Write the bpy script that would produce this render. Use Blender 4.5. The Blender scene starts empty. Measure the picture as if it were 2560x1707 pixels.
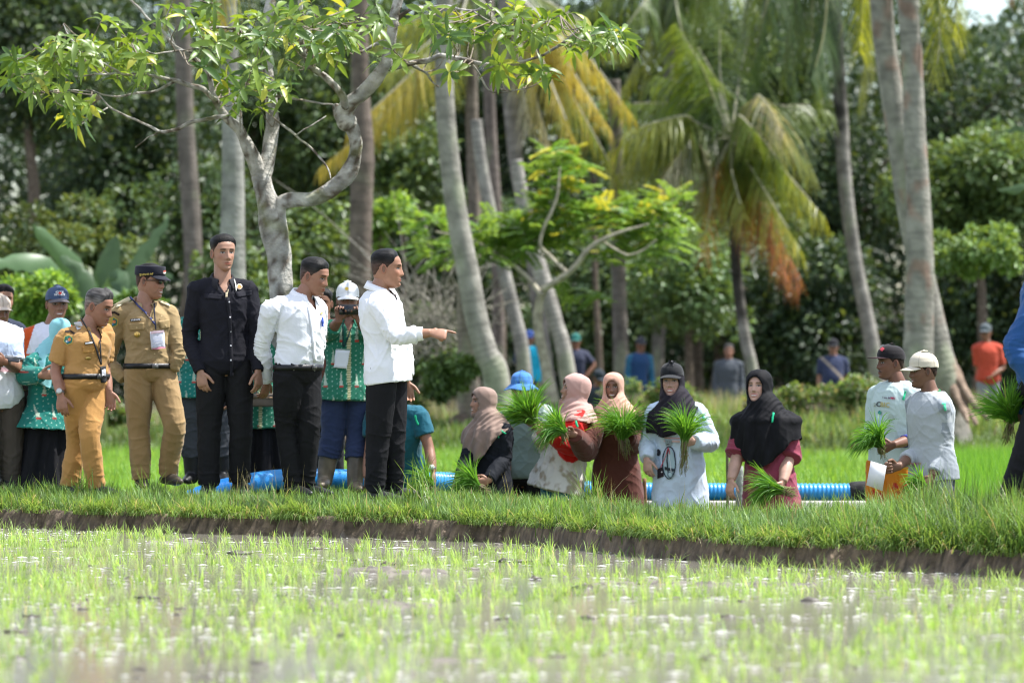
import bpy, math, random
import numpy as np
from mathutils import Vector, Matrix
from mathutils.bvhtree import BVHTree

# ---------------------------------------------------------------- camera, sky, sun, exposure
FPX = 10667.0; HY = 921.0; CZ = 0.89          # focal length and horizon row of the photograph, camera height
scene = bpy.context.scene
COL = scene.collection
cam_d = bpy.data.cameras.new("camera"); cam = bpy.data.objects.new("camera", cam_d); COL.objects.link(cam)
cam.location = (0, 0, CZ); cam.rotation_euler = (math.radians(90), 0, 0)
cam_d.sensor_width = 36; cam_d.lens = 150.0; cam_d.shift_y = 67.5/2560
cam_d.clip_start = 0.5; cam_d.clip_end = 3000
cam_d.dof.use_dof = True; cam_d.dof.focus_distance = 27.5; cam_d.dof.aperture_fstop = 3.1
scene.camera = cam
SUN_AZ = math.radians(78)      # measured from +Y (into the picture) towards +X
SUN_EL = math.radians(60)
world = bpy.data.worlds.new("World"); scene.world = world; world.use_nodes = True
wn = world.node_tree; bg = wn.nodes["Background"]
sky = wn.nodes.new("ShaderNodeTexSky"); sky.sky_type = 'NISHITA'; sky.sun_disc = False
sky.sun_elevation = SUN_EL; sky.sun_rotation = SUN_AZ; sky.air_density = 1.0; sky.dust_density = 1.0; sky.ozone_density = 1.0
tcw = wn.nodes.new("ShaderNodeTexCoord"); cn = wn.nodes.new("ShaderNodeTexNoise"); cn.inputs["Scale"].default_value = 2.2; cn.inputs["Detail"].default_value = 8
wn.links.new(tcw.outputs["Generated"], cn.inputs["Vector"]); cr = wn.nodes.new("ShaderNodeMapRange"); cr.inputs[1].default_value = .42; cr.inputs[2].default_value = .62; wn.links.new(cn.outputs[0], cr.inputs[0])
cm = wn.nodes.new("ShaderNodeMix"); cm.data_type = 'RGBA'; wn.links.new(cr.outputs[0], cm.inputs[0]); wn.links.new(sky.outputs[0], cm.inputs[6]); cm.inputs[7].default_value = (5.0, 5.2, 5.8, 1)   # white clouds
wn.links.new(cm.outputs[2], bg.inputs[0]); bg.inputs[1].default_value = 0.15
sun_d = bpy.data.lights.new("sun", 'SUN'); sun_d.energy = 5.0; sun_d.angle = math.radians(0.5); sun_d.color = (1, .975, .93)
sun = bpy.data.objects.new("sun", sun_d); COL.objects.link(sun)
sdir = Vector((math.sin(SUN_AZ)*math.cos(SUN_EL), math.cos(SUN_AZ)*math.cos(SUN_EL), math.sin(SUN_EL)))
sun.rotation_euler = sdir.to_track_quat('Z', 'Y').to_euler(); sun.location = (10, 20, 30)
scene.view_settings.view_transform = 'Standard'; scene.view_settings.look = 'None'
scene.view_settings.exposure = 0.88; scene.view_settings.gamma = 1.0
scene.render.engine = 'CYCLES'
scene.cycles.max_bounces = 8; scene.cycles.transparent_max_bounces = 8; scene.cycles.diffuse_bounces = 4
scene.cycles.glossy_bounces = 3; scene.cycles.transmission_bounces = 4
scene.cycles.caustics_reflective = False; scene.cycles.caustics_refractive = False
scene.cycles.sample_clamp_indirect = 6.0
scene.cycles.use_denoising = True; scene.cycles.filter_width = 1.1

rng = np.random.default_rng(7); random.seed(7)

# ---------------------------------------------------------------- helpers
def W(px, py, d):
    "a point of the photograph (2560 px wide) at a real distance d from the camera"
    return np.array([(px-1280)/FPX*d, d, CZ-(py-HY)/FPX*d], float)

def lin(c):
    "sRGB 0-255 triple to linear"
    o = []
    for v in c:
        v = v/255.0
        o.append(v/12.92 if v <= .04045 else ((v+.055)/1.055)**2.4)
    return tuple(o)

def nrm(v):
    v = np.asarray(v, float); n = np.linalg.norm(v, axis=-1, keepdims=True); return v/np.maximum(n, 1e-9)

_perm = np.random.default_rng(3).permutation(256); _perm = np.concatenate([_perm, _perm, _perm])
_grad = nrm(np.random.default_rng(4).normal(size=(256, 3)))
def perlin(p):
    "gradient noise, p (n,3), about -0.7..0.7"
    p = np.asarray(p, float); i = np.floor(p).astype(int); f = p-i; i = i & 255
    u = f*f*f*(f*(f*6-15)+10); out = 0
    for dx in (0, 1):
        for dy in (0, 1):
            for dz in (0, 1):
                h = _perm[_perm[_perm[i[:, 0]+dx]+i[:, 1]+dy]+i[:, 2]+dz]
                g = _grad[h]; d = f-np.array([dx, dy, dz])
                w = (u[:, 0] if dx else 1-u[:, 0])*(u[:, 1] if dy else 1-u[:, 1])*(u[:, 2] if dz else 1-u[:, 2])
                out = out+w*(g*d).sum(1)
    return out
def ridge(p):
    return 1-np.minimum(1, np.abs(perlin(p))*3.2)
def P3(x, y, z=0.0):
    x = np.asarray(x, float); return np.stack([x, np.broadcast_to(y, x.shape), np.broadcast_to(z, x.shape)], 1)
def sm(a, b, x):
    t = np.clip((x-a)/(b-a), 0, 1); return t*t*(3-2*t)

def tag(o, label=None, cat=None, group=None, kind=None):
    if label: o["label"] = label
    if cat: o["category"] = cat
    if group: o["group"] = group
    if kind: o["kind"] = kind
    return o

def make_mesh(name, V, F, col=None, smooth=True):
    "V (n,3); F an (m,k) array or a list of index lists; col (n,3) linear colours"
    me = bpy.data.meshes.new(name)
    V = np.asarray(V, np.float32)
    if isinstance(F, np.ndarray):
        k = F.shape[1]; m = len(F)
        me.vertices.add(len(V)); me.vertices.foreach_set("co", V.ravel())
        me.loops.add(m*k); me.loops.foreach_set("vertex_index", F.astype(np.int32).ravel())
        me.polygons.add(m); me.polygons.foreach_set("loop_start", np.arange(0, m*k, k, dtype=np.int32))
        me.polygons.foreach_set("loop_total", np.full(m, k, dtype=np.int32))
    else:
        ln = np.array([len(f) for f in F], np.int32); st = np.concatenate([[0], np.cumsum(ln)[:-1]]).astype(np.int32)
        idx = np.array([i for f in F for i in f], np.int32)
        me.vertices.add(len(V)); me.vertices.foreach_set("co", V.ravel())
        me.loops.add(len(idx)); me.loops.foreach_set("vertex_index", idx)
        me.polygons.add(len(F)); me.polygons.foreach_set("loop_start", st); me.polygons.foreach_set("loop_total", ln)
    me.update(calc_edges=True)
    if smooth: me.polygons.foreach_set("use_smooth", np.ones(len(me.polygons), bool))
    if col is not None:
        a = me.color_attributes.new("Col", 'FLOAT_COLOR', 'POINT')
        c = np.ones((len(V), 4), np.float32); c[:, :3] = col; a.data.foreach_set("color", c.ravel())
    return me

def link(name, me, mat, parent=None, loc=None):
    o = bpy.data.objects.new(name, me); COL.objects.link(o)
    for m in (mat if isinstance(mat, (list, tuple)) else [mat]):
        if m is not None: me.materials.append(m)
    if parent is not None: o.parent = parent
    if loc is not None: o.location = loc
    return o
def empty(name, loc):
    o = bpy.data.objects.new(name, None); COL.objects.link(o); o.location = tuple(loc); o.empty_display_size = .2; return o

class Geo:
    "collects pieces (vertices, faces, colours) into one mesh"
    def __init__(s): s.V = []; s.F = []; s.C = []; s.n = 0
    def add(s, V, F, col=(1, 1, 1)):
        V = np.asarray(V, float)
        s.V.append(V); s.F.extend([[int(i)+s.n for i in f] for f in F]) if not isinstance(F, np.ndarray) else s.F.extend((F+s.n).tolist())
        c = np.asarray(col, float); s.C.append(np.broadcast_to(c, (len(V), 3))); s.n += len(V)
        return s
    def arr(s): return np.concatenate(s.V), s.F, np.concatenate(s.C)
    def mesh(s, name, smooth=True, org=(0, 0, 0)):
        V, F, C = s.arr(); return make_mesh(name, V-np.asarray(org), F, C, smooth)

def frame(d, up=(0, 0, 1)):
    d = nrm(d); u = np.cross(up, d)
    if np.linalg.norm(u) < 1e-4: u = np.cross((0, 1, 0), d)
    u = nrm(u); v = np.cross(d, u); return u, v
def catmull(P, n):
    "smooth resample of control rows P (k,m) to n rows"
    P = np.asarray(P, float); k = len(P)
    if k < 3: t = np.linspace(0, 1, n)[:, None]; return P[0]*(1-t)+P[-1]*t
    Q = np.concatenate([[2*P[0]-P[1]], P, [2*P[-1]-P[-2]]]); t = np.linspace(0, k-1, n); i = np.minimum(t.astype(int), k-2); f = (t-i)[:, None]
    a, b, c, d = Q[i], Q[i+1], Q[i+2], Q[i+3]
    return .5*((2*b)+(-a+c)*f+(2*a-5*b+4*c-d)*f*f+(-a+3*b-3*c+d)*f**3)
def rings(C, U, Vv, ru, rv, m=20, pw=2.0):
    "closed loft: ring centres C (n,3), axes U,Vv (n,3), radii; superellipse power"
    n = len(C); a = np.linspace(0, 2*np.pi, m, endpoint=False)
    ca, sa = np.cos(a), np.sin(a); ca = np.sign(ca)*np.abs(ca)**(2/pw); sa = np.sign(sa)*np.abs(sa)**(2/pw)
    ru = np.broadcast_to(ru, (n,)); rv = np.broadcast_to(rv, (n,))
    P = C[:, None]+U[:, None]*(ru[:, None]*ca)[..., None]+Vv[:, None]*(rv[:, None]*sa)[..., None]
    V = np.concatenate([P.reshape(-1, 3), C[:1], C[-1:]])
    F = []
    for i in range(n-1):
        for j in range(m):
            k = (j+1) % m; F.append([i*m+j, i*m+k, (i+1)*m+k, (i+1)*m+j])
    for j in range(m):
        k = (j+1) % m; F.append([n*m, k, j]); F.append([n*m+1, (n-1)*m+j, (n-1)*m+k])
    return V, F
def tube(P, r, m=12, n=None, flat=1.0, up=(0, 0, 1), rnd=True):
    "tapered round tube through points P with radii r, rounded ends"
    P = np.asarray(P, float); r = np.broadcast_to(np.asarray(r, float), (len(P),))
    n = n or max(len(P)*4, 6); Q = catmull(np.column_stack([P, r]), n); C = Q[:, :3]; R = np.maximum(Q[:, 3], 1e-4)
    T = nrm(np.gradient(C, axis=0)); u, _ = frame(T[0], up); U = []
    for t in T:
        u = nrm(u-t*np.dot(u, t)); U.append(u)
    U = np.array(U); Vv = np.cross(T, U)
    if rnd:
        for s, e in ((0, -1), (-1, 1)):
            ks = (.35, .75, .95); ex = [C[s]+e*T[s]*R[s]*k for k in ks]; rr = [R[s]*math.sqrt(1-k*k) for k in ks]
            if e < 0: C = np.concatenate([ex[::-1], C]); R = np.concatenate([rr[::-1], R]); U = np.concatenate([[U[0]]*3, U]); Vv = np.concatenate([[Vv[0]]*3, Vv]); T = np.concatenate([[T[0]]*3, T])
            else: C = np.concatenate([C, ex]); R = np.concatenate([R, rr]); U = np.concatenate([U, [U[-1]]*3]); Vv = np.concatenate([Vv, [Vv[-1]]*3]); T = np.concatenate([T, [T[-1]]*3])
    return rings(C, U, Vv, R, R*flat, m)
def box(c, s, R=None):
    s = np.asarray(s, float)/2; V = np.array([[x, y, z] for x in (-1, 1) for y in (-1, 1) for z in (-1, 1)])*s
    if R is not None: V = V@np.asarray(R).T
    return V+np.asarray(c), [[0, 1, 3, 2], [4, 6, 7, 5], [0, 4, 5, 1], [2, 3, 7, 6], [0, 2, 6, 4], [1, 5, 7, 3]]
def ball(c, r, R=None, m=14):
    t = np.linspace(0, np.pi, m); z = np.cos(t); s = np.maximum(np.sin(t), .02); n = m
    a = np.linspace(0, 2*np.pi, 2*m, endpoint=False)
    P = np.stack([s[:, None]*np.cos(a), s[:, None]*np.sin(a), np.broadcast_to(z[:, None], (n, 2*m))], -1).reshape(-1, 3)
    P = P*np.asarray(r, float); k = 2*m
    F = [[i*k+j, (i+1)*k+j, (i+1)*k+(j+1) % k, i*k+(j+1) % k] for i in range(n-1) for j in range(k)]+[list(range(k)), list(range((n-1)*k, n*k))[::-1]]
    if R is not None: P = P@np.asarray(R).T
    return P+np.asarray(c), F

# ---------------------------------------------------------------- materials
def mat(name, base=None, rough=.8, trans=0.0, spec=.3, bump=0.0, bscale=40, bdetail=4, noise=None, metallic=0.0, attr=True, sheen=0.0, tcol=None, sss=0, bump2=None):
    m = bpy.data.materials.new(name); m.use_nodes = True; nt = m.node_tree; N = nt.nodes; L = nt.links
    b = N["Principled BSDF"]; b.inputs["Roughness"].default_value = rough; b.inputs["Specular IOR Level"].default_value = spec
    b.inputs["Metallic"].default_value = metallic
    if sheen: b.inputs["Sheen Weight"].default_value = sheen
    if sss: b.inputs["Subsurface Weight"].default_value = sss; b.inputs["Subsurface Radius"].default_value = (.012, .005, .003); b.inputs["Subsurface Scale"].default_value = 1.0
    if attr:
        a = N.new("ShaderNodeAttribute"); a.attribute_name = "Col"; c = a.outputs["Color"]
        if base is not None:
            x = N.new("ShaderNodeMix"); x.data_type = 'RGBA'; x.blend_type = 'MULTIPLY'; x.inputs[0].default_value = 1
            L.new(c, x.inputs[6]); x.inputs[7].default_value = (*base, 1); c = x.outputs[2]
    else:
        r = N.new("ShaderNodeRGB"); r.outputs[0].default_value = (*base, 1); c = r.outputs[0]
    if noise:                                     # noise = (scale, amount)
        tc = N.new("ShaderNodeTexCoord"); nz = N.new("ShaderNodeTexNoise"); nz.inputs["Scale"].default_value = noise[0]; nz.inputs["Detail"].default_value = 5
        L.new(tc.outputs["Object"], nz.inputs["Vector"])
        mr = N.new("ShaderNodeMapRange"); mr.inputs[1].default_value = .3; mr.inputs[2].default_value = .7; mr.inputs[3].default_value = 1-noise[1]; mr.inputs[4].default_value = 1+noise[1]*.6
        L.new(nz.outputs[0], mr.inputs[0])
        x = N.new("ShaderNodeMix"); x.data_type = 'RGBA'; x.blend_type = 'MULTIPLY'; x.inputs[0].default_value = 1
        L.new(c, x.inputs[6]); L.new(mr.outputs[0], x.inputs[7]); c = x.outputs[2]
    L.new(c, b.inputs["Base Color"])
    if bump:
        tc = N.new("ShaderNodeTexCoord"); nz = N.new("ShaderNodeTexNoise"); nz.inputs["Scale"].default_value = bscale; nz.inputs["Detail"].default_value = bdetail
        L.new(tc.outputs["Object"], nz.inputs["Vector"]); bp = N.new("ShaderNodeBump"); bp.inputs["Distance"].default_value = bump; bp.inputs["Strength"].default_value = 1
        L.new(nz.outputs[0], bp.inputs["Height"]); L.new(bp.outputs[0], b.inputs["Normal"])
    if trans:
        t = N.new("ShaderNodeBsdfTranslucent"); ms = N.new("ShaderNodeMixShader"); ms.inputs[0].default_value = trans
        x = N.new("ShaderNodeMix"); x.data_type = 'RGBA'; x.blend_type = 'MULTIPLY'; x.inputs[0].default_value = 1
        L.new(c, x.inputs[6]); x.inputs[7].default_value = (*(tcol or (1.9, 1.5, .6)), 1)
        x.clamp_result = False
        L.new(x.outputs[2], t.inputs[0]); L.new(b.outputs[0], ms.inputs[1]); L.new(t.outputs[0], ms.inputs[2])
        L.new(ms.outputs[0], N["Material Output"].inputs[0])
    return m

M_GRASS = mat("grass_blades", rough=.5, trans=.38, spec=.4, tcol=(1.6, 1.4, .8))
M_RICE = mat("rice_blades", rough=.45, trans=.45, spec=.4, tcol=(1.6, 1.4, .75))
M_LEAF = mat("leaf", rough=.40, trans=.40, spec=.5, tcol=(1.6, 1.4, .65))
M_LEAFD = mat("dark_leaf", rough=.45, trans=.25, spec=.45)
M_BARK = mat("bark", rough=.95, spec=.1, noise=(9, .45), bump=.02, bscale=30)
M_WOOD = mat("weathered_wood", rough=.9, spec=.15, noise=(14, .3), bump=.006, bscale=50)
M_PALMBARK = mat("palm_bark", rough=.9, spec=.15, noise=(5, .35), bump=.012, bscale=22)
M_PIPE = mat("blue_plastic", rough=.35, spec=.5)
M_CONC = mat("concrete", base=(.5, .48, .44), attr=False, rough=.9, noise=(6, .3), bump=.004, bscale=60)

# ---------------------------------------------------------------- terrain
_ex = np.array([-40, -12, -3.5, -1.67, 0, .875, 1.445, 2.32, 2.66, 6, 12, 40.]); _ey = np.array([50, 35.5, 29.2, 27.9, 26.7, 24.5, 23.6, 22.7, 22.2, 18.5, 13, -10.])
def edge(x):
    x = np.asarray(x, float)
    return np.interp(x, _ex, _ey)+.10*perlin(P3(x*1.7, 3.3))+.07*perlin(P3(x*6, 1.3))
def backe(x):
    x = np.asarray(x, float); e = np.interp(x, _ex, _ey)
    k = sm(-1.35, -.75, x); return (1-k)*33.9+k*np.minimum(e+2.5, 33.0)
def terr(x, y):
    x = np.asarray(x, float); y = np.asarray(y, float)
    e = edge(x); t = y-e; b = np.maximum(backe(x), np.where(x < -1.35, e+.8, 0))
    n1 = perlin(P3(x*1.3, y*1.3, .5)); n2 = perlin(P3(x*7, y*7, 2.5)); n3 = perlin(P3(x*22, y*11, 4.5))
    paddy = -.245+.03*n1+.05*np.maximum(0, n2)+.022*n3+.05*sm(.25, .5, perlin(P3(x*.7, y*1.6, 70+0*x)))
    top = -.075+.035*sm(.1, .8, t)+.015*n1+.01*n2-.09*sm(1.5, 3.2, t)*sm(-.6, -1.4, x)
    z = paddy+(top-paddy)*sm(-.02, .12, t+.06*n3+.04*n2+.05*perlin(P3(x*9, y*9, 30+0*x)))
    ditch = -.64+.03*n2
    z = z+(ditch-z)*sm(0, .35, y-b)*sm(-1.3, -.8, x)*(x < 30)
    lows = -.12+.03*n1
    z = np.where(x < -.8, z+(lows-z)*sm(32.6, 33.6, y)*sm(-1.0, -1.3, x), z)
    ledge = -.20+.01*n2
    z = z+(ledge-z)*sm(34.25, 34.32, y)
    field = -.33+.03*n1
    z = z+(field-z)*sm(36.2, 37.6, y)
    right = sm(-6, 2.5, x)
    bund = (-.05+.17*right)+.14*perlin(P3(x*.35, y*.2, 7))+.06*n1
    z = z+(bund-z)*sm(54, 60, y+1.5*perlin(P3(x*.4, 1.)))
    floor_ = .05+.12*n1*.5
    z = z+(floor_-z)*sm(64, 70, y)
    z = z+sm(110, 400, y)*6
    return z

def grid_mesh(name, xs, ys, fn, m, colfn):
    X, Y = np.meshgrid(xs, ys); x = X.ravel(); y = Y.ravel(); z = fn(x, y)
    V = np.column_stack([x, y, z]); nx = len(xs); ny = len(ys)
    i = (np.arange(ny-1)[:, None]*nx+np.arange(nx-1)[None]).ravel(); F = np.column_stack([i, i+1, i+nx+1, i+nx])
    return link(name, make_mesh(name, V, F, colfn(x, y, z)), m)

def ground_col(x, y, z):
    e = edge(x); t = y-e; c = np.zeros((len(x), 3))
    n = perlin(P3(x*3, y*3, 9)); n4 = perlin(P3(x*15, y*15, 4))
    mud = np.array([.17, .15, .125]); dirt = np.array([.125, .092, .062]); soil = np.array([.075, .085, .03]); far = np.array([.09, .14, .035]); litter = np.array([.07, .06, .035])
    k = sm(-.05, .02, t)[:, None]; kz = sm(-.19, -.15, z)[:, None]*sm(-.25, -.12, t)[:, None]; k = np.maximum(k, kz); c[:] = mud*(1-k)+dirt*k
    k = sm(.15, .3, t)[:, None]; c = c*(1-k)+soil*k
    k = sm(36, 38, y)[:, None]; c = c*(1-k)+far*k
    k = (sm(62, 70, y+5*n))[:, None]; c = c*(1-k)+litter*k
    nf = perlin(P3(x*14, y*30, 3))+.6*perlin(P3(x*40, y*60, 8)); face = sm(-.02, .03, t)*sm(.3, .2, t); return np.maximum(c*np.clip(1+.5*n+.5*n4+1.3*nf*face, .25, 2)[:, None], .01)
xs = np.concatenate([np.linspace(-400, -14, 14)[:-1], np.linspace(-14, -4.6, 50)[:-1], np.linspace(-4.6, 4.0, 480)[:-1], np.linspace(4.0, 14, 60)[:-1], np.linspace(14, 400, 14)])
ys = np.concatenate([np.linspace(-60, 12, 8)[:-1], np.linspace(12, 21.5, 150)[:-1], np.linspace(21.5, 30.2, 520)[:-1], np.linspace(30.2, 38, 170)[:-1], np.linspace(38, 80, 110)[:-1], np.linspace(80, 1500, 25)])
M_GROUND = mat("soil", rough=.75, spec=.35, noise=(18, .45), bump=.02, bscale=26, bdetail=6)
tag(grid_mesh("ground", xs, ys, terr, M_GROUND, ground_col), kind="structure")

# water: shallow, muddy, rippled by wind
M_WATER = bpy.data.materials.new("paddy_water"); M_WATER.use_nodes = True
nt = M_WATER.node_tree; N = nt.nodes; L = nt.links; b = N["Principled BSDF"]
b.inputs["Base Color"].default_value = (.25, .235, .19, 1); b.inputs["Roughness"].default_value = .035; b.inputs["IOR"].default_value = 1.33
tc = N.new("ShaderNodeTexCoord"); mp = N.new("ShaderNodeMapping"); mp.inputs["Scale"].default_value = (1, .55, 1)
nz = N.new("ShaderNodeTexNoise"); nz.inputs["Scale"].default_value = 20; nz.inputs["Detail"].default_value = 5; nz.inputs["Roughness"].default_value = .6
bp = N.new("ShaderNodeBump"); bp.inputs["Distance"].default_value = .0022; bp.inputs["Strength"].default_value = 1
L.new(tc.outputs["Object"], mp.inputs[0]); L.new(mp.outputs[0], nz.inputs["Vector"]); L.new(nz.outputs[0], bp.inputs["Height"]); L.new(bp.outputs[0], b.inputs["Normal"])
def water_z(x, y): return np.full(len(x), -.2)+.0015*perlin(P3(x*9, y*5))
wx = np.concatenate([np.linspace(-40, -5, 8)[:-1], np.linspace(-5, 5, 120)[:-1], np.linspace(5, 40, 8)])
def water_mesh():
    T = np.linspace(0, 1, 160); X = np.repeat(wx[None], len(T), 0); E = np.interp(X, _ex, _ey)+.25
    Y = -50+(E+50)*T[:, None]**.35; x = X.ravel(); y = Y.ravel()
    nx = len(wx); i = (np.arange(len(T)-1)[:, None]*nx+np.arange(nx-1)[None]).ravel()
    return make_mesh("water", np.column_stack([x, y, water_z(x, y)]), np.column_stack([i, i+1, i+nx+1, i+nx]))
tag(link("water", water_mesh(), M_WATER), kind="structure")

# ---------------------------------------------------------------- blades of grass
def blades(x, y, z, h, w, lean, az, col, seg=4, tipcol=None, face=None):
    "vectorised bent blades: root (x,y,z), length h, width w, lean angle at the tip, azimuth of the lean"
    n = len(x); s = np.linspace(0, 1, seg+1); th = lean[:, None]*(s[None]**.8)
    ds = (h/seg)[:, None]; dx = np.sin(th)*ds; dz = np.cos(th)*ds
    r = np.concatenate([np.zeros((n, 1)), np.cumsum(dx[:, 1:], 1)], 1); q = np.concatenate([np.zeros((n, 1)), np.cumsum(dz[:, 1:], 1)], 1)
    fa = az+np.pi/2 if face is None else face
    wid = (w[:, None]*np.array([.7, 1, .85, .55, .05] if seg == 4 else [.8, .9, .5, .05][:seg+1]))*.5
    cx = x[:, None]+r*np.cos(az)[:, None]; cy = y[:, None]+r*np.sin(az)[:, None]; cz = z[:, None]+q
    ox = wid*np.cos(fa)[:, None]; oy = wid*np.sin(fa)[:, None]
    A = np.stack([cx-ox, cy-oy, cz], -1); B = np.stack([cx+ox, cy+oy, cz], -1)
    V = np.stack([A, B], 2).reshape(n, -1, 3); k = 2*(seg+1)
    base = (np.arange(n)*k)[:, None]; qd = np.array([[2*i, 2*i+1, 2*i+3, 2*i+2] for i in range(seg)]).reshape(-1)
    F = (base+qd[None]).reshape(-1, 4)
    C = np.repeat(col[:, None], k, 1)
    if tipcol is not None:
        f = np.repeat(s, 2)[None, :, None]; C = C*(1-f)+tipcol[:, None]*f
    return V.reshape(-1, 3), F, C.reshape(-1, 3)
def vcol(n, a, b, c=None, pc=0.0):
    t = rng.random((n, 1)); C = np.array(a)*(1-t)+np.array(b)*t
    if c is not None: k = rng.random(n) < pc; C[k] = np.array(c)*(.8+.4*rng.random((k.sum(), 1)))
    return C*(.8+.4*rng.random((n, 1)))
def join(parts):
    V = np.concatenate([p[0] for p in parts]); C = np.concatenate([p[2] for p in parts]); o = 0; Fs = []
    for p in parts: Fs.append(p[1]+o); o += len(p[0])
    return V, np.concatenate(Fs), C

# bank grass
def bank_grass():
    parts = []
    n = 190000; x = rng.uniform(-5.6, 5.6, n); u = rng.random(n)**1.15; e = edge(x); b = np.where(x < -1.1, 33.8, backe(x)+.35); y = e+.13+u*(b-e-.1)
    cl = perlin(P3(x*2.2, y*1.4, 3)); cl2 = perlin(P3(x*6, y*6, 8))
    keep = (rng.random(n) < np.clip(.85+.9*cl2+.5*cl, .15, 1)); x, y, e, cl, cl2 = x[keep], y[keep], e[keep], cl[keep], cl2[keep]; n = len(x)
    z = terr(x, y)-.005; t = y-e
    h = (.035+.095*rng.random(n)**1.3)*(1+.7*cl+.8*cl2)*(1+.5*sm(1.2, 1.9, x)+1.0*sm(1.95, 2.5, x))*(1-.35*sm(1, 2, t)*sm(-.6, -1.4, x)); front = np.exp(-t/.18)
    h = h*(1+(.6+1.5*np.clip(perlin(P3(x*4, 60)), -.2, .6))*front)
    ang = rng.uniform(0, 2*np.pi, n); f = rng.random(n) < front*.85; ang[f] = -np.pi/2+rng.normal(0, .6, f.sum())
    ang = np.where(rng.random(n) < .6, 3.0*perlin(P3(x*2.5, y*2.5, 50+0*x))*3.14, ang); lean = np.abs(rng.normal(1.0, .55, n)); lean[f] = rng.uniform(1.1, 2.6, f.sum())
    col = vcol(n, (.085, .19, .045), (.21, .33, .09), (.34, .30, .16), .04); col *= (1+.5*cl+.5*cl2)[:, None]; dk = (rng.random(n) < .22); col[dk] *= .45
    parts.append(blades(x, y, z, h, .0035+.003*rng.random(n), lean, ang, col))
    # long blades hanging over the earth face
    n = 33000; x = rng.uniform(-5.6, 5.6, n); cl = perlin(P3(x*3.1, 77))+.6*perlin(P3(x*9, 87)); ok = rng.random(n) < np.clip(.35+2.4*cl, .03, 1); x, cl = x[ok], cl[ok]; n = len(x); y = edge(x)+.05+.22*rng.random(n)
    parts.append(blades(x, y, np.maximum(terr(x, y), -.09)-.005, (.07+.11*rng.random(n))*(1+.8*np.clip(cl, -.3, 1)), .004+.003*rng.random(n), rng.uniform(1.0, 2.7, n), -np.pi/2+rng.normal(0, .75, n), vcol(n, (.10, .20, .045), (.26, .38, .10), (.40, .35, .2), .08)))
    # coarser, taller tufts
    m = 720; tx = rng.uniform(-4, 4, m); te = edge(tx); tt = te+.15+rng.random(m)**1.3*(np.where(tx < -1.1, 33, backe(tx))-te)
    spots = [(930, 1243, 28.6, .30), (950, 1243, 28.7, .36), (1015, 1243, 28.3, .33), (1050, 1240, 28.2, .40), (1075, 1250, 28.0, .36), (370, 1235, 30.3, .3), (200, 1235, 30.2, .25), (215, 1235, 30., .3), (1480, 1255, 27.4, .36), (1505, 1255, 27.3, .34), (1470, 1258, 27.4, .3), (1900, 1262, 26.2, .3), (2100, 1270, 26, .36), (2060, 1268, 26, .3),
             (2380, 1290, 24.6, .42), (2350, 1290, 24.8, .36), (2310, 1290, 24.5, .36), (2420, 1295, 24.2, .34), (2260, 1285, 25, .32), (2200, 1280, 25, .28), (2460, 1300, 24, .34), (2535, 1390, 22.9, .34), (2550, 1360, 23, .36), (2500, 1360, 23.1, .3), (2010, 1265, 26.5, .26), (860, 1236, 29.5, .22), (120, 1236, 30, .22), (1690, 1262, 26.4, .2), (1230, 1245, 28.3, .2)]
    tx = np.concatenate([tx, [(s[0]-1280)/FPX*s[2] for s in spots]]); tt = np.concatenate([tt, [s[2] for s in spots]])
    th = np.concatenate([.08+.11*rng.random(m)**1.5, [s[3] for s in spots]]); th[:m] *= 1+1.2*sm(1.7, 2.5, tx[:m])
    k = 26; X = np.repeat(tx, k)+rng.normal(0, .035, len(tx)*k); Y = np.repeat(tt, k)+rng.normal(0, .035, len(tx)*k); n = len(X)
    Z = terr(X, Y)-.005; H = np.repeat(th, k)*(.55+.5*rng.random(n))
    parts.append(blades(X, Y, Z, H, .005+.005*rng.random(n), np.abs(rng.normal(.75, .4, n)), np.repeat(rng.uniform(0, 2*np.pi, len(tx)), k)+rng.normal(0, 1.0, n), vcol(n, (.09, .19, .04), (.21, .33, .08), (.35, .3, .16), .04)*np.repeat(rng.uniform(.6, 1.25, len(tx)), k)[:, None]))
    # seed heads on thin stalks
    n = 120; sx = np.concatenate([rng.uniform(-3.6, 3.6, 60), (rng.choice([620, 650, 690, 600, 1495, 1260, 560, 2080], 60)+rng.normal(0, 14, 60)-1280)/FPX*28.5]); sy = edge(sx)+.3+rng.random(n)*1.8
    parts.append(blades(sx, sy, terr(sx, sy), .16+.14*rng.random(n), np.full(n, .003), np.abs(rng.normal(.3, .2, n)), rng.uniform(0, 6.28, n), vcol(n, (.3, .3, .12), (.42, .36, .2))))
    V, F, C = join(parts); return make_mesh("grass", V, F, C)
g = link("grass", bank_grass(), M_GRASS); tag(g, "short bright green grass covering the top of the earth bank and hanging over its edge", "grass", kind="stuff")

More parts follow.
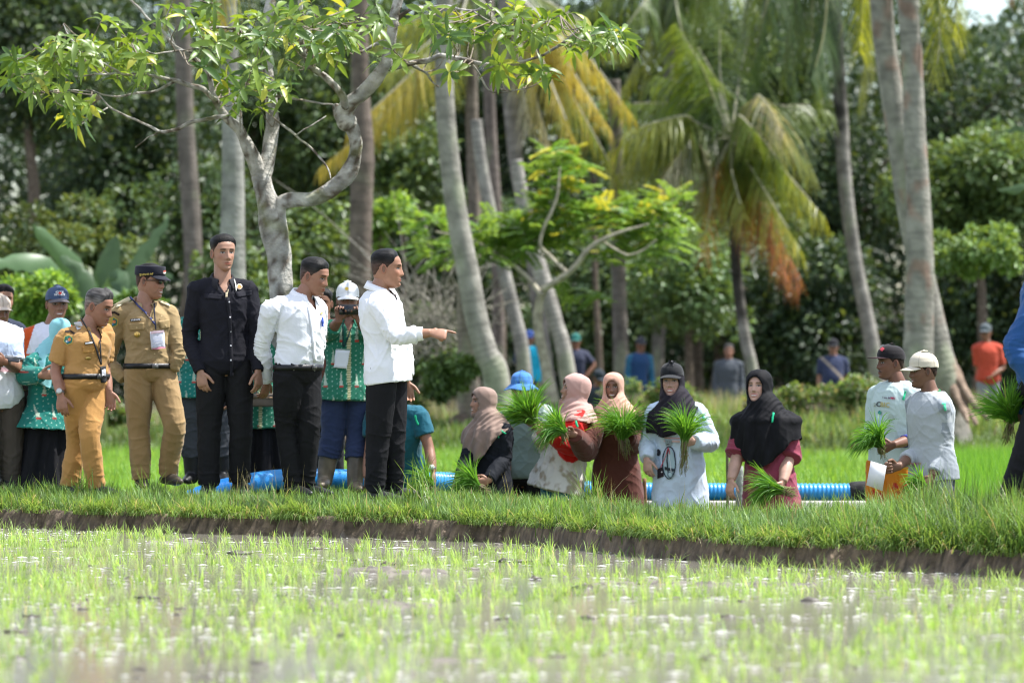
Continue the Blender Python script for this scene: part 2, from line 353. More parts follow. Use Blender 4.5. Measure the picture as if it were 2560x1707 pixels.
def paddy_seedlings():
    m = 13500; y = 13.5+rng.random(m)**.8*16.5; x = rng.uniform(-1, 1, m)*(y*.128+1.6)
    ok = y < edge(x)-.12; x, y = x[ok], y[ok]
    cl = perlin(P3(x*1.1, y*.9, 1)); cs = perlin(P3(x*.55, y*1.5, 21+0*x)); ok = rng.random(len(x)) < np.clip(.42+1.0*cl+1.7*cs, .05, 1)*(.3+.7*sm(.1, 1.2, edge(x)-y)); x, y, cl = x[ok], y[ok], cl[ok]; m = len(x)
    k = 8; n = m*k; X = np.repeat(x, k)+rng.normal(0, .009, n); Y = np.repeat(y, k)+rng.normal(0, .012, n)
    H = np.repeat(.045+.075*rng.random(m), k)*(.5+.7*rng.random(n))*(1+.4*np.repeat(cl, k))
    V, F, C = blades(X, Y, np.full(n, -.21), H, .0026+.0022*rng.random(n), np.abs(rng.normal(.85, .5, n)), rng.uniform(0, 6.28, n), vcol(n, (.20, .36, .08), (.38, .54, .17), (.42, .40, .25), .04)*(.75+.5*np.repeat(rng.random(m), k))[:, None])
    return make_mesh("rice_seedlings", V, F, C)
g = link("paddy_seedlings", paddy_seedlings(), M_RICE); tag(g, "thin young rice shoots standing all over the flooded paddy in front", "rice shoots", kind="stuff")

def paddy_debris():
    "floating straw flakes, foam and clods of mud in the water"
    g = Geo(); B0 = ball((0, 0, 0), (1, 1, 1), m=4)
    def scatter(n, zs, thr):
        y = 13.5+rng.random(n)*15.9; x = rng.uniform(-1, 1, n)*(y*.128+.3); cl = perlin(P3(x*.8, y*2.6, 5))+.4*perlin(P3(x*3, y*6, 15)); ok = (y < edge(x)-.04) & (rng.random(n) < np.clip(thr+2.6*cl, .02, 1)); return x[ok], y[ok]
    x, y = scatter(17000, 0, .05); n = len(x); L_ = .006+.030*rng.random(n)**2.6; Wd = .004+L_*rng.uniform(.1, .45, n); a = rng.normal(0, .25, n); k = 6; t = np.linspace(0, 2*np.pi, k, endpoint=False)
    dx = (np.cos(t)[None]*L_[:, None]*(1+.3*rng.normal(size=(n, k)))); dy = np.sin(t)[None]*Wd[:, None]*(1+.3*rng.normal(size=(n, k))); c, s_ = np.cos(a)[:, None], np.sin(a)[:, None]
    top = np.stack([x[:, None]+dx*c-dy*s_, y[:, None]+dx*s_+dy*c, -.197+.004*rng.random((n, k))], -1); ctr = np.stack([x, y, -.193+.006*rng.random(n)], -1)[:, None]
    V = np.concatenate([top, ctr], 1).reshape(-1, 3); F = ((np.arange(n)*(k+1))[:, None, None]+np.array([[i, (i+1) % k, k] for i in range(k)])[None]).reshape(-1, 3); col = np.where(rng.random(n)[:, None] < .6, (.46, .45, .41), (.18, .16, .13))*rng.uniform(.7, 1.1, (n, 1)); g.add(V, F, np.repeat(col, k+1, 0))
    x, y = scatter(420, 0, .1)
    for i in range(len(x)):
        s0 = .012+.03*rng.random()**2.5; V = B0[0]*np.array([s0*(1+1.5*rng.random()), s0, s0*.45])*(1+.3*rng.normal(size=(len(B0[0]), 1)))+np.array([x[i], y[i], -.2]); g.add(V, B0[1], np.array([.10, .085, .065])*(.6+.8*rng.random()))
    return g.mesh("debris")
tag(link("floating_debris", paddy_debris(), mat("debris", rough=.5, spec=.5)), "pale straw bits and small mud lumps floating on the paddy water", "debris", kind="stuff")

def field_grass():
    parts = []
    n = 84000; y = 36.5+(62-36.5)*rng.random(n)**.9; x = rng.uniform(-1, 1, n)*(y*.125+1.8)
    cl = perlin(P3(x*.7, y*.25, 3)); z = terr(x, y)
    n_ = n; h = (.16+.12*rng.random(n_))*(1+.3*cl); b = sm(53, 58, y); right = sm(-1, 2, x)
    h = h*(1-.35*b)
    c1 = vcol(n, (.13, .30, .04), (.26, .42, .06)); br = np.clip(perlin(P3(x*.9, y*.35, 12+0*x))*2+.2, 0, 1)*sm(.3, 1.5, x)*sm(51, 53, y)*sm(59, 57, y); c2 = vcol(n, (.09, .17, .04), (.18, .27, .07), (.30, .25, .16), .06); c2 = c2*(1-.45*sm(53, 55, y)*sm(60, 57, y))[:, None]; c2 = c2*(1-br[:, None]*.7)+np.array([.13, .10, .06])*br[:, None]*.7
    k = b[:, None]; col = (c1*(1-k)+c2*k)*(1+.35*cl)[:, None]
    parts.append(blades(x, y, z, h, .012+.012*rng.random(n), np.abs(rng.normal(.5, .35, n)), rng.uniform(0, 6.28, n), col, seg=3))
    n = 50000; y = rng.uniform(57, 74, n); x = rng.uniform(-1, 1, n)*(y*.125+.6); right = sm(0, 2.5, x); cl = perlin(P3(x*.9, y*.4, 6))
    ok = rng.random(n) < .35+.9*cl+.4*right; x, y, cl, right = x[ok], y[ok], cl[ok], right[ok]; n = len(x)
    h = (.10+.20*rng.random(n))*(.55+.6*right)*(1+.8*cl)
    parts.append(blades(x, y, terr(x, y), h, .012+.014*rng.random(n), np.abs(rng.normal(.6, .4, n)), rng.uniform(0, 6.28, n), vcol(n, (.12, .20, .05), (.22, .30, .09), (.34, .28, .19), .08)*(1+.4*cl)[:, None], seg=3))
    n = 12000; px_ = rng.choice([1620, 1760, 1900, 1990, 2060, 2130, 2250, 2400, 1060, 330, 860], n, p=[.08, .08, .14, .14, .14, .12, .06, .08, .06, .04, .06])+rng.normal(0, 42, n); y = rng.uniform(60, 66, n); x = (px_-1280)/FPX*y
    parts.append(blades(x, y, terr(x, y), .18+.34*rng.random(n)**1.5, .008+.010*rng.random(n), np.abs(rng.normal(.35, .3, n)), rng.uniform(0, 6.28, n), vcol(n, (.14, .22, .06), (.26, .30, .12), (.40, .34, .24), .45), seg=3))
    V, F, C = join(parts); return make_mesh("field_grass", V, F, C)
tag(link("field_grass", field_grass(), M_GRASS), "bright green grass of the low field and the weedy rise behind the pipe", "grass", kind="stuff")

# the taller rice stand at the right, behind the man with the white cap
def rice_stand():
    n = 16000; y = rng.uniform(30.5, 41, n); x = (rng.uniform(2330, 2640, n)-1280)/FPX*y; z = -.45+.1*sm(33, 37, y); h = .42+.12*rng.random(n)
    V, F, C = blades(x, y, z*np.ones(n), h, .007+.006*rng.random(n), np.abs(rng.normal(.28, .2, n)), rng.uniform(0, 6.28, n), vcol(n, (.11, .29, .03), (.20, .40, .05)))
    return make_mesh("rice_stand", V, F, C)
tag(link("rice_stand", rice_stand(), M_RICE), "dense tall green rice standing behind the men at the right edge", "rice", kind="stuff")

# ---------------------------------------------------------------- blue corrugated pipe, kerb, stakes
def corrugated(pts, r, org, pitch=.022, amp=.006):
    pts = np.array([W(*p) for p in pts]); L_ = np.linalg.norm(np.diff(pts, axis=0), axis=1).sum(); n = int(L_/pitch*6)
    C = catmull(pts, n); T = nrm(np.gradient(C, axis=0)); U = nrm(np.cross(T, (0, 0, 1))); Vv = np.cross(U, T)
    R = r+amp*np.clip(1.6*np.sin(np.arange(n)/6*2*np.pi), -1, 1)*.5
    V, F = rings(C, U, Vv, R, R, 28); nn = perlin(V*6)
    c = np.broadcast_to(np.array(lin((40, 140, 205))), V.shape)*(1+.0*nn[:, None]); k = np.clip(sm(.15, .4, nn+.25*perlin(V*25))*sm(.3, -.6, (V[:, 2]-np.concatenate([np.repeat(C[:, 2], 28), C[:1, 2], C[-1:, 2]]))/r), 0, 1)[:, None]
    c = c*(1-k)+np.array([.12, .09, .06])*k
    return make_mesh("pipe", V-org, F, c)
org = W(1280, 1230, 34.5)
pipe = link("blue_pipe", corrugated([(-260, 1262, 31.0), (0, 1254, 31.1), (250, 1276, 30.9), (430, 1262, 30.9), (530, 1230, 31.2), (610, 1211, 31.4), (690, 1199, 31.8), (780, 1196, 32.5), (900, 1198, 33.0), (1050, 1201, 33.7), (1300, 1214, 34.7), (1500, 1226, 35), (1800, 1230, 35), (2150, 1231, 35)], .073, org), M_PIPE, loc=org)
tag(pipe, "long blue corrugated drainage pipe lying behind the farmers, smeared with mud", "pipe")
V, F = tube([W(2135, 1228, 35)-org, W(2165, 1229, 35)-org, W(2200, 1232, 35)-org], [.082, .088, .08], 24)
link("joint_sleeve", make_mesh("sleeve", V, F, np.full((len(V), 3), .035)*(1+perlin(V*20))[:, None]), M_WOOD, pipe)
V, F = tube([W(2190, 1231, 35)-org, W(2290, 1236, 35.1)-org], [.07, .07], 24)
link("pipe_end", make_mesh("pipe_end", V, F, np.broadcast_to(lin((70, 160, 215)), V.shape)), M_PIPE, pipe)
org = W(2450, 1194, 47)
p2 = link("pale_pipe", corrugated([(2300, 1200, 47), (2450, 1194, 47), (2600, 1189, 47), (2750, 1185, 47)], .05, org), M_PIPE, loc=org); tag(p2, "thin pale blue pipe lying in the grass behind the right-hand rice", "pipe")
V, F = box((0, 0, 0), (2.7, .10, .5)); kb = link("concrete_kerb", make_mesh("kerb", V, F, None, False), M_CONC, loc=(1.85, 34.2, -.42))
kb.modifiers.new("bevel", 'BEVEL').width = .015; tag(kb, "low pale concrete kerb of the ditch running under the blue pipe at right", "kerb")
def stake(px, y0, y1, d, w, col, label, name="wooden_stake"):
    a = W(px, y0, d); b = W(px, y1, d); V, F = tube([b-b, (a-b)*.5+np.array([.004, 0, 0]), a-b], [w/2, w/2*.95, w/2*.9], 7, rnd=False)
    o = link(name, make_mesh(name, V, F, np.broadcast_to(col, V.shape)*(1+.4*perlin(V*30))[:, None], False), M_WOOD, loc=b); tag(o, label, name.split("_")[-1])
stake(1611, 1195, 1330, 33.4, .036, (.25, .15, .08), "short brown wooden stake beside the woman in the brown dress")
stake(1818, 1120, 1320, 33.6, .028, (.16, .15, .09), "tall thin mossy stake left of the woman in the long black hijab")
stake(1848, 1165, 1310, 34.0, .075, (.28, .30, .27), "stubby grey post close behind the woman in the long black hijab", "grey_post")

# ================================================================ TREES
def ground_z(p): return float(terr(np.array([p[0]]), np.array([p[1]]))[0])

def leaf_mesh(P, D, U, Ln, Wd, droop, col, rows=4):
    "vectorised lance-shaped leaves: base P, direction D, up U; 3 columns folded at the midrib"
    n = len(P); s = np.linspace(0, 1, rows+1); wp = np.sin(np.pi*np.clip(s*.96+.02, 0, 1))**.75; wp[0] = .08; wp[-1] = .02
    S = nrm(np.cross(D, U)); U = np.cross(S, D)
    V = np.zeros((n, rows+1, 3, 3))
    for i, t in enumerate(s):
        c = P+D*(Ln*t)[:, None]-U*(droop*Ln*t*t)[:, None]-np.array([0, 0, 1])*(droop*Ln*t*t*.6)[:, None]
        w = (Wd*wp[i]*.5)[:, None]
        V[:, i, 0] = c-S*w+U*w*.35; V[:, i, 1] = c; V[:, i, 2] = c+S*w+U*w*.35
    k = (rows+1)*3; q = []
    for i in range(rows):
        for j in (0, 1): q += [i*3+j, i*3+j+1, (i+1)*3+j+1, (i+1)*3+j]
    F = ((np.arange(n)*k)[:, None]+np.array(q)[None]).reshape(-1, 4)
    return V.reshape(-1, 3), F, np.repeat(col, k, 0)

def leaf_simple(P, D, U, Ln, Wd, col):
    "small leaves of two faces folded at the midrib"
    S = nrm(np.cross(D, U)); n = len(P); U = np.cross(S, D)
    V = np.stack([P, P+D*(Ln*.5)[:, None]+S*(Wd*.5)[:, None]+U*(Wd*.15)[:, None], P+D*Ln[:, None]-U*(Ln*.15)[:, None], P+D*(Ln*.5)[:, None]-S*(Wd*.5)[:, None]+U*(Wd*.15)[:, None]], 1)
    b = (np.arange(n)*4)[:, None]; F = np.stack([b+np.array([[0, 1, 2]]), b+np.array([[0, 2, 3]])], 1).reshape(-1, 3)
    return V.reshape(-1, 3), F, np.repeat(col, 4, 0)

def clump_crown(clumps, n, size, cola, colb, colc=None, pc=0, flat=.75):
    "leaves over the surfaces of clumps (cx,cy,cz,r)"
    clumps = np.asarray(clumps, float); w = clumps[:, 3]**2; idx = rng.choice(len(clumps), n, p=w/w.sum())
    d = nrm(rng.normal(size=(n, 3))); r = clumps[idx, 3]*(.55+.5*rng.random(n)**.5); P = clumps[idx, :3]+d*r[:, None]*np.array([1, 1, flat])
    D = nrm(d+rng.normal(size=(n, 3))*.7+np.array([0, 0, -.25])); U = nrm(np.array([0, 0, 1])+rng.normal(size=(n, 3))*.45+d*.4)
    L_ = size*(.6+.8*rng.random(n)); col = vcol(n, cola, colb, colc, pc)*(.75+.5*rng.random(len(clumps)))[idx][:, None]
    return leaf_simple(P, D, U, L_, L_*.5, col)

def branch_mesh(lines, m=9, col=(.32, .29, .25), warp=.0):
    g = Geo()
    for pts, rad in lines:
        V, F = tube(pts, rad, m, n=max(6, len(pts)*5)); g.add(V, F, col)
    V, F, C = g.arr()
    if warp:
        V = V+np.stack([perlin(V*7+k*9) for k in (1, 2, 3)], 1)*warp
    return V, F, C

# ---- broadleaf trees, far and middle distance
def broad_tree(px, py, rx, ry, d, n, size, ca, cb, label, cc=None, pc=0, nclump=26, cr=(.10, .38), depth=1.0, name="broadleaf_tree", group=None, trunkcol=(.16, .13, .10), trunk=True, cat="tree", mt=None):
    s = d/FPX; c = W(px, py, d); R = np.array([rx*s, max(rx, ry)*s*.8*depth, ry*s]); base = np.array([c[0]+rng.normal()*.1*R[0], c[1], 0]); base[2] = ground_z(base)-.05
    u = nrm(rng.normal(size=(nclump, 3)))*(rng.random((nclump, 1))**.4)*rng.uniform(.6, 1.15, (nclump, 1)); cl = np.column_stack([c+u*R*.95, rng.uniform(*cr, nclump)*min(R[0], R[2])*1.6])
    cl[:, 2] = np.maximum(cl[:, 2], base[2]+.25*cl[:, 3])
    root = empty(name, base)
    V, F, C = clump_crown(cl, n, size, ca, cb, cc, pc)
    link("crown", make_mesh("crown", V-base, F, C), mt or M_LEAFD, root)
    if trunk:
        top = c+np.array([0, 0, -.2*R[2]]); tr = max(.05, min(.22, .06*R[0]))
        lines = [([base*0, (top-base)*.5+rng.normal(size=3)*.06*R[0], top-base], [tr*1.3, tr, tr*.7])]
        for k in range(6): lines.append(([top-base, (top-base)*.6+(cl[k, :3]-base)*.4, cl[k, :3]-base], [tr*.6, tr*.4, tr*.15]))
        V, F, C = branch_mesh(lines, 8, trunkcol, .03); link("trunk", make_mesh("trunk", V, F, C), M_BARK, root)
    tag(root, label, cat, group); return root

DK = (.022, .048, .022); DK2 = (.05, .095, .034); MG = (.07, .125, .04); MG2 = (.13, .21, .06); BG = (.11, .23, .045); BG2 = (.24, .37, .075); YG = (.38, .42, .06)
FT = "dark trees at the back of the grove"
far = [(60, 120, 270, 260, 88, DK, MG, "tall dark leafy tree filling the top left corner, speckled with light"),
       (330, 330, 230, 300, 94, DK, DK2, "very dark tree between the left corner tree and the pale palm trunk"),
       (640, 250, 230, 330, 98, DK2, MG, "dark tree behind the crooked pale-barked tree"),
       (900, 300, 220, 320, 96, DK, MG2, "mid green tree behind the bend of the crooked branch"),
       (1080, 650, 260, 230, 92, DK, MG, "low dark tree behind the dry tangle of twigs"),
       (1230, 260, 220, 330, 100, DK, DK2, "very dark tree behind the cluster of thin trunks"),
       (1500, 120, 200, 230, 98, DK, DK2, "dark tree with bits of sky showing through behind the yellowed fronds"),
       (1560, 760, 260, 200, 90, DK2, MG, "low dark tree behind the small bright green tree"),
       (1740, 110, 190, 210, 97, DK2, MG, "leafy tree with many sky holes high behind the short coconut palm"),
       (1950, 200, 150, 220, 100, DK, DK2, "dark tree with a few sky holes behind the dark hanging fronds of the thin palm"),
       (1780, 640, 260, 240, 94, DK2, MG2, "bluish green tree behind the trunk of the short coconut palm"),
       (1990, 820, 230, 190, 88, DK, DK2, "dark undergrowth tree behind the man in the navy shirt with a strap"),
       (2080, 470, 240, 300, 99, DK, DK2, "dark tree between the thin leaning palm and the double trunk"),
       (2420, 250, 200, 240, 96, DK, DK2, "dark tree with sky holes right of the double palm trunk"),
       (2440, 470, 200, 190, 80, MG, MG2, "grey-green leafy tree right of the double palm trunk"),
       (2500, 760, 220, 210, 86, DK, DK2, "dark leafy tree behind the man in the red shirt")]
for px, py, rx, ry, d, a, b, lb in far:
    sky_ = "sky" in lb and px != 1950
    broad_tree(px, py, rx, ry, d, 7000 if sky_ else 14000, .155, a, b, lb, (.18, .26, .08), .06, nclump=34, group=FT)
# middle distance
broad_tree(190, 650, 215, 150, 66, 11000, .13, MG, (.16, .21, .09), "rounded grey-green bushy tree behind the banana leaves", nclump=40, cr=(.16, .26))
broad_tree(110, 745, 120, 70, 52, 5200, .09, BG, BG2, "bright yellow-green bush behind the man with the blue cap", nclump=24, name="bush", cat="bush", trunk=False, mt=M_LEAF)
broad_tree(330, 770, 90, 60, 54, 2500, .10, MG, BG, "mid green low bush behind the two men in uniform", nclump=16, name="bush", cat="bush", trunk=False)
broad_tree(610, 700, 120, 120, 66, 3000, .13, MG, MG2, "loose green bush between the two pale trunks behind the man in black", nclump=20, name="bush", cat="bush", trunk=False)
broad_tree(770, 600, 110, 130, 72, 3000, .13, MG, MG2, "green sapling right behind the fork of the crooked tree", nclump=16, name="sapling", cat="tree", cc=BG2, pc=.15)
broad_tree(950, 560, 80, 80, 70, 1300, .13, BG, BG2, "small bright sapling left of the leaning palm trunk", nclump=9, name="sapling", cat="tree", mt=M_LEAF)
broad_tree(2455, 620, 130, 70, 62, 3000, .11, MG2, (.18, .30, .10), "lighter green shrub at the right edge above the red-shirted man", nclump=18, name="shrub", cat="bush", trunk=False)
broad_tree(1130, 940, 110, 60, 60, 2000, .10, MG, MG2, "weedy green bush at the foot of the leaning palm", nclump=14, name="bush", cat="bush", trunk=False)
broad_tree(1030, 860, 110, 90, 68, 1800, .13, DK2, MG2, "dark shrub under the pointing man's arm", nclump=14, name="bush", cat="bush", trunk=False)

for px, py, rx, ry, lb in ((1650, 985, 150, 34, "low scrubby weeds on the rise left of the woman in the long black hijab"), (1965, 1000, 120, 42, "scrubby weeds on the rise between the maroon dress and the black cap"), (2130, 985, 80, 50, "knee-high leafy weeds just left of the man with the flat-brimmed cap"),
                       (2490, 1090, 130, 34, "brownish scrub on the field edge at the far right"), (1010, 1020, 90, 40, "straggly weeds in the field behind the bending man in teal"), (300, 1040, 110, 34, "weeds in the field seen between the two men in uniform")):
    broad_tree(px, py, rx, ry, 60, 1700, .075, (.09, .16, .05), (.20, .29, .09), lb, (.33, .28, .18), .15, nclump=26, cr=(.18, .42), name="weeds", cat="weeds", trunk=False, group="clumps of weeds behind the farmers", depth=.25, mt=M_LEAF)
broad_tree(480, 520, 170, 130, 76, 3600, .14, DK2, MG, "mid green leafy tree left of the crooked tree's fork", nclump=30)
broad_tree(1010, 430, 130, 160, 84, 3600, .15, DK2, MG2, "green leafy tree behind the bend of the leaning palm", nclump=30, cc=BG2, pc=.05)
broad_tree(1720, 720, 170, 150, 80, 4600, .14, MG, (.14, .25, .09), "fresh blue-green leafy tree behind the foot of the short coconut palm", nclump=34)
broad_tree(1480, 330, 120, 110, 86, 2600, .15, MG, MG2, "leafy tree seen between the yellowing fronds and the short coconut palm", nclump=24)
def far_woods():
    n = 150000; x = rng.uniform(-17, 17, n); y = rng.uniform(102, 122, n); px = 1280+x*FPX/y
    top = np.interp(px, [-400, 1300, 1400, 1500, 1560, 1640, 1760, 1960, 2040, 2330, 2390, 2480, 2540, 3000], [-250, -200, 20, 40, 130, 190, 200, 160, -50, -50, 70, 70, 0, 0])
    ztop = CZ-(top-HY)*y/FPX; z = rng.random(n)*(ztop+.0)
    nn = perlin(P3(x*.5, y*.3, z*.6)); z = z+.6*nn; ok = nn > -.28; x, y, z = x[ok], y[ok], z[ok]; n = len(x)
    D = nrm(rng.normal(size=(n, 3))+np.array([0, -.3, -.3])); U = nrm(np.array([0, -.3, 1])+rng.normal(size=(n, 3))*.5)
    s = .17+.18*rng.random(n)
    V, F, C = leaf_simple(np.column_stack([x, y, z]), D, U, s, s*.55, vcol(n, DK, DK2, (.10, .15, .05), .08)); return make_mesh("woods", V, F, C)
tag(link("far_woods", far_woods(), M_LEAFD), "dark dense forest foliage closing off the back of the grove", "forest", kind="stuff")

# ---- banana plants
def banana(px, py, d, fr, label):
    base = W(px, 900, d); base[2] = ground_z(base); root = empty("banana_plant", base); g = Geo()
    top = W(px, py, d)-base; V, F = tube([top*0, top*.5, top], [.13, .11, .07], 12); link("stem", make_mesh("stem", V, F, np.broadcast_to((.16, .20, .07), V.shape)), M_LEAF, root)
    for (mx, my, tx, ty, w, dd) in fr:
        A, B, C_ = top, W(mx, my, d+dd*.5)-base, W(tx, ty, d+dd)-base; n = 16; L_ = catmull([A, B, C_], n); T = nrm(np.gradient(L_, axis=0)); S = nrm(np.cross(T, (0, -.9, .45)))
        s = np.linspace(0, 1, n); wd = w*.52*(1+.07*rng.normal(size=n))*np.clip(np.sin(np.pi*np.clip(.06+.94*s, 0, 1))**.5, .05, 1)*np.where(s < .15, .12, 1); Nn = np.cross(S, T)
        rows = np.stack([L_-S*wd[:, None]-Nn*.35*wd[:, None]+rng.normal(size=(n, 3))*.015, L_, L_+S*wd[:, None]-Nn*.35*wd[:, None]+rng.normal(size=(n, 3))*.015], 1).reshape(-1, 3)
        q = np.array([[i*3+j, i*3+j+1, i*3+j+4, i*3+j+3] for i in range(n-1) for j in (0, 1)])
        c = np.array([.09, .16, .075])*(.7+.6*rng.random()); link("leaf", make_mesh("leaf", rows, q, np.broadcast_to(c, rows.shape)*(1+.25*perlin(rows*np.array([9, 9, 9])))[:, None]), M_LEAF, root)
    tag(root, label, "banana plant")
banana(245, 800, 58, [(200, 690, 85, 560, .30, -.5), (262, 700, 290, 585, .33, .2), (320, 690, 420, 545, .22, .5), (330, 720, 430, 690, .28, -.4), (295, 690, 305, 800, .25, -.3)], "banana plant with upright broad leaves behind the man in the tan uniform")
banana(190, 800, 55, [(110, 665, -60, 655, .28, -.6), (215, 700, 150, 640, .2, .3), (250, 740, 330, 760, .25, .2)], "banana plant with one long leaf arching to the left edge")
banana(2640, 640, 60, [(2600, 480, 2500, 478, .14, .3), (2580, 350, 2490, 330, .10, .5), (2700, 480, 2830, 540, .3, .4), (2680, 560, 2790, 700, .3, -.4), (2660, 430, 2720, 300, .28, .2), (2720, 600, 2880, 640, .28, -.2), (2640, 450, 2620, 290, .26, .6)], "banana plant whose pale leaf tips reach in at the right edge")

# ---- the crooked pale tree in front, in focus
def pxline(L_, d0=33.0, dd=0.0):
    n = len(L_); return np.array([W(p[0], p[1], d0+dd*i/(max(1, n-1))) for i, p in enumerate(L_)]), [p[2] for p in L_]
def crooked_tree():
    base = W(705, 1215, 33.0); base[2] = ground_z(base)-.03; base0 = base.copy()
    A = [(650, 440, .062), (632, 385, .055), (600, 330, .045), (565, 294, .036), (537, 250, .026), (522, 195, .02), (500, 160, .019), (440, 118, .015), (400, 75, .012), (360, 35, .01), (320, -10, .008)]
    B = [(652, 445, .07), (668, 400, .062), (680, 335, .052), (681, 270, .05), (672, 200, .045), (664, 120, .04), (668, 60, .04), (680, -30, .035)]
    C_ = [(690, 560, .09), (700, 512, .062), (735, 500, .058), (780, 497, .06), (830, 472, .062), (872, 432, .058), (888, 380, .05), (884, 330, .055), (868, 306, .075), (862, 280, .065), (885, 250, .06), (930, 212, .055), (962, 160, .05), (978, 100, .045), (985, 40, .04), (1005, -30, .035)]
    lines = []
    def add(L_, dd=0., d0=33.0): P, R = pxline(L_, d0, dd); lines.append((P-base0, R)); return P
    add([(705, 1225, .115), (703, 1000, .10), (703, 850, .094), (702, 740, .09), (697, 650, .094), (685, 575, .11), (672, 520, .095), (655, 450, .07)])
    add(A, -.6); add(B, .3); add(C_, -.3)
    add([(872, 300, .05), (850, 290, .045), (842, 270, .03)])                                 # the knotted stub
    add([(866, 262, .034), (855, 238, .03), (815, 195, .028), (775, 160, .026), (757, 110, .02), (755, 60, .017), (748, -10, .014)], -.4, 32.7)
    add([(537, 248, .02), (500, 222, .018), (440, 202, .016), (370, 188, .012), (300, 186, .01), (235, 187, .007)], -.5, 32.7)
    add([(436, 205, .012), (390, 226, .01), (340, 236, .009), (270, 238, .007), (215, 225, .005)], -.3, 32.6)
    add([(567, 294, .02), (510, 297, .017), (470, 310, .015), (430, 328, .014), (402, 328, .012), (345, 302, .009), (280, 270, .007), (250, 240, .005)], .4, 32.6)
    add([(402, 328, .007), (370, 345, .005), (340, 370, .004)], .2, 32.6)
    add([(440, 118, .008), (415, 60, .006), (425, 20, .005), (440, -20, .004)], -.3, 32.6)
    add([(270, 186, .007), (235, 150, .006), (200, 120, .004)], -.4, 32.3)
    add([(500, 160, .01), (460, 128, .007), (380, 135, .006), (330, 110, .004)], -.6, 32.5)
    add([(970, 172, .028), (1000, 165, .024), (1060, 152, .021), (1110, 142, .02), (1160, 148, .018), (1215, 160, .017), (1290, 158, .014), (1350, 140, .012), (1400, 115, .01), (1450, 70, .007)], -.5, 32.9)
    add([(1035, 165, .012), (1065, 185, .01), (1095, 218, .006)], .3)
    add([(1175, 150, .009), (1205, 200, .007), (1240, 230, .006), (1310, 224, .004)], .1, 32.7)
    add([(980, 60, .02), (1040, 20, .014), (1110, 18, .01), (1180, 28, .009), (1225, 5, .008)], -.5, 32.8)
    add([(1180, 28, .007), (1240, 60, .006), (1310, 70, .004), (1400, 40, .003)], -.4, 32.4)
    add([(688, 300, .009), (740, 340, .009), (790, 385, .009), (815, 420, .007), (828, 450, .003)], -.3, 32.8)
    add([(738, 338, .006), (770, 320, .005), (815, 290, .004)], .2, 32.7)
    add([(668, 90, .02), (720, 60, .014), (790, 40, .01), (850, 60, .006)], -.5)
    add([(665, 110, .02), (610, 80, .014), (560, 70, .01), (500, 75, .006)], -.5)
    add([(958, 100, .015), (900, 130, .01), (840, 120, .007), (790, 140, .004)], -.4)
    add([(690, 240, .01), (760, 250, .008), (830, 262, .006)], -.3)
    add([(300, 186, .008), (240, 150, .006), (160, 135, .005), (90, 120, .003)], -.5, 32.3)
    add([(235, 187, .007), (170, 190, .005), (110, 180, .004), (50, 190, .003)], .3, 32.3)
    add([(240, 235, .006), (170, 225, .005), (110, 230, .003)], -.3, 32.4); add([(270, 270, .006), (230, 290, .004), (200, 310, .003)], -.2, 32.7)
    add([(235, 165, .006), (180, 100, .005), (160, 60, .003)], .4, 32.4); add([(370, 188, .007), (330, 130, .005), (290, 80, .003)], .3, 32.5); add([(1400, 115, .006), (1480, 110, .005), (1550, 110, .003)], .2, 32.3); add([(1350, 140, .006), (1330, 90, .005), (1290, 50, .003)], .3, 32.4); add([(600, 330, .007), (600, 270, .006), (615, 210, .004)], -.3, 32.7)
    V, F, Cc = branch_mesh(lines, 14, (.42, .40, .36), .024)
    n1 = perlin(V*9); n2 = perlin(V*28+5); k = sm(.0, .16, n1*.7+.6*n2)[:, None]; k2 = sm(.1, .35, perlin(V*14+20)+.3*n2)[:, None]
    Cc = Cc*(1-k)+np.array([.13, .105, .08])*k; Cc = Cc*(1-.6*k2)+np.array([.60, .60, .57])*.6*k2
    k3 = sm(.12, .35, perlin(V*5+40))[:, None]*.5; Cc = Cc*(1-k3)+np.array([.20, .22, .09])*k3
    root = empty("crooked_tree", base0)
    link("trunk", make_mesh("trunk", V, F, Cc), M_BARK, root)
    # leaf rosettes on twigs
    ell = [(90, 175, 85, 60, 34), (150, 130, 90, 50, 24), (270, 95, 90, 55, 32), (200, 260, 60, 55, 17), (330, 165, 70, 50, 20), (610, 60, 130, 65, 50), (600, 215, 75, 70, 24), (800, 55, 100, 55, 34), (700, 190, 50, 60, 10), (850, 105, 60, 45, 12), (1000, 120, 40, 40, 4), (930, 40, 70, 40, 12),
           (1110, 50, 90, 45, 28), (1260, 60, 110, 55, 34), (1440, 70, 100, 55, 44), (1530, 105, 55, 38, 16), (1275, 165, 60, 28, 9), (1350, 190, 40, 30, 7), (430, 60, 60, 50, 8), (520, 130, 50, 60, 9), (1120, 170, 25, 14, 2), (950, 150, 12, 12, 1)]
    sk = np.concatenate([catmull(P, len(P)*6) for P, R in lines[6:]]); skall = sk+base0
    LP = []; LD = []; LU = []; LL = []; LW = []; DR = []; LC = []; tw = []
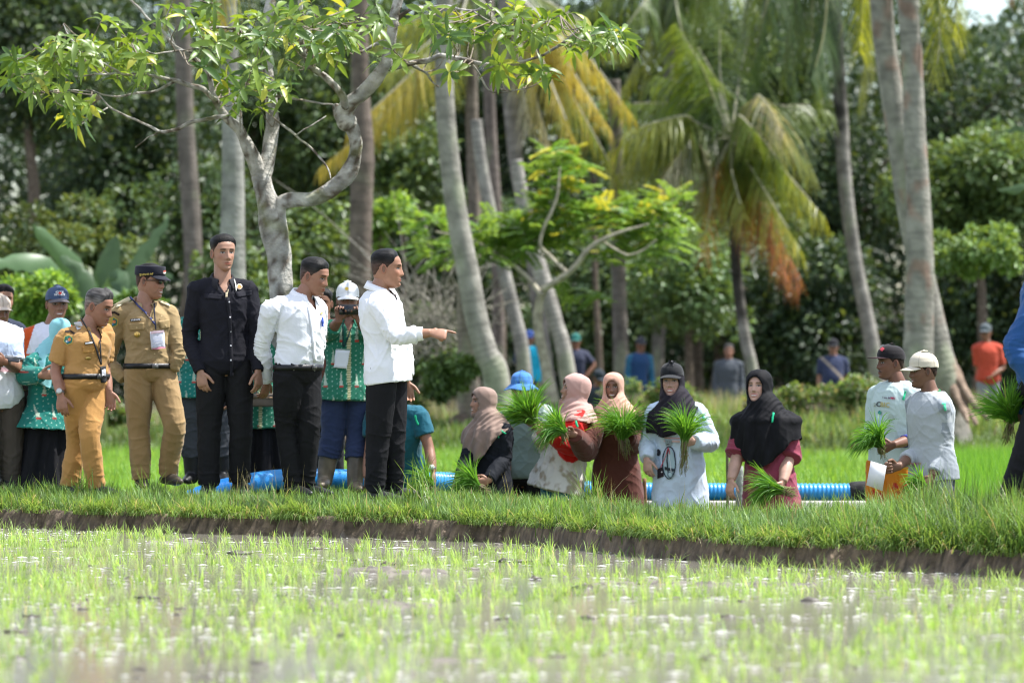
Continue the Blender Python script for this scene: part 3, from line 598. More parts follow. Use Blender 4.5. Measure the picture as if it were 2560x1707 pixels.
    for (cx, cy, rx, ry, n) in ell:
        for _ in range(int(n*.56)+1):
            a = rng.random()*6.28; r = math.sqrt(rng.random()); p = W(cx+rx*r*math.cos(a), cy+ry*r*math.sin(a), 32.6+rng.uniform(-1.1, .9))
            q = p-base0; dd = sk-q; j = np.argmin((dd**2*np.array([1, .35, 1.])).sum(1)+.4*np.maximum(0, sk[:, 2]-q[2])**2); b = sk[j]
            mid = (b+q)/2+np.array([0, 0, -.05])+rng.normal(size=3)*.03; tw.append(([b, mid, q], [.006, .0045, .003]))
            ax = nrm(nrm(q-mid)+np.array([0, 0, .5])); u, v = frame(ax); m = rng.integers(5, 9); a0 = rng.random()*6.28
            tone = rng.random()
            for i in range(m):
                a = a0+i*2.4; d = nrm((u*math.cos(a)+v*math.sin(a))*1.0+ax*rng.uniform(-.1, .7)); LP.append(q-ax*.02*i*.6); LD.append(d); LU.append(nrm(ax+rng.normal(size=3)*.25)); LL.append(rng.uniform(.08, .19)); LW.append(rng.uniform(.03, .056)); DR.append(rng.uniform(.1, .55))
                c = np.array([.065, .14, .035])*(1-tone)+np.array([.22, .32, .045])*tone
                if rng.random() < .06: c = np.array([.40, .42, .06])
                LC.append(c*rng.uniform(.75, 1.25))
    V, F, Cc = branch_mesh(tw, 5, (.27, .23, .18)); tag(link("twigs", make_mesh("twigs", V, F, Cc), M_BARK, root), kind="stuff")
    V, F, Cc = leaf_mesh(np.array(LP), np.array(LD), np.array(LU), np.array(LL), np.array(LW), np.array(DR), np.array(LC)); link("crown", make_mesh("crown", V, F, Cc), M_LEAF, root)
    tag(root, "crooked tree with pale blotchy bark, a knotted S-shaped branch and long glossy leaves", "tree")
crooked_tree()

# ---- the small bright feathery tree
def feather_tree():
    d = 60; base = W(1375, 990, d); base[2] = ground_z(base)-.05; root = empty("small_tree", base); lines = []
    def add(L_, r): P = np.array([W(x, y, d+z-.5) for x, y, z in L_]); lines.append((P-base, r))
    P0 = [(1380, 1000, 0), (1362, 905, 0), (1345, 820, 0), (1347, 760, 0), (1360, 725, 0)]
    lines.append((np.array([W(x, y, d+z) for x, y, z in P0])-base, [.10, .075, .07, .062, .055]))
    add([(1362, 722, 0), (1430, 675, -.2), (1475, 620, -.3), (1540, 585, -.4), (1620, 560, -.4)], [.048, .042, .036, .026, .012])
    add([(1352, 735, 0), (1310, 685, .2), (1250, 640, .5), (1180, 600, .6), (1090, 580, .6)], [.04, .03, .025, .02, .012])
    add([(1415, 680, -.1), (1375, 640, 0), (1350, 600, 0), (1390, 500, 0), (1400, 420, 0)], [.03, .028, .025, .02, .01])
    add([(1510, 605, -.3), (1560, 635, -.4), (1600, 630, -.4), (1640, 600, -.4)], [.016, .014, .012, .008])
    V, F, C = branch_mesh(lines, 9, (.40, .36, .28), .012); link("trunk", make_mesh("trunk", V, F, C), M_BARK, root)
    ell = [(1400, 450, 65, 70, 46), (1400, 550, 85, 60, 50), (1260, 590, 115, 50, 70), (1085, 590, 50, 50, 26), (1170, 630, 80, 40, 20), (1540, 545, 90, 45, 56), (1660, 520, 55, 40, 28), (1640, 590, 70, 45, 28), (1330, 610, 90, 30, 20), (1560, 640, 90, 30, 14), (1450, 735, 60, 20, 8), (1390, 390, 40, 25, 12)]
    P = []; D = []; U = []; Ls = []; Cc = []; st = []
    for cx, cy, rx, ry, n in ell:
        for _ in range(int(n*1.7)):
            a = rng.random()*6.28; r = math.sqrt(rng.random()); q = W(cx+rx*r*math.cos(a), cy+ry*r*math.sin(a), d+rng.uniform(-.3, 1.3))-base
            az = rng.random()*6.28; dr = nrm([math.cos(az), math.sin(az), rng.uniform(-.5, 1.1)]); L_ = rng.uniform(.28, .42); side = nrm(np.cross(dr, (0, 0, 1))); t = rng.random()
            c = np.array(BG)*(1-t)+np.array(BG2)*t
            if rng.random() < .12 and cx > 1330: c = np.array([.45, .45, .07])
            for k in range(11):
                s = (k+1)/11; b = q+dr*L_*s-np.array([0, 0, .18])*L_*s*s
                for sg in (-1, 1): P.append(b); D.append(nrm(side*sg+dr*.4+np.array([0, 0, -.15]))); U.append(nrm(np.array([0, 0, 1])+rng.normal(size=3)*.25)); Ls.append(.12*(1-.3*s)*rng.uniform(.8, 1.2)); Cc.append(c*rng.uniform(.8, 1.2))
    Ls = np.array(Ls); V, F, C = leaf_simple(np.array(P), np.array(D), np.array(U), Ls, Ls*.5, np.array(Cc)); link("crown", make_mesh("crown", V, F, C), M_LEAF, root)
    tag(root, "small tree with slim pale trunk and bright yellow-green feathery leaves, beyond the farmers in headscarves", "tree")
feather_tree()

# ---- coconut palms
def palm_trunk_part(pts, d, root, base, col=(.27, .255, .225), rings_=.085, patch=None, flare=1.25, dark_top=None):
    P = np.array([W(p[0], p[1], d+(p[3] if len(p) > 3 else 0)) for p in pts])-base; R = np.array([p[2]*.5*d/FPX for p in pts])
    n = 160; Q = catmull(np.column_stack([P, R]), n); C = Q[:, :3]; R = Q[:, 3]; R[:10] *= np.linspace(flare, 1, 10)
    arc = np.concatenate([[0], np.cumsum(np.linalg.norm(np.diff(C, axis=0), axis=1))]); R = R*(1+.035*np.abs(np.sin(arc/rings_*np.pi))+.02*perlin(P3(arc*3, 1.)))
    T = nrm(np.gradient(C, axis=0)); U = nrm(np.cross(T, (0, 1, 0))); Vv = np.cross(U, T); m = 18
    V, F = rings(C, U, Vv, R, R, m); a = np.concatenate([np.repeat(arc, m), [0, arc[-1]]])
    c = np.broadcast_to(np.array(col, float), V.shape).copy(); ring = (np.abs(((a/rings_+.25*perlin(V*3)) % 1)-.5) < .09+.12*np.clip(perlin(V*5), 0, 1)); c[ring] *= .78
    c *= (1+.45*perlin(V*np.array([7, 7, 2.5]))+.25*perlin(V*22))[:, None]
    k = sm(.18, .42, perlin(V*np.array([3, 3, 1.5])+11))[:, None]*.45; c = c*(1-k)+np.array([.26, .30, .18])*k
    if patch: k = sm(.12, .3, perlin(V*np.array([5, 5, 3])+30))[:, None]*patch; c = c*(1-k)+np.array([.27, .14, .10])*k
    if dark_top is not None: k = sm(dark_top-.1, dark_top+.1, a/arc[-1]+.25*perlin(V*4))[:, None]; c = c*(1-k)+c*.18*k  # trunk colour darkens above this share of its length
    link("trunk", make_mesh("trunk", V, F, np.clip(c, .01, 1)), M_PALMBARK, root)

def fronds_part(fr, base, root, name="crown", seedcol=None):
    "fronds: (points [(px,py,d)...], leaflet length m, colour a, colour b, rachis colour)"
    parts = []; g = Geo()
    for pts, ll, ca, cb, rc in fr:
        P = np.array([W(*p) for p in pts])-base; n = 60; C = catmull(P, n); T = nrm(np.gradient(C, axis=0)); L_ = np.linalg.norm(np.diff(C, axis=0), axis=1).sum()
        V, F = tube(C[::6], np.linspace(.035, .008, len(C[::6])), 6, n=20); g.add(V, F, rc)
        m = int(L_/.034); t = np.linspace(.12, 1, m); i = np.minimum((t*(n-1)).astype(int), n-2); B = C[i]+(C[i+1]-C[i])*((t*(n-1))-i)[:, None]; Tt = T[i]
        Sd = nrm(np.cross(Tt, (0, 0, 1))+1e-6)
        for sg in (-1, 1):
            dirr = nrm(Sd*sg*rng.uniform(.5, .8, (m, 1))+Tt*.55+np.array([0, 0, -.45])+rng.normal(size=(m, 3))*.12)
            ln = ll*(.35+.75*np.sin(np.pi*np.clip(t*.85+.12, 0, 1)))*rng.uniform(.6, 1.15, m)
            seg = 4; w0 = .015; Vv = []; p = B.copy(); dcur = dirr.copy(); S2 = nrm(np.cross(dirr, Tt)+rng.normal(size=(m, 3))*.2); rows = []
            for s in range(seg+1):
                w = w0*[.7, 1, .9, .6, .08][s]; rows.append(np.stack([p-Tt*w, p+Tt*w], 1)); dcur = nrm(dcur+np.array([0, 0, -.42])+rng.normal(size=(m, 3))*.06); p = p+dcur*(ln/seg)[:, None]
            Vv = np.stack(rows, 1).reshape(-1, 3); k = 2*(seg+1); q = np.array([[2*i_, 2*i_+1, 2*i_+3, 2*i_+2] for i_ in range(seg)]).reshape(-1)
            Fq = ((np.arange(m)*k)[:, None]+q[None]).reshape(-1, 4); tt = np.clip(t[:, None]+.25*rng.normal(size=(m, 1)), 0, 1); c = np.array(ca)*(1-tt)+np.array(cb)*tt; c *= rng.uniform(.75, 1.25, (m, 1))
            parts.append((Vv, Fq, np.repeat(c, k, 0)))
    V, F, C = join(parts); link(name, make_mesh(name, V, F, C), M_LEAF, root)
    V, F, C = g.arr(); link("frond_stalks", make_mesh("stalks", V, F, C), M_WOOD, root)

G1 = (.07, .13, .03); G2 = (.15, .21, .04); Y1 = (.27, .30, .05); Y2 = (.44, .36, .06); OR = (.5, .2, .05); BR = (.30, .12, .06); PALE = (.5, .47, .36); DG = (.035, .065, .02)
def palm(name, trunk, d, label, fr=None, group=None, **kw):
    base = W(trunk[0][0], trunk[0][1], d); base[2] = ground_z(base)-.1
    pts = [(trunk[0][0], HY+(CZ-base[2])*FPX/d, trunk[0][2])]+list(trunk[1:]) if trunk[0][1] is not None else trunk
    root = empty(name, base); palm_trunk_part(pts, d, root, base, **kw)
    if fr: fronds_part(fr, base, root)
    tag(root, label, "palm tree", group); return root
palm("coconut_palm", [(1262, 1030, 74), (1240, 940, 66), (1215, 880, 58), (1190, 790, 56), (1172, 690, 55), (1150, 580, 53), (1130, 450, 50), (1115, 300, 47), (1110, 150, 44), (1112, 0, 40), (1118, -300, 38)], 57, "slender grey coconut palm leaning left, right of the pointing man's hand",
     fr=[([(1118, -300, 57), (1060, -330, 56), (960, -220, 55.5), (920, -80, 55)], .8, G1, G2, PALE)])
palm("coconut_palm", [(2376, 1030, 100), (2362, 960, 84), (2345, 880, 72), (2325, 780, 64), (2295, 640, 60), (2268, 500, 58), (2245, 330, 58), (2218, 150, 57), (2203, 0, 56), (2185, -300, 54)], 57, "rear stem of the thick grey palm pair, crossing right at its rooted base", patch=.45)
palm("coconut_palm", [(2298, 1010, 84), (2296, 900, 76), (2298, 780, 72), (2300, 640, 68), (2296, 500, 60), (2287, 330, 54), (2280, 150, 52), (2270, 0, 52), (2262, -300, 50)], 56.3, "front upright stem of the pair of thick grey palms, with reddish patches", patch=.55,
     fr=[([(2262, -260, 56.3), (2330, -230, 56), (2390, -60, 56.5), (2385, 90, 57)], .9, G1, Y1, PALE), ([(2262, -260, 56.3), (2320, -190, 57), (2350, 40, 58), (2340, 200, 58)], .8, G1, Y1, PALE), ([(2262, -260, 56.3), (2370, -300, 56), (2480, -160, 56), (2530, -20, 56)], .7, BR, (.2, .12, .07), PALE), ([(2262, -260, 56.3), (2400, -330, 56), (2540, -200, 56), (2570, 0, 56)], .8, (.2, .12, .08), BR, PALE), ([(2262, -260, 56.3), (2200, -220, 57), (2160, -60, 59), (2150, 130, 60)], .9, G1, Y1, PALE)])
palm("coconut_palm", [(2200, 1000, 44), (2192, 930, 40), (2178, 850, 37), (2160, 760, 35), (2140, 660, 34), (2122, 540, 34), (2110, 420, 34), (2104, 300, 34), (2095, 150, 32), (2088, 0, 30), (2080, -160, 30)], 76, "thin pale palm leaning left beside the thick palm pair, darker towards its top", dark_top=.62,
     fr=[([(2080, -160, 76), (2010, -190, 75.5), (1930, -60, 75), (1900, 120, 75)], 1.3, DG, G1, (.2, .2, .1)), ([(2080, -160, 76), (2040, -160, 75.5), (1985, 20, 75), (1950, 200, 75)], 1.3, DG, G2, (.2, .2, .1)), ([(2080, -160, 76), (1960, -250, 76), (1840, -160, 76), (1800, 40, 76)], 1.3, DG, G2, (.2, .2, .1)), ([(2080, -160, 76), (2120, -180, 75), (2170, 0, 75), (2180, 170, 75)], 1.2, G1, Y1, PALE), ([(2080, -160, 76), (2070, -60, 74), (2060, 80, 73.5), (2030, 200, 73)], 1.1, DG, G1, (.2, .2, .1)), ([(2080, -160, 76), (1980, -200, 77), (1880, -30, 78), (1850, 160, 78)], 1.6, DG, G2, (.2, .2, .1)), ([(2080, -160, 76), (1990, -180, 75), (1920, 0, 74), (1870, 230, 74)], 1.6, DG, G1, (.2, .2, .1)), ([(2080, -160, 76), (2030, -150, 77), (1980, 40, 77), (1990, 260, 77)], 1.5, DG, G1, (.2, .2, .1)), ([(2080, -160, 76), (2050, -120, 75), (2030, 60, 74.5), (2060, 280, 74.5)], 1.4, DG, G2, (.2, .2, .1)), ([(2080, -160, 76), (2130, -120, 77), (2170, 60, 77), (2150, 240, 77)], 1.4, G1, Y1, (.2, .2, .1)), ([(2080, -160, 76), (1930, -260, 75), (1780, -140, 74), (1730, 90, 74)], 1.4, DG, G2, (.2, .2, .1)), ([(2080, -160, 76), (2150, -230, 76), (2260, -170, 77), (2330, 0, 77)], 1.1, G1, Y1, PALE)])
def crown_fr(cx, cy, d, tips, ll, ca, cb, rc):
    out = []
    for (mx, my, tx, ty, dd, a, b) in tips:
        out.append(([(cx, cy, d), ((cx+mx*2)/3, (cy+my*2)/3, d+dd*.25), (mx, my, d+dd*.6), (tx, ty, d+dd)], ll, a or ca, b or cb, rc))
    return out
palm("coconut_palm", [(1900, 1000, 32), (1880, 920, 30), (1862, 840, 28), (1845, 720, 27), (1838, 620, 26), (1832, 520, 26), (1826, 420, 26), (1824, 350, 30)], 74, "short coconut palm with a full hanging crown and one reddish dead frond", dark_top=.38,
     fr=crown_fr(1826, 345, 74, [(1740, 220, 1640, 190, 1, None, None), (1700, 290, 1560, 330, -1, G1, Y1), (1720, 360, 1620, 510, -1.2, G1, PALE), (1790, 200, 1730, 90, .5, None, None), (1850, 190, 1880, 60, 1.5, None, None), (1900, 240, 1960, 330, -1.5, G1, PALE), (1940, 300, 2030, 420, .8, G2, Y1),
                                 (1935, 400, 2060, 540, -1.3, G1, Y1), (1890, 440, 2000, 620, -1.8, G1, Y1), (1880, 450, 1985, 600, .7, G2, Y2), (1900, 490, 2000, 690, -.9, OR, BR), (1890, 500, 1975, 700, -.5, (.3, .2, .06), BR), (1790, 430, 1758, 640, -1, Y1, OR), (1770, 440, 1740, 560, .6, G2, Y1), (1830, 430, 1860, 540, -1.6, G2, Y1), (1690, 260, 1540, 260, 1.8, None, None), (1880, 270, 2080, 260, 2, G1, G2), (1640, 330, 1530, 450, 1.2, G2, Y1), (1750, 160, 1690, 60, -1, None, None), (1780, 260, 1700, 300, 1, None, None), (1800, 180, 1800, 40, .8, None, None), (1920, 260, 2010, 280, 1, None, None), (1900, 340, 1960, 420, -1.6, G1, G2), (1680, 300, 1520, 380, .4, G1, Y1), (1850, 290, 1890, 330, -2, G1, G2)], 1.25, G1, G2, (.42, .40, .28)))
palm("coconut_palm", [(582, 1010, 84), (582, 900, 76), (580, 780, 70), (580, 650, 66), (582, 560, 60), (582, 400, 54), (578, 270, 46), (572, 130, 44), (570, 0, 42), (570, -250, 42)], 54, "straight pale grey palm trunk behind the crooked tree, left of its fork", col=(.26, .255, .235),
     fr=[([(570, -250, 54), (500, -250, 54), (430, -80, 54), (405, 90, 54)], .8, (.18, .18, .10), Y1, PALE), ([(570, -250, 54), (640, -230, 54), (560, -60, 53), (540, 90, 53)], .8, G2, Y2, PALE)])
GT = "thin bare trunks of the palms in the middle of the grove"
palm("coconut_palm", [(500, 1000, 52), (490, 800, 48), (484, 650, 46), (476, 500, 46), (466, 350, 44), (460, 200, 42), (455, 0, 40), (450, -250, 40)], 72, "dim brownish trunk left of the straight pale palm behind the officials", group=GT, col=(.16, .14, .12))
palm("coconut_palm", [(905, 1000, 56), (902, 850, 54), (900, 700, 54), (902, 560, 56), (905, 460, 56), (905, 380, 60), (900, 200, 44), (900, 0, 40), (900, -250, 40)], 64, "rough dark brown trunk just left of the pointing man's head", group=GT, col=(.15, .12, .10), rings_=.3)
palm("coconut_palm", [(1178, 1000, 36), (1182, 700, 34), (1186, 536, 32), (1181, 344, 32), (1178, 200, 30), (1176, 0, 28), (1175, -60, 28)], 78, "dim brown trunk close behind the leaning palm, leftmost of the thin cluster", group=GT, col=(.2, .17, .14),
     fr=crown_fr(1175, -40, 78, [(1080, 100, 960, 190, -1, G2, Y1), (1040, 170, 870, 330, -1.5, Y1, Y2), (1100, 150, 980, 300, .5, Y1, G2), (1010, 240, 800, 420, 0, Y1, Y2), (1150, 60, 1130, 250, -1, G2, Y1), (1240, 60, 1290, 180, -1, G1, G2), (1060, 40, 940, 80, 1, G2, Y1)], 1.0, G2, Y1, PALE))
palm("coconut_palm", [(1250, 1000, 32), (1246, 800, 30), (1240, 536, 29), (1228, 344, 28), (1222, 200, 28), (1220, 0, 28), (1220, -60, 28)], 82, "thin brown trunk in the middle of the cluster, behind the bright small tree's left side", group=GT, col=(.19, .16, .14))
palm("coconut_palm", [(1380, 1000, 40), (1350, 800, 36), (1330, 620, 35), (1315, 536, 35), (1292, 421, 36), (1278, 268, 38), (1268, 130, 36), (1262, 0, 34), (1260, -60, 34)], 74, "thin trunk with a pale edge, rightmost of the cluster above the small bright tree", group=GT, col=(.22, .2, .18),
     fr=crown_fr(1262, -40, 74, [(1370, 60, 1480, 180, -1, G2, Y2), (1400, 130, 1530, 330, -.5, Y2, Y2), (1350, 140, 1440, 360, -1.5, Y1, Y2), (1440, 100, 1590, 300, .5, Y1, Y2), (1320, 180, 1390, 420, .4, Y1, PALE), (1420, 220, 1560, 470, 0, Y2, G2), (1300, 120, 1320, 330, -1, G2, PALE), (1380, 10, 1560, 120, 1, G1, Y1)], 1.0, G2, Y1, (.6, .57, .48)))
palm("coconut_palm", [(1320, 960, 40), (1306, 880, 36), (1284, 780, 34), (1262, 690, 34), (1240, 600, 33), (1205, 420, 30), (1190, 300, 28)], 70, "slanting pale trunk meeting the ground left of the far man with arms akimbo", group=GT, col=(.28, .265, .24))
palm("coconut_palm", [(1440, 960, 46), (1410, 880, 40), (1390, 810, 38), (1366, 730, 42), (1340, 640, 38), (1310, 520, 34), (1290, 400, 30)], 68, "slanting pale trunk touching the slim small tree, above the woman in the pink hijab", group=GT, col=(.31, .29, .26))
palm("coconut_palm", [(1555, 1000, 44), (1552, 880, 38), (1548, 740, 36), (1545, 618, 36), (1542, 480, 34), (1540, 380, 34), (1535, 200, 30)], 76, "dim upright trunk behind the man in the blue jersey", group=GT, col=(.17, .15, .13))
palm("coconut_palm", [(1168, 1000, 44), (1165, 900, 40), (1163, 800, 44), (1160, 700, 30)], 61, "short grey dead stump behind the foot of the leaning palm", group=GT, col=(.26, .22, .18))

palm("coconut_palm", [(1640, 1000, 34), (1650, 700, 28), (1660, 450, 27), (1670, 200, 27), (1675, -90, 27)], 88, "dim thin palm far behind, its fronds fanning out above the short coconut palm", group=GT, col=(.15, .14, .12),
     fr=crown_fr(1675, -70, 88, [(1600, 20, 1520, 130, -1, None, None), (1640, 60, 1600, 230, 0, G1, Y1), (1700, 60, 1740, 240, -1, None, None), (1740, 0, 1850, 120, 1, G1, G2), (1580, -50, 1450, 40, 1, None, None), (1770, -60, 1900, 30, 0, None, None), (1680, 70, 1670, 260, 1, G1, Y1), (1620, 100, 1540, 250, .5, G2, Y1)], 1.1, G1, G2, (.3, .3, .2)))
# dry tangle of vines, fallen branches, roots
def tangle():
    base = W(1090, 900, 62); base[2] = ground_z(base); lines = []
    for _ in range(150):
        x = rng.normal(1080, 55); y0 = rng.uniform(800, 900); p = W(x, y0, 62+rng.uniform(-.6, .6))-base; L_ = [p]
        v = rng.normal(size=3)*.12+np.array([0, 0, .16])
        for k in range(5): p = p+v; v = v+rng.normal(size=3)*.09-np.array([0, 0, .03]); L_.append(p)
        lines.append((L_, [.010, .009, .008, .007, .005, .003]))
    V, F, C = branch_mesh(lines, 5, (.30, .28, .24)); o = link("dry_vines", make_mesh("vines", V, F, C), M_BARK, loc=base); tag(o, "grey tangle of dry vines hanging left of the leaning palm", "vines")
tangle()
def log(p0, p1, d, r, col, label, name="log"):
    a = W(*p0, d); b = W(*p1, d); c = (a+b)/2; V, F = tube([a-c, (a-c)*.3+rng.normal(size=3)*.03, b-c], [r, r*1.1, r*.8], 10); V = V+np.stack([perlin(V*5+k*7) for k in range(3)], 1)*.05*r/.1
    tag(link(name, make_mesh(name, V, F, np.broadcast_to(col, V.shape)*(1+.5*perlin(V*12))[:, None]), M_BARK, loc=c), label, "log" if name == "log" else "branch")
log((1150, 1058), (1205, 1070), 60, .14, (.17, .13, .10), "short dark brown log on the grass left of the woman in the taupe hijab")
log((2130, 1030), (2220, 985), 61, .05, (.35, .31, .26), "pale fallen branch on the weeds left of the man with the black cap", "fallen_branch")
log((2010, 1010), (2150, 1035), 60, .07, (.28, .22, .16), "long dry brown branch lying on the rise behind the woman in the black hijab", "fallen_branch")
log((840, 1090), (870, 1105), 50, .13, (.12, .09, .07), "small dark stump in the field left of the rubber boots")
def roots():
    base = W(2365, 1035, 57); base[2] = ground_z(base); lines = []
    for (x0, y0, x1, y1, x2, y2) in [(2385, 930, 2420, 990, 2465, 1045), (2370, 940, 2395, 1000, 2420, 1050), (2350, 950, 2355, 1010, 2350, 1050), (2380, 950, 2410, 1010, 2440, 1060), (2330, 960, 2320, 1010, 2300, 1050)]:
        lines.append(([W(x0, y0, 57)-base, W(x1, y1, 56.7)-base, W(x2, y2, 56.4)-base], [.10, .06, .03]))
    V, F, C = branch_mesh(lines, 7, (.27, .20, .15), .05); o = link("root_mass", make_mesh("roots", V, F, C), M_BARK, loc=base); tag(o, "spreading brown root mass at the foot of the thick palm pair", "roots")
roots()

# ================================================================ PEOPLE
def cloth(name, rough=.85, sheen=.12, bump=.0012, bscale=110, noise=None, spec=.2): return mat(name, rough=rough, sheen=sheen, bump=bump, bscale=bscale, bdetail=5, noise=noise, spec=spec)
M_CLOTH = cloth("cloth"); M_DARKCLOTH = mat("dark_cloth", rough=.8, spec=.14, bump=.0015, bscale=100, bdetail=5); M_DARKSCARF = mat("dark_scarf_cloth", rough=.75, spec=.13, bump=.001, bscale=60); M_SCARF = cloth("scarf_cloth", rough=.7, bump=.001, bscale=60)
M_SKIN = mat("skin", rough=.48, spec=.4, noise=(22, .14), sss=.0); M_HAIR = mat("hair", rough=.5, spec=.14, bump=.004, bscale=140); M_RUBBER = mat("rubber", rough=.45, spec=.4, noise=(12, .4)); M_LEATHER = mat("leather", rough=.45, spec=.4, bump=.002, bscale=60)
M_PRINT = mat("print", rough=.7, spec=.2); M_GLOSS = mat("gloss", rough=.12, spec=.6); M_BRASS = mat("brass", rough=.3, metallic=.8); M_PAPER = mat("paper", rough=.8, spec=.15)

def remesh(parts, voxel, smooth=3):
    "fuse overlapping closed pieces into one continuous surface"
    g = Geo()
    for V, F in parts: g.add(V, F)
    V, F, C = g.arr(); me = make_mesh("tmp", V, F); o = bpy.data.objects.new("tmp", me); COL.objects.link(o)
    r = o.modifiers.new("r", 'REMESH'); r.mode = 'VOXEL'; r.voxel_size = voxel; r.adaptivity = 0
    if smooth: s = o.modifiers.new("s", 'SMOOTH'); s.factor = .5; s.iterations = smooth
    dg = bpy.context.evaluated_depsgraph_get(); dg.update(); m2 = bpy.data.meshes.new_from_object(o.evaluated_get(dg), depsgraph=dg)
    n = len(m2.vertices); V = np.empty(n*3, np.float32); m2.vertices.foreach_get("co", V); V = V.reshape(-1, 3).astype(float)
    N_ = np.empty(n*3, np.float32); m2.vertex_normals.foreach_get("vector", N_); N_ = N_.reshape(-1, 3).astype(float)
    idx = np.empty(len(m2.loops), np.int32); m2.loops.foreach_get("vertex_index", idx); F = idx.reshape(-1, 4)
    bpy.data.objects.remove(o); bpy.data.meshes.remove(me); bpy.data.meshes.remove(m2)
    return V, F, N_

def keep_faces(V, F, N_, keepv, C=None):
    "drop every face with a vertex outside keepv"
    kf = keepv[F].all(1); F = F[kf]; used = np.zeros(len(V), bool); used[F.ravel()] = True; mp_ = np.cumsum(used)-1
    return V[used], mp_[F], N_[used], used
def boundary(F, n):
    e = np.concatenate([F[:, [i, (i+1) % F.shape[1]]] for i in range(F.shape[1])]); e.sort(1); key = e[:, 0].astype(np.int64)*n+e[:, 1]
    u, c = np.unique(key, return_counts=True); b = u[c == 1]; m = np.zeros(n, bool); m[b//n] = True; m[b % n] = True; return m

_TW = np.array([[.8, 0, .6], [0, 1, 0], [-.6, 0, .8]])
def wrinkle(V, N_, amp, zones=(), seed=0.0, drape=1.0):
    w = .35*np.stack([perlin(V*4+seed), perlin(V*4+seed+9), perlin(V*4+seed+17)], 1)
    h = amp*(1.3*ridge(V@_TW*np.array([7, 7, 2.6])*drape+w*2+seed)**3+1.0*ridge(V@_TW.T*np.array([11, 11, 3.6])+w*3+seed+5)**3-.4)+amp*1.0*perlin(V*3.5+seed)
    for c, R, a, fr, am in zones:
        a = nrm(a); q = V-c; ax = q@a; pp = (q-ax[:, None]*a)*5.5+a*(ax*fr*.30)[:, None]+w*1.5+seed; h = h+am*1.7*(ridge(pp)**3.2-.2)*np.exp(-(q**2).sum(1)/R**2)
    return V+N_*h[:, None]

# ---- head
_HZ = np.array([-.124, -.118, -.108, -.092, -.07, -.05, -.03, 0, .03, .06, .085, .103, .114, .118])
_HF = np.array([.045, .066, .082, .088, .089, .088, .087, .086, .090, .084, .069, .047, .024, .004])
_HB = np.array([-.030, -.040, -.055, -.068, -.078, -.086, -.092, -.099, -.103, -.101, -.089, -.068, -.04, -.006])
_HW = np.array([.012, .024, .037, .048, .058, .064, .068, .072, .0745, .0755, .068, .052, .031, .005])
def head_grid(nr=64, nt=88, fat=1.0):
    t = np.linspace(0, 1, nr); z = np.interp(t, [0, .12, .9, 1], [-.124, -.105, .1, .118]); f = np.interp(z, _HZ, _HF); b = np.interp(z, _HZ, _HB); w = np.interp(z, _HZ, _HW)*(1+(fat-1)*sm(.04, -.04, z))
    k = np.array([.25, .5, .25]); 
    for _ in range(2):
        for a in (f, b, w): a[1:-1] = np.convolve(a, k, 'valid')
    th = np.linspace(-np.pi, np.pi, nt, endpoint=False); th = th-.48*np.sin(th)
    c, s = np.cos(th), np.sin(th); p = 2.25; cc = np.sign(c)*np.abs(c)**(2/p); ss = np.sign(s)*np.abs(s)**(2/p)
    x = w[:, None]*ss[None]; y = np.where(c[None] > 0, f[:, None]*cc[None], -b[:, None]*cc[None]); zz = np.repeat(z[:, None], nt, 1)
    return x, y, zz, th
def gs(x, s): return np.exp(-.5*(x/s)**2)
def head_points(fat=1.0, jaw=0.0):
    x, y, z, th = head_grid(fat=fat); fr = sm(.0, .05, y)
    amp = np.interp(z, [-.05, -.043, -.034, -.02, .012, .026], [0, .012, .024, .020, .008, 0]); sg = np.interp(z, [-.045, -.034, -.015, .02], [.014, .0125, .009, .007])
    d = amp*np.exp(-.5*(x/sg)**2)
    for s in (-1, 1): d = d-.011*gs(x-s*.031, .0135)*gs(z-.006, .011)+.004*gs(x-s*.031, .009)*gs(z-.004, .006)+.005*gs(x-s*.044, .016)*gs(z+.022, .014)+.004*gs(x-s*.030, .02)*gs(z-.030, .007)
    d = d+.006*gs(x, .02)*gs(z+.061, .006)+.006*gs(x, .018)*gs(z+.073, .005)-.004*gs(x, .022)*gs(z+.067, .0022)-.004*gs(x, .016)*gs(z+.084, .005)+.007*gs(x, .018)*gs(z+.102, .011)
    y2 = y+d*fr
    return x, y2, z, th
def grid_faces(nr, nt): return np.array([[i*nt+j, i*nt+(j+1) % nt, (i+1)*nt+(j+1) % nt, (i+1)*nt+j] for i in range(nr-1) for j in range(nt)])
_HFaces = grid_faces(64, 88)

def rotm(yaw, pitch=0, roll=0):
    "columns: lateral, front, up of a head or body facing yaw (0 = towards the camera, 90 = picture right)"
    y = math.radians(yaw); p = math.radians(pitch); r = math.radians(roll)
    f = np.array([math.sin(y)*math.cos(p), -math.cos(y)*math.cos(p), math.sin(p)]); l = np.array([math.cos(y), math.sin(y), 0.]); u = np.cross(l*-1, f); u = np.cross(f, l)*-1 if np.cross(f, l)[2] < 0 else np.cross(f, l)
    l2 = l*math.cos(r)+u*math.sin(r); u2 = -l*math.sin(r)+u*math.cos(r)
    return np.column_stack([l2, f, u2])

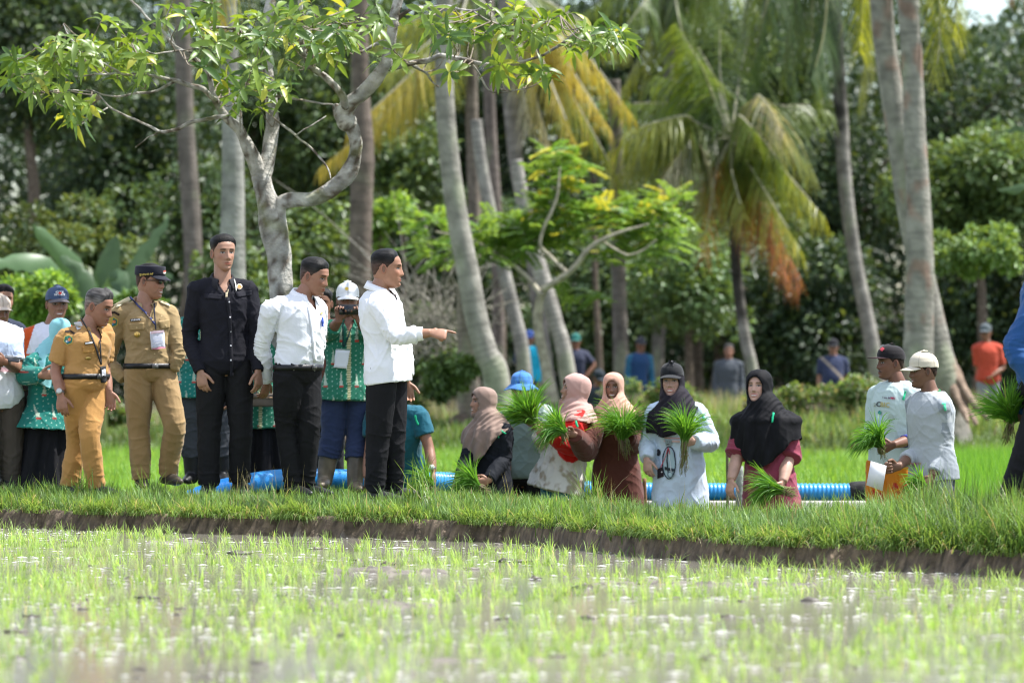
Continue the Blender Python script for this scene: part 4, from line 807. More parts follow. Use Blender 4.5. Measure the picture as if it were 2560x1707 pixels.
def head_parts(sp, Hc, R, sc):
    "skin of the head with painted features, and ears"
    skin = np.array(sp.get('skin', (.34, .17, .10))); x, y, z, th = head_points(sp.get('fat', 1.0)); X, Y, Z = x.ravel(), y.ravel(), z.ravel(); fr = Y > .03
    C = np.repeat(skin[None], len(X), 0); n = perlin(P3(X*30, Y*30, Z*30)); C = C*(1+.12*n)[:, None]
    def mix(k, col): nonlocal C; k = np.clip(k, 0, 1)[:, None]; C = C*(1-k)+np.array(col)*k
    mix(.30*fr*(gs(np.abs(X)-.042, .014)*gs(Z+.025, .014)), skin*np.array([1.15, .75, .7]))
    br = sp.get('brow', (.012, .009, .008)); female = sp.get('female', False)
    bz = .026-.10*np.maximum(0, np.abs(X)-.034)+.05*np.minimum(0, np.abs(X)-.034)
    mix(fr*.95*(gs(Z-bz, .0032 if not female else .0024)**.7)*sm(.012, .017, np.abs(X))*sm(.052, .044, np.abs(X)), br)
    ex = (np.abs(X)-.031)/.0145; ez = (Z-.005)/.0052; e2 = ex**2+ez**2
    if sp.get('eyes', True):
        mix(fr*sm(2.3, 1.1, e2), skin*.45); mix(fr*sm(1.15, .75, e2), (.40, .37, .33)); g0 = sp.get('gaze', 0)  # ring round each eye paints socket shadow into the skin colour
        mix(fr*sm(1.3, .8, e2)*sm(1.25, .8, (((X-g0*.004-np.sign(X)*.031)/.0062)**2+((Z-.005)/.0064)**2)), (.012, .007, .005)); mix(fr*gs(Z-.0105, .0018)*sm(1.15, .8, np.abs(ex)), (.015, .01, .009))
    mz = -.067+.9*(np.abs(X)**1.6)*(.9 if sp.get('smile') else -.05); lip = np.array(sp.get('lip', skin*np.array([1.05, .55, .5]))); mw = .027 if sp.get('smile') else .022
    mix(fr*.92*sm(1.3, .8, (X/mw)**2+((Z-mz)/(.0120 if sp.get('smile') else .0085))**2), lip)
    if sp.get('smile'): mix(fr*sm(1.2, .8, (X/(mw*.86))**2+((Z-mz+.0005)/.0050)**2), (.66, .62, .56)); mix(fr*.7*gs(np.abs(X)-.033-(Z+.05)*-.35, .0022)*sm(-.085, -.07, Z)*sm(-.03, -.045, Z), skin*.55)
    else: mix(fr*.85*gs(Z-mz, .0016)*sm(mw, mw*.8, np.abs(X)), skin*.25)
    mix(fr*.8*sm(1.2, .6, ((np.abs(X)-.0085)/.0045)**2+((Z+.041)/.003)**2), skin*.2)
    if sp.get('moustache'): mix(fr*.95*sm(1.25, .8, (X/.030)**2+((Z+.054-.5*(X**2)/.03*-1)/.0065)**2), (.012, .01, .009))
    if sp.get('stubble'): mix(sp['stubble']*(Y > -.02)*sm(-.04, -.07, Z)*(.5+.5*sm(-.1, .3, n)), skin*.45)
    V = np.column_stack([X, Y, Z]); g = Geo(); g.add(V@R.T*sc+Hc, _HFaces, C)
    g.add(np.vstack([V[:88], V[:88].mean(0)])@R.T*sc+Hc, [[(j+1) % 88, j, 88] for j in range(88)], skin); g.add(np.vstack([V[-88:], V[-88:].mean(0)])@R.T*sc+Hc, [[j, (j+1) % 88, 88] for j in range(88)], skin)
    if sp.get('ears', True):
        for s in (-1, 1):
            E, F = ball((0, 0, 0), (.007, .0195, .032), m=12); E[:, 1] *= 1-.35*np.clip(-E[:, 2]/.032, 0, 1); cE = np.where((np.sqrt((E[:, 1]/.013)**2+(E[:, 2]/.022)**2) < 1)[:, None] & (E[:, :1]*s > 0), skin*.55, skin*np.array([1.08, .88, .85]))
            E[:, 0] -= .004*s*((np.sqrt((E[:, 1]/.012)**2+(E[:, 2]/.02)**2) < 1) & (E[:, 0]*s > 0)); a = .35*s; Rz = np.array([[math.cos(a), -math.sin(a), 0], [math.sin(a), math.cos(a), 0], [0, 0, 1]])
            E = E@Rz.T+np.array([s*.0765, -.012, -.004]); g.add(E@R.T*sc+Hc, F, cE)
    return g

def grid_shell(x, y, z, keep, off, edge_in=.003, seed=0, squash=None):
    "offset region of the head grid, edges tucked into the skin"
    P = np.stack([x, y, z], -1); ctr = np.array([0, -.01, 0.]); d = nrm((P-ctr)*np.array([1, 1, 1.])); k = keep.copy(); nt = k.shape[1]
    inner = k.copy()
    inner[1:] &= k[:-1]; inner[:-1] &= k[1:]; inner &= np.roll(k, 1, 1) & np.roll(k, -1, 1)
    o = np.where(inner, off, -edge_in); P2 = P+d*o[..., None]
    V = P2.reshape(-1, 3); kv = k.ravel(); V2, F2, _, used = keep_faces(V, _HFaces, V, kv); return V2, F2, used

def make_hair(sp, Hc, R, sc, root):
    x, y, z, th = head_points(sp.get('fat', 1.0)); a = np.abs(th); hl = sp.get('hairline', .066)
    line = np.interp(a, [0, .45, .8, 1.05, 1.35, 1.5, 1.75, 2.0, 2.4, 3.2], [hl, hl-.004, hl-.012, .035, .012, -.012, .022, -.02, -.055, -.062])
    keep = z > line+.0025*np.sin(th*23)+.0015*np.sin(th*57); thick = sp.get('hairthick', .012); n = perlin(np.column_stack([x.ravel()*26, y.ravel()*14, z.ravel()*26])+3).reshape(x.shape)
    up = sm(.025, .085, z); tk = sm(0, .035, z-line); off = -.0015+(.0045+thick*up*(1+.35*n)+.003*np.abs(n))*tk
    if sp.get('quiff'): off = off+.014*gs(th-.1, .5)*sm(.05, .09, z)*tk
    V, F, u = grid_shell(x, y, z, keep, off)
    c = np.array(sp.get('hair', (.008, .007, .007))); g_ = sp.get('grey', 0); zz = z.ravel()[u]; nn = perlin(V*np.array([60, 20, 60])); C = np.repeat(c[None], len(V), 0)
    if g_: k = np.clip(g_*(sm(.09, .02, zz)*.8+.25)*(1+1.1*nn), 0, 1)[:, None]; C = C*(1-k)+np.array([.20, .19, .185])*k
    fd = (sp.get('fade', .35)*sm(.055, .0, zz))[:, None]; C = C*(1-fd)+np.array(sp.get('skin', (.3, .15, .1)))*.55*fd; C = np.clip(C*(1+.9*nn+.3*perlin(V*np.array([150, 40, 150])))[:, None], .003, 1)
    o = link("hair", make_mesh("hair", V@R.T*sc+Hc-root['base'], F, C), M_HAIR, root['o'])

def make_cap(kind, col, Hc, R, sc, root, billcol=None, tilt=0.0, name="cap", button=True, low=.034):
    x, y, z, th = head_grid(); g = Geo(); ct, st = math.cos(math.radians(tilt)), math.sin(math.radians(tilt))
    if kind in ("ball", "flatbill", "bucket"):
        keep = z > low-.012*np.cos(th)*-1*.0-.014*(1-np.cos(th))*.5; off = .0125+.006*sm(.07, .11, z)+(.010*gs(th, .9)*sm(.04, .08, z) if kind != "bucket" else .004*sm(.05, .1, z))
        P = np.stack([x, y, z], -1); d = nrm(P-np.array([0, -.01, .0])); P = P+d*off[..., None]; V = P.reshape(-1, 3); V2, F2, _, u = keep_faces(V, _HFaces, V, keep.ravel())
        thu = np.repeat(th[None], 64, 0).ravel()[u]; seam = (np.abs((thu/(np.pi/3)) % 1-.5) > .46); C = np.repeat(np.array(col)[None], len(V2), 0)*np.where(seam, .72, 1)[:, None]
        if kind == "bucket": C = C*(1+.5*perlin(V2*25))[:, None]
        g.add(V2, F2, C)
        topc = V2[V2[:, 2].argmax()]; g.add(*ball((0, -.012, V2[:, 2].max()-.001), (.028, .028, .003), m=8), np.array(col)); g.add(*ball((0, -.012, V2[:, 2].max()+.002), (.007, .007, .004), m=6), np.array(billcol if billcol is not None else col))
    if kind == "kepi":
        n = 40; a = np.linspace(0, 2*np.pi, n, endpoint=False); rows = []
        for zz, sx, sy in ((.036, .088, .108), (.06, .089, .110), (.098, .088, .108), (.104, .085, .104), (.106, .05, .06), (.106, .004, .004)): rows.append(np.column_stack([sx*np.sin(a), sy*np.cos(a)-.008, np.full(n, zz)+(.004*np.cos(a) if zz > .09 else 0)]))
        g.add(np.concatenate(rows), grid_faces(6, n), col)
    if kind in ("ball", "flatbill", "kepi"):
        nu, nv = 21, 8; u = np.linspace(-1, 1, nu); v = np.linspace(0, 1, nv); Ul, Vl = np.meshgrid(u, v, indexing='ij'); a = Ul*1.12; Lb = {"ball": .072, "flatbill": .078, "kepi": .048}[kind]; dr = {"ball": .30, "flatbill": .04, "kepi": .55}[kind]
        bx = .086*np.sin(a); by = .102*np.cos(a)-.002; o = np.sqrt(np.clip(1-Ul**2, 0, 1)); ext = Lb*Vl*(o**.6)
        X = bx*(1+.02*Vl); Y = by+ext; Z = low+.008-dr*ext-(.018 if kind == "ball" else .006)*Ul**2*(1)+(.004 if kind == "ball" else 0)*0
        Pt = np.stack([X, Y, Z+.002], -1).reshape(-1, 3); Pb = Pt-np.array([0, 0, .005]); Fq = [[i*nv+j, i*nv+j+1, (i+1)*nv+j+1, (i+1)*nv+j] for i in range(nu-1) for j in range(nv-1)]; m = nu*nv
        Fb = [[m+q for q in f[::-1]] for f in Fq]; rim = [i*nv+nv-1 for i in range(nu)]; Fr = [[rim[i], rim[i]+m, rim[i+1]+m, rim[i+1]] for i in range(nu-1)]
        g.add(np.vstack([Pt, Pb]), Fq+Fb+Fr, billcol if billcol is not None else col)
    if kind == "bucket":
        n = 60; a = np.linspace(0, 2*np.pi, n, endpoint=False); rows = []
        for k in range(7):
            t = k/6; wv = 1+.06*t*np.sin(a*5+1); rows.append(np.column_stack([(.086+.052*t)*np.sin(a)*wv, (.102+.050*t)*np.cos(a)*wv-.004, np.full(n, low+.012-.048*t-.006*t*np.sin(a*4))]))
        R_ = np.concatenate(rows); g.add(R_, grid_faces(7, n), np.repeat(np.array(col)[None], len(R_), 0)*(1+.5*perlin(R_*25))[:, None])
    V, F, C = g.arr()
    V = np.column_stack([V[:, 0], V[:, 1]*ct-(V[:, 2]-.03)*st, (V[:, 2]-.03)*ct+V[:, 1]*st+.03])
    W_ = V@R.T*sc+Hc; o = link(name, make_mesh(name, W_-root['base'], F, C), M_CLOTH, root['o'])
    if kind == "bucket" or kind == "ball" or kind == "kepi": s = o.modifiers.new("solid", 'SOLIDIFY'); s.thickness = .0025; s.offset = -1
    root['surf'][name] = (W_, F); return o

# ---- hands
def hand_parts(wr, d, t, side, pose, sc=1.0):
    d = nrm(d); t = nrm(np.asarray(t, float)-d*np.dot(t, d)); n = np.cross(t, d)*(1 if side == 'R' else -1); P = []
    curls = {'relax': (18, 28, 18), 'grip': (62, 75, 45), 'point': (72, 88, 50), 'flat': (6, 8, 6), 'fist': (80, 90, 55), 'hold': (40, 50, 30)}[pose]
    w0 = wr; C = np.array([w0-d*.02, w0+d*.015, w0+d*.05, w0+d*.085, w0+d*.098])
    C = w0+(C-w0)*sc; P.append(rings(C, np.repeat(t[None], 5, 0), np.repeat(n[None], 5, 0), np.array([.024, .030, .040, .042, .034])*sc, np.array([.019, .017, .016, .013, .008])*sc, 16, 2.4))
    for i, (o, L_, r) in enumerate(((.031, .072, .0092), (.0105, .080, .0094), (-.0105, .075, .009), (-.030, .058, .008))):
        cs = (4, 6, 4) if (pose == 'point' and i == 0) else [c*(1+.10*i) for c in curls]; b = w0+(d*(.083-.004*abs(i-1))+t*o)*sc; pts = [b-d*.022*sc, b]; a = 0; dd = d+t*(o*(1.2 if pose in ('relax', 'flat') else .2)); dd = nrm(dd)
        for k, fr in enumerate((.45, .30, .25)):
            a += math.radians(cs[k]); v = dd*math.cos(a)+n*math.sin(a); pts.append(pts[-1]+v*L_*fr*sc)
        P.append(tube(pts, np.array([r, r, r*.96, r*.88, r*.72])*sc, 10, n=16))
    tb = w0+(d*.022+t*.026)*sc; grip = pose in ('grip', 'fist', 'point', 'hold'); v1 = nrm(t*(.25 if pose == 'point' else .75)+d*.65+n*(.55 if pose == 'point' else .35 if grip else .15)); v2 = nrm((t*.05 if grip else t*.45)+d*.85+n*(.75 if grip else .2))
    P.append(tube([tb-t*.012*sc, tb, tb+v1*.034*sc, tb+(v1*.034+v2*.028)*sc, tb+(v1*.034+v2*.050)*sc], np.array([.014, .0145, .0115, .0105, .0085])*sc, 10, n=16))
    return P

# ---- decals: flat printed or sewn pieces laid on the real surface
def world_ray(px, py):
    d = W(px, py, 1.0)-np.array([0, 0, CZ]); return Vector(d).normalized()
def decal(root, surf, name, px, faces, col, off=.004, m=None, thick=0.0, parent=None):
    Vs, Fs = root['surf'][surf]; key = ('bvh', surf)
    if key not in root: root[key] = BVHTree.FromPolygons([tuple(v) for v in Vs], [tuple(int(i) for i in f) for f in Fs])
    bv = root[key]; out = []; last = None; o = Vector((0, 0, CZ)); miss = []
    for k, (x, y) in enumerate(px):
        h, nn, i, dist = bv.ray_cast(o, world_ray(x, y))
        if h is None: miss.append(k); out.append(None); continue
        if nn.dot(world_ray(x, y)) > 0: nn = -nn
        last = dist; out.append(np.array(h)+np.array(nn)*off*.6-np.array(world_ray(x, y))*off*.6)
    if last is None: print("DECAL MISS", name, px[0]); return None
    ds = np.median([np.linalg.norm(p-np.array([0, 0, CZ])) for p in out if p is not None])
    for k in miss: out[k] = np.array([0, 0, CZ])+np.array(world_ray(*px[k]))*ds
    me = make_mesh(name, np.array(out)-root['base'], faces, np.broadcast_to(np.asarray(col, float), (len(out), 3)))
    ob = link(name, me, m or M_PRINT, parent or root['o'])
    if thick: s = ob.modifiers.new("solid", 'SOLIDIFY'); s.thickness = thick; s.offset = 0
    return ob
def quad_px(c, n=6, m=None):
    m = m or n; a, b, cc, d = [np.array(p, float) for p in c]; P = []
    for i in range(n+1):
        for j in range(m+1): u, v = i/n, j/m; P.append(a*(1-u)*(1-v)+b*u*(1-v)+cc*u*v+d*(1-u)*v)
    F = [[i*(m+1)+j, (i+1)*(m+1)+j, (i+1)*(m+1)+j+1, i*(m+1)+j+1] for i in range(n) for j in range(m)]; return P, F
def disc_px(cx, cy, rx, ry, n=16):
    a = np.linspace(0, 2*np.pi, n, endpoint=False); P = [(cx, cy)]+[(cx+rx*math.cos(t), cy+ry*math.sin(t)) for t in a]; return P, [[0, 1+i, 1+(i+1) % n] for i in range(n)]
def line_px(pts, w, n=6):
    P = []; F = []; pts = [np.array(p, float) for p in pts]; Q = []
    for a, b in zip(pts[:-1], pts[1:]):
        for k in range(n): Q.append(a+(b-a)*k/n)
    Q.append(pts[-1]); Q = np.array(Q); T = np.gradient(Q, axis=0); T /= np.maximum(np.linalg.norm(T, axis=1, keepdims=True), 1e-6); S = np.column_stack([-T[:, 1], T[:, 0]])*w/2
    for q, s in zip(Q, S): P += [q-s, q+s]
    return P, [[2*i, 2*i+1, 2*i+3, 2*i+2] for i in range(len(Q)-1)]
def text_px(txt, cx, cy, h, wscale=1.0, rot=0.0, bold=0.02):
    cu = bpy.data.curves.new("t", 'FONT'); cu.body = txt; cu.align_x = 'CENTER'; cu.align_y = 'CENTER'; cu.resolution_u = 2; cu.offset = bold; o = bpy.data.objects.new("t", cu); COL.objects.link(o)
    dg = bpy.context.evaluated_depsgraph_get(); dg.update(); me = bpy.data.meshes.new_from_object(o.evaluated_get(dg), depsgraph=dg); V = np.array([v.co[:2] for v in me.vertices]); F = [list(p.vertices) for p in me.polygons]
    bpy.data.objects.remove(o); bpy.data.curves.remove(cu); bpy.data.meshes.remove(me)
    k = h/.7; a = math.radians(rot); X = V[:, 0]*k*wscale; Y = -V[:, 1]*k; return [(cx+x*math.cos(a)-y*math.sin(a), cy+x*math.sin(a)+y*math.cos(a)) for x, y in zip(X, Y)], F

def batik(base):
    base = np.array(base)
    def f(V, fr):
        q = (V-fr['chest']); u = q@fr['lat']; fw = q@fr['front']; v = q[:, 2]; u = u+.0*fw
        a = u/.115+.5*(np.floor(v/.17) % 2); b = v/.17; ca = (a % 1)-.5; cb = b % 1; C = np.repeat(base[None], len(V), 0)
        w = .20*(1-np.clip((cb-.25)/.6, 0, 1))*(.55+.45*np.abs(((cb*7) % 1)*2-1)); w = w*.68; t = (cb > .25) & (cb < .85) & (np.abs(ca) < w+.015); C[t] = (.36, .45, .36)
        r = (cb > .19) & (cb < .27) & (np.abs(ca) < .13); C[r] = (.42, .05, .04)
        sp_ = ((((u/.035) % 1-.5)**2+((v/.035+.5*np.floor(u/.035)) % 1-.5)**2) < .012); C[sp_ & ~t & ~r] = (.35, .55, .45)
        if fr.get('band', True): s = (np.abs(u) < .013) & (fw > 0); C[s] = np.where((((v[s]/.018) % 1) < .5)[:, None], (.55, .50, .30), (.15, .22, .10))
        return C
    return f
def solid(c, mud=0.0, mudcol=(.22, .16, .10)):
    c = np.array(c, float)
    def f(V, fr):
        C = np.repeat(c[None], len(V), 0)*(1+.08*perlin(V*9))[:, None]
        if mud: k = (mud*sm(.05, .4, perlin(V*11)+.5*perlin(V*33)+.25*sm(fr['chest'][2]-.1, fr['chest'][2]-.5, V[:, 2])))[:, None]; k = np.clip(k, 0, .85); C = C*(1-k)+np.array(mudcol)*k
        return C
    return f
def raglan(body, sleeve, mud=0):
    b = solid(body, mud); s = solid(sleeve)
    def f(V, fr):
        q = V-fr['chest']; u = np.abs(q@fr['lat']); return np.where((u > .165-.5*(q[:, 2]-.1)*(q[:, 2] > 0.0)*.6)[:, None], s(V, fr), b(V, fr))
    return f

def person(sp):
    D = sp['D']; sc = sp.get('sc', 1.0); det = sp.get('det', 1.0); px = lambda p: W(p[0], p[1], D+(p[2] if len(p) > 2 else 0))
    yaw = sp.get('yaw', 0); hy = sp.get('hyaw', yaw); Rt = rotm(yaw); Rh = rotm(hy); lat, front = Rt[:, 0], Rt[:, 1]; hl, hf = Rh[:, 0], Rh[:, 1]
    Hc = px(sp['head']); nk = px(sp['neck']); pel = px(sp['pelvis']); sw = sp.get('sw', .185)*sc; hw = sp.get('hw', .165)*sc; bel = sp.get('belly', 0)
    base = np.array([pel[0], pel[1], sp.get('floor', ground_z(pel))]); root = {'base': base, 'surf': {}}
    up = nrm(nk-pel); L_ = np.linalg.norm(nk-pel); dn = sp.get('shdrop', .088)*sc
    sh = {}; 
    for s, sg in (('L', 1), ('R', -1)): sh[s] = px(sp['sh'+s]) if 'sh'+s in sp else nk-up*dn+lat*sg*(sw-.030)
    hip = {'L': pel+hl*.088*sc, 'R': pel-hl*.088*sc}
    arms = {}; legs = {}
    for s in 'LR':
        if 'a'+s in sp: e, w = [px(p) for p in sp['a'+s][:2]]
        else: sg = 1 if s == 'L' else -1; e = sh[s]+np.array([0, 0, -.28])*sc+lat*sg*.04; w = e+np.array([0, 0, -.24])*sc+front*.05
        arms[s] = (sh[s], e, w)
        if 'l'+s in sp: k, a = [px(p) for p in sp['l'+s][:2]]
        else: k = hip[s]+np.array([0, 0, -.43])*sc+hf*.015; a = k+np.array([0, 0, -.42])*sc-hf*.02
        legs[s] = (hip[s], k, a)
    fem = sp.get('female', False)
    tt = np.array([-.16, -.08, .03, .16, .34, .55, .75, .88, .96, 1.03]); hwf = sp.get('hipw', 1.0)
    Wd = np.array([.07, .135*hwf, .165*hwf, .158, .138, .148, .160, .140, .095, .060])*sc*sp.get('wide', 1); Dp = np.array([.06, .10, .118, .112+bel*.5, .105+bel, .115+bel*.6, .122, .105, .078, .055])*sc*sp.get('deep', 1)
    def torso(grow, t0=-.16, t1=1.03, flare=0.0, gd=None):
        t = np.linspace(t0, t1, 22); w = np.interp(t, tt, Wd)+grow+flare*np.clip(.15-t, 0, 1); d = np.interp(t, tt, Dp)+(grow if gd is None else gd)+flare*np.clip(.15-t, 0, 1)*.7
        if t0 < -.16 or flare: w = np.where(t < .1, np.maximum(w, np.interp(.03, tt, Wd)+grow+flare*np.clip(.15-t, 0, 1)), w); d = np.where(t < .1, np.maximum(d, np.interp(.03, tt, Dp)+grow+flare*np.clip(.15-t, 0, 1)*.7), d)
        if sp.get('top', {}).get('tucked') and t0 > -.1: kk = (sm(t0-.02, t0+.16, t)-1)*(grow-.008); w = w+kk; d = d+kk
        off = sp.get('arch', 0.0); C = pel+up*(t*L_)[:, None]+front*(off*np.sin(np.clip(t, 0, 1)*np.pi))[:, None]+front*(bel*.5*gs(t-.35, .2))[:, None]-front*(.012*sm(.7, 1.0, t))[:, None]
        k = sm(.1, .7, t)[:, None]; U = nrm(hl*(1-k)+lat*k); Fv = nrm(hf*(1-k)+front*k); Fv = nrm(Fv-up*(Fv@up)[:, None]); U = nrm(U-up*(U@up)[:, None])
        return rings(C, U, Fv, w, d, 30, 2.3)
    def armtube(s, grow, stop=1.0, cuff=None, puff=0, top=1.0):
        a, e, w = arms[s]; el = sp.get('armk', 1.0)
        pts = [a, a+(e-a)*.5, e, e+(w-e)*.5, w]; r = np.array([.053, .047, .040, .041, .028])*sc*el
        if grow: r = r+grow
        if puff: r = r+np.array([0, .3, .8, 1.0, .1])*puff
        n = 30; Q = catmull(np.column_stack([pts, r]), n); m = max(3, int(n*stop))
        Q = Q[:m]
        if cuff: Q[-1, 3] = cuff
        return tube(Q[:, :3], Q[:, 3], 16, n=m, rnd=False)
    def shoulder(s, g): return tube([nk-up*.045*sc, (nk-up*.03*sc)*.5+(sh[s]+up*.022*sc)*.5, sh[s]+up*.002], np.array([.050, .046, .054])*sc+g, 14)
    # ---------------- body
    neckT = [nk-up*.06*sc, nk+up*.01, Hc+(Rot := rotm(sp.get('hyw', yaw), sp.get('pitch', 0), sp.get('roll', 0)))[:, 1]*-.018*sc-Rot[:, 2]*.055*sc, Hc-Rot[:, 1]*.02*sc]
    P = [torso(0), tube(neckT, np.array([.072, .060, .056, .055])*sc*sp.get('neckk', 1), 16)]
    for s in 'LR': P += [armtube(s, 0), shoulder(s, -.006)]
    legs_seen = sp.get('legs', True)
    for s in 'LR':
        h, k, a = legs[s]
        if legs_seen: P.append(tube([h, (h+k)/2, k, k+(a-k)*.35, a], np.array([.085, .078, .055, .056, .040])*sc, 14))
    V, F, N_ = remesh(P, .010/det if det < 1 else .010, 2); skin = np.array(sp.get('skin', (.34, .17, .10))); hs = skin*np.array(sp.get('handk', (1, 1, 1)))
    g = head_parts(sp, Hc, Rot, sc*sp.get('headk', 1.0)); g.add(V, F, np.repeat(skin[None], len(V), 0)*(1+.12*perlin(V*14))[:, None])
    root['hand'] = {}
    for s in 'LR':
        hsp = sp.get('h'+s, None)
        if hsp == 'none': continue
        hd = hsp or {}; a, e, w = arms[s]; fd = nrm(w-e); d = np.array(hd.get('d', fd), float); t = np.array(hd.get('t', front+np.array([0, 0, .2])), float)
        HP = hand_parts(w, d, t, s, hd.get('pose', 'relax'), sc*hd.get('k', 1.0)); hv, hF, hn = remesh(HP, .0045/min(1, det*1.0), 1); g.add(hv, hF, np.repeat(hs[None], len(hv), 0)*(1+.18*perlin(hv*40))[:, None]); root['hand'][s] = w+nrm(d)*.07*sc
    me = g.mesh("body", org=base); o = link("person", me, M_SKIN, loc=base); root['o'] = o; tag(o, sp['label'], "person", sp.get('group')); root['arms'] = arms; root['legs'] = legs; root['sh'] = sh
    HR, Hk = Rot, sc*sp.get('headk', 1.0); root['HR'] = HR; root['Hc'] = Hc; root['Hk'] = Hk
    if sp.get('hairstyle', True): make_hair(sp, Hc, HR, Hk, root)
    if 'cap' in sp: make_cap(*sp['cap'][:2], Hc, HR, Hk, root, **(sp['cap'][2] if len(sp['cap']) > 2 else {}))
    fr = {'chest': pel+up*L_*.62, 'lat': lat, 'front': front}; seed = base[0]*3.7; root['fr'] = fr
    def garment(name, parts, col, vox, amp, zones, m, cut=None, sm_=1, thick=.0, drape=1.0):
        V, F, N_ = remesh(parts, vox, sm_); V = wrinkle(V, N_, amp, zones, seed, drape)
        if cut is not None: V, F, N_, u = keep_faces(V, F, N_, cut(V))
        if thick:
            pass
        root['surf'][name] = (V, F); C = col(V, fr); ob = link(name, make_mesh(name, V-base, F, np.clip(C, 0, 1)), m, o)
        if thick: s = ob.modifiers.new("solid", 'SOLIDIFY'); s.thickness = thick; s.offset = -1
        return ob
    vox = .0072/det
    def az(s): a, e, w = arms[s]; return (e, .11, w-a, 95., .006), (w, .07, w-e, 120., .004), (a+lat*.0, .12, e-a+np.array([.3, 0, .4]), 60., .004)
    # ---------------- trousers or skirt
    tr = sp.get('trousers')
    if tr:
        gr = tr.get('grow', .012); P = [torso(gr+.002, -.14, tr.get('top', .22 if sp.get('top', {}).get('tucked') else .0))]; zones = []
        for s in 'LR':
            h, k, a = legs[s]; st = tr.get('stop', 1.0); r = np.array(tr.get('r', (.098, .092, .075, .072, .066)))*sc; pts = [h+up*.02, (h+k)/2, k, k+(a-k)*.5, k+(a-k)*st]
            Q = catmull(np.column_stack([pts, r]), 24); P.append(tube(Q[:, :3], Q[:, 3], 18, n=24, rnd=False)); zones += [(k, .14, a-h, 42., .0045), (k+(a-k)*st*.96, .11, a-k, 60., .008), (h, .16, np.array([.5, 0, 1.]), 34., .0045)]
        garment("trousers", P, tr.get('paint', solid(tr.get('col', (.012, .012, .014)))), vox, .0032, zones, M_DARKCLOTH if tr.get('dark', True) else M_CLOTH)
    sk = sp.get('skirt')
    if sk:
        z0, z1 = pel[2]+sk.get('top', .16)*L_, sk.get('bottom', base[2]+.04); n = 22; t = np.linspace(0, 1, n); C = np.column_stack([pel[0]+hf[0]*.0*t+sk.get('dx', 0)*t, pel[1]+0*t, z0+(z1-z0)*t]); w0 = hw+.02; wid = w0+(sk.get('w', .30)-w0)*t**1.2; dp = .125*sc+(sk.get('w', .30)*.75-.125*sc)*t**1.2
        P = [rings(C, np.repeat(hl[None], n, 0), np.repeat(hf[None], n, 0), wid, dp, 36)]; V, F, N_ = remesh(P, vox*1.15, 2); q = V-C[0]; ang = np.arctan2(q@hl, q@hf); k = sm(0, .6, (z0-V[:, 2])/(z0-z1))
        V = V+N_*(k*(.018*np.sin(ang*7+3*perlin(V*2+seed))+.008*np.sin(ang*15+5*perlin(V*3))))[:, None]; V = wrinkle(V, N_, .003, (), seed); root['surf']['skirt'] = (V, F)
        link("skirt", make_mesh("skirt", V-base, F, solid(sk['col'], sk.get('mud', 0))(V, fr)), M_DARKCLOTH if max(sk['col']) < .06 else M_CLOTH, o)
    # ---------------- top
    tp = sp.get('top')
    if tp:
        gr = tp.get('grow', .016); hem = tp.get('hem', .12); P = [torso(gr, hem, 1.0, tp.get('flare', .0))]; zones = []
        for s in 'LR':
            stp = tp.get('sleeve', 1.0); stp = stp[s] if isinstance(stp, dict) else stp
            P += [armtube(s, tp.get('sgrow', .014), stp, tp.get('cuff'), tp.get('puff', 0)), shoulder(s, gr*.8)]; zones += list(az(s))
        if tp.get('tucked'): zones.append((pel+up*L_*.16, .20, up+lat*.3, 48., .007))
        P.append(tube([nk-up*.07*sc, nk-up*.004], np.array([.085, .068])*sc, 16))
        zones += [(fr['chest']+lat*.05, .22, nrm(lat*.5+up), 28., .0035), (fr['chest']-lat*.08-up*.15, .2, nrm(-lat*.7+up), 34., .004)]
        q_ = lambda V: ((V-nk)@lat, (V-nk)@front, (V-nk)@up)
        def neckcut(V):
            u, f, z = q_(V); cap = (z > -.012) & (u*u+f*f < (.066*sc)**2)
            vee = (f > 0) & (z > -.085) & (np.abs(u) < .046*np.clip((z+.085)/.085, 0, 1)+.0) if sp.get('collar') is not None else np.zeros(len(V), bool)
            return ~(cap | vee)
        dark = tp.get('dark', False); garment(tp.get('name', "shirt"), P, tp.get('paint') or solid(tp['col'], tp.get('mud', 0)), tp.get('vox', vox), tp.get('amp', .0045), zones, M_DARKCLOTH if dark else M_CLOTH, cut=neckcut)
    if sp.get('collar') is not None:
        cc = np.array(sp['collar']); n = 44; a = np.linspace(.52, 2*np.pi-.52, n); rows = []
        for rr, zz, ext in ((.068, -.03, 0), (.069, .020, 0), (.074, .024, 0), (.100, -.018, .024)):
            pt = np.exp(-((np.minimum(a, 2*np.pi-a)-.52)/.35)**2)*ext; rows.append(nk+lat*(np.sin(a)*rr*sc)[:, None]+front*((np.cos(a)*rr+pt)*sc)[:, None]+up*((zz-pt*1.1-.030*np.cos(a)+.008)*sc)[:, None])
        V = np.concatenate(rows); F = np.array([[i*n+j, i*n+j+1, (i+1)*n+j+1, (i+1)*n+j] for i in range(3) for j in range(n-1)]); ob = link("collar", make_mesh("collar", V-base, F, np.broadcast_to(cc, V.shape)), M_CLOTH, o); s = ob.modifiers.new("solid", 'SOLIDIFY'); s.thickness = .004
        root['surf']['collar'] = (V, F)
    if sp.get('crew') is not None:
        a = np.linspace(0, 2*np.pi, 40); pts = [nk+lat*math.sin(t)*.070*sc+front*math.cos(t)*.072*sc+up*(-.004-.020*math.cos(t))*sc for t in a]; V, F = tube(pts, np.full(40, .009), 8, n=40, rnd=False); link("neckband", make_mesh("neckband", V-base, F, np.broadcast_to(sp['crew'], V.shape)), M_CLOTH, o)
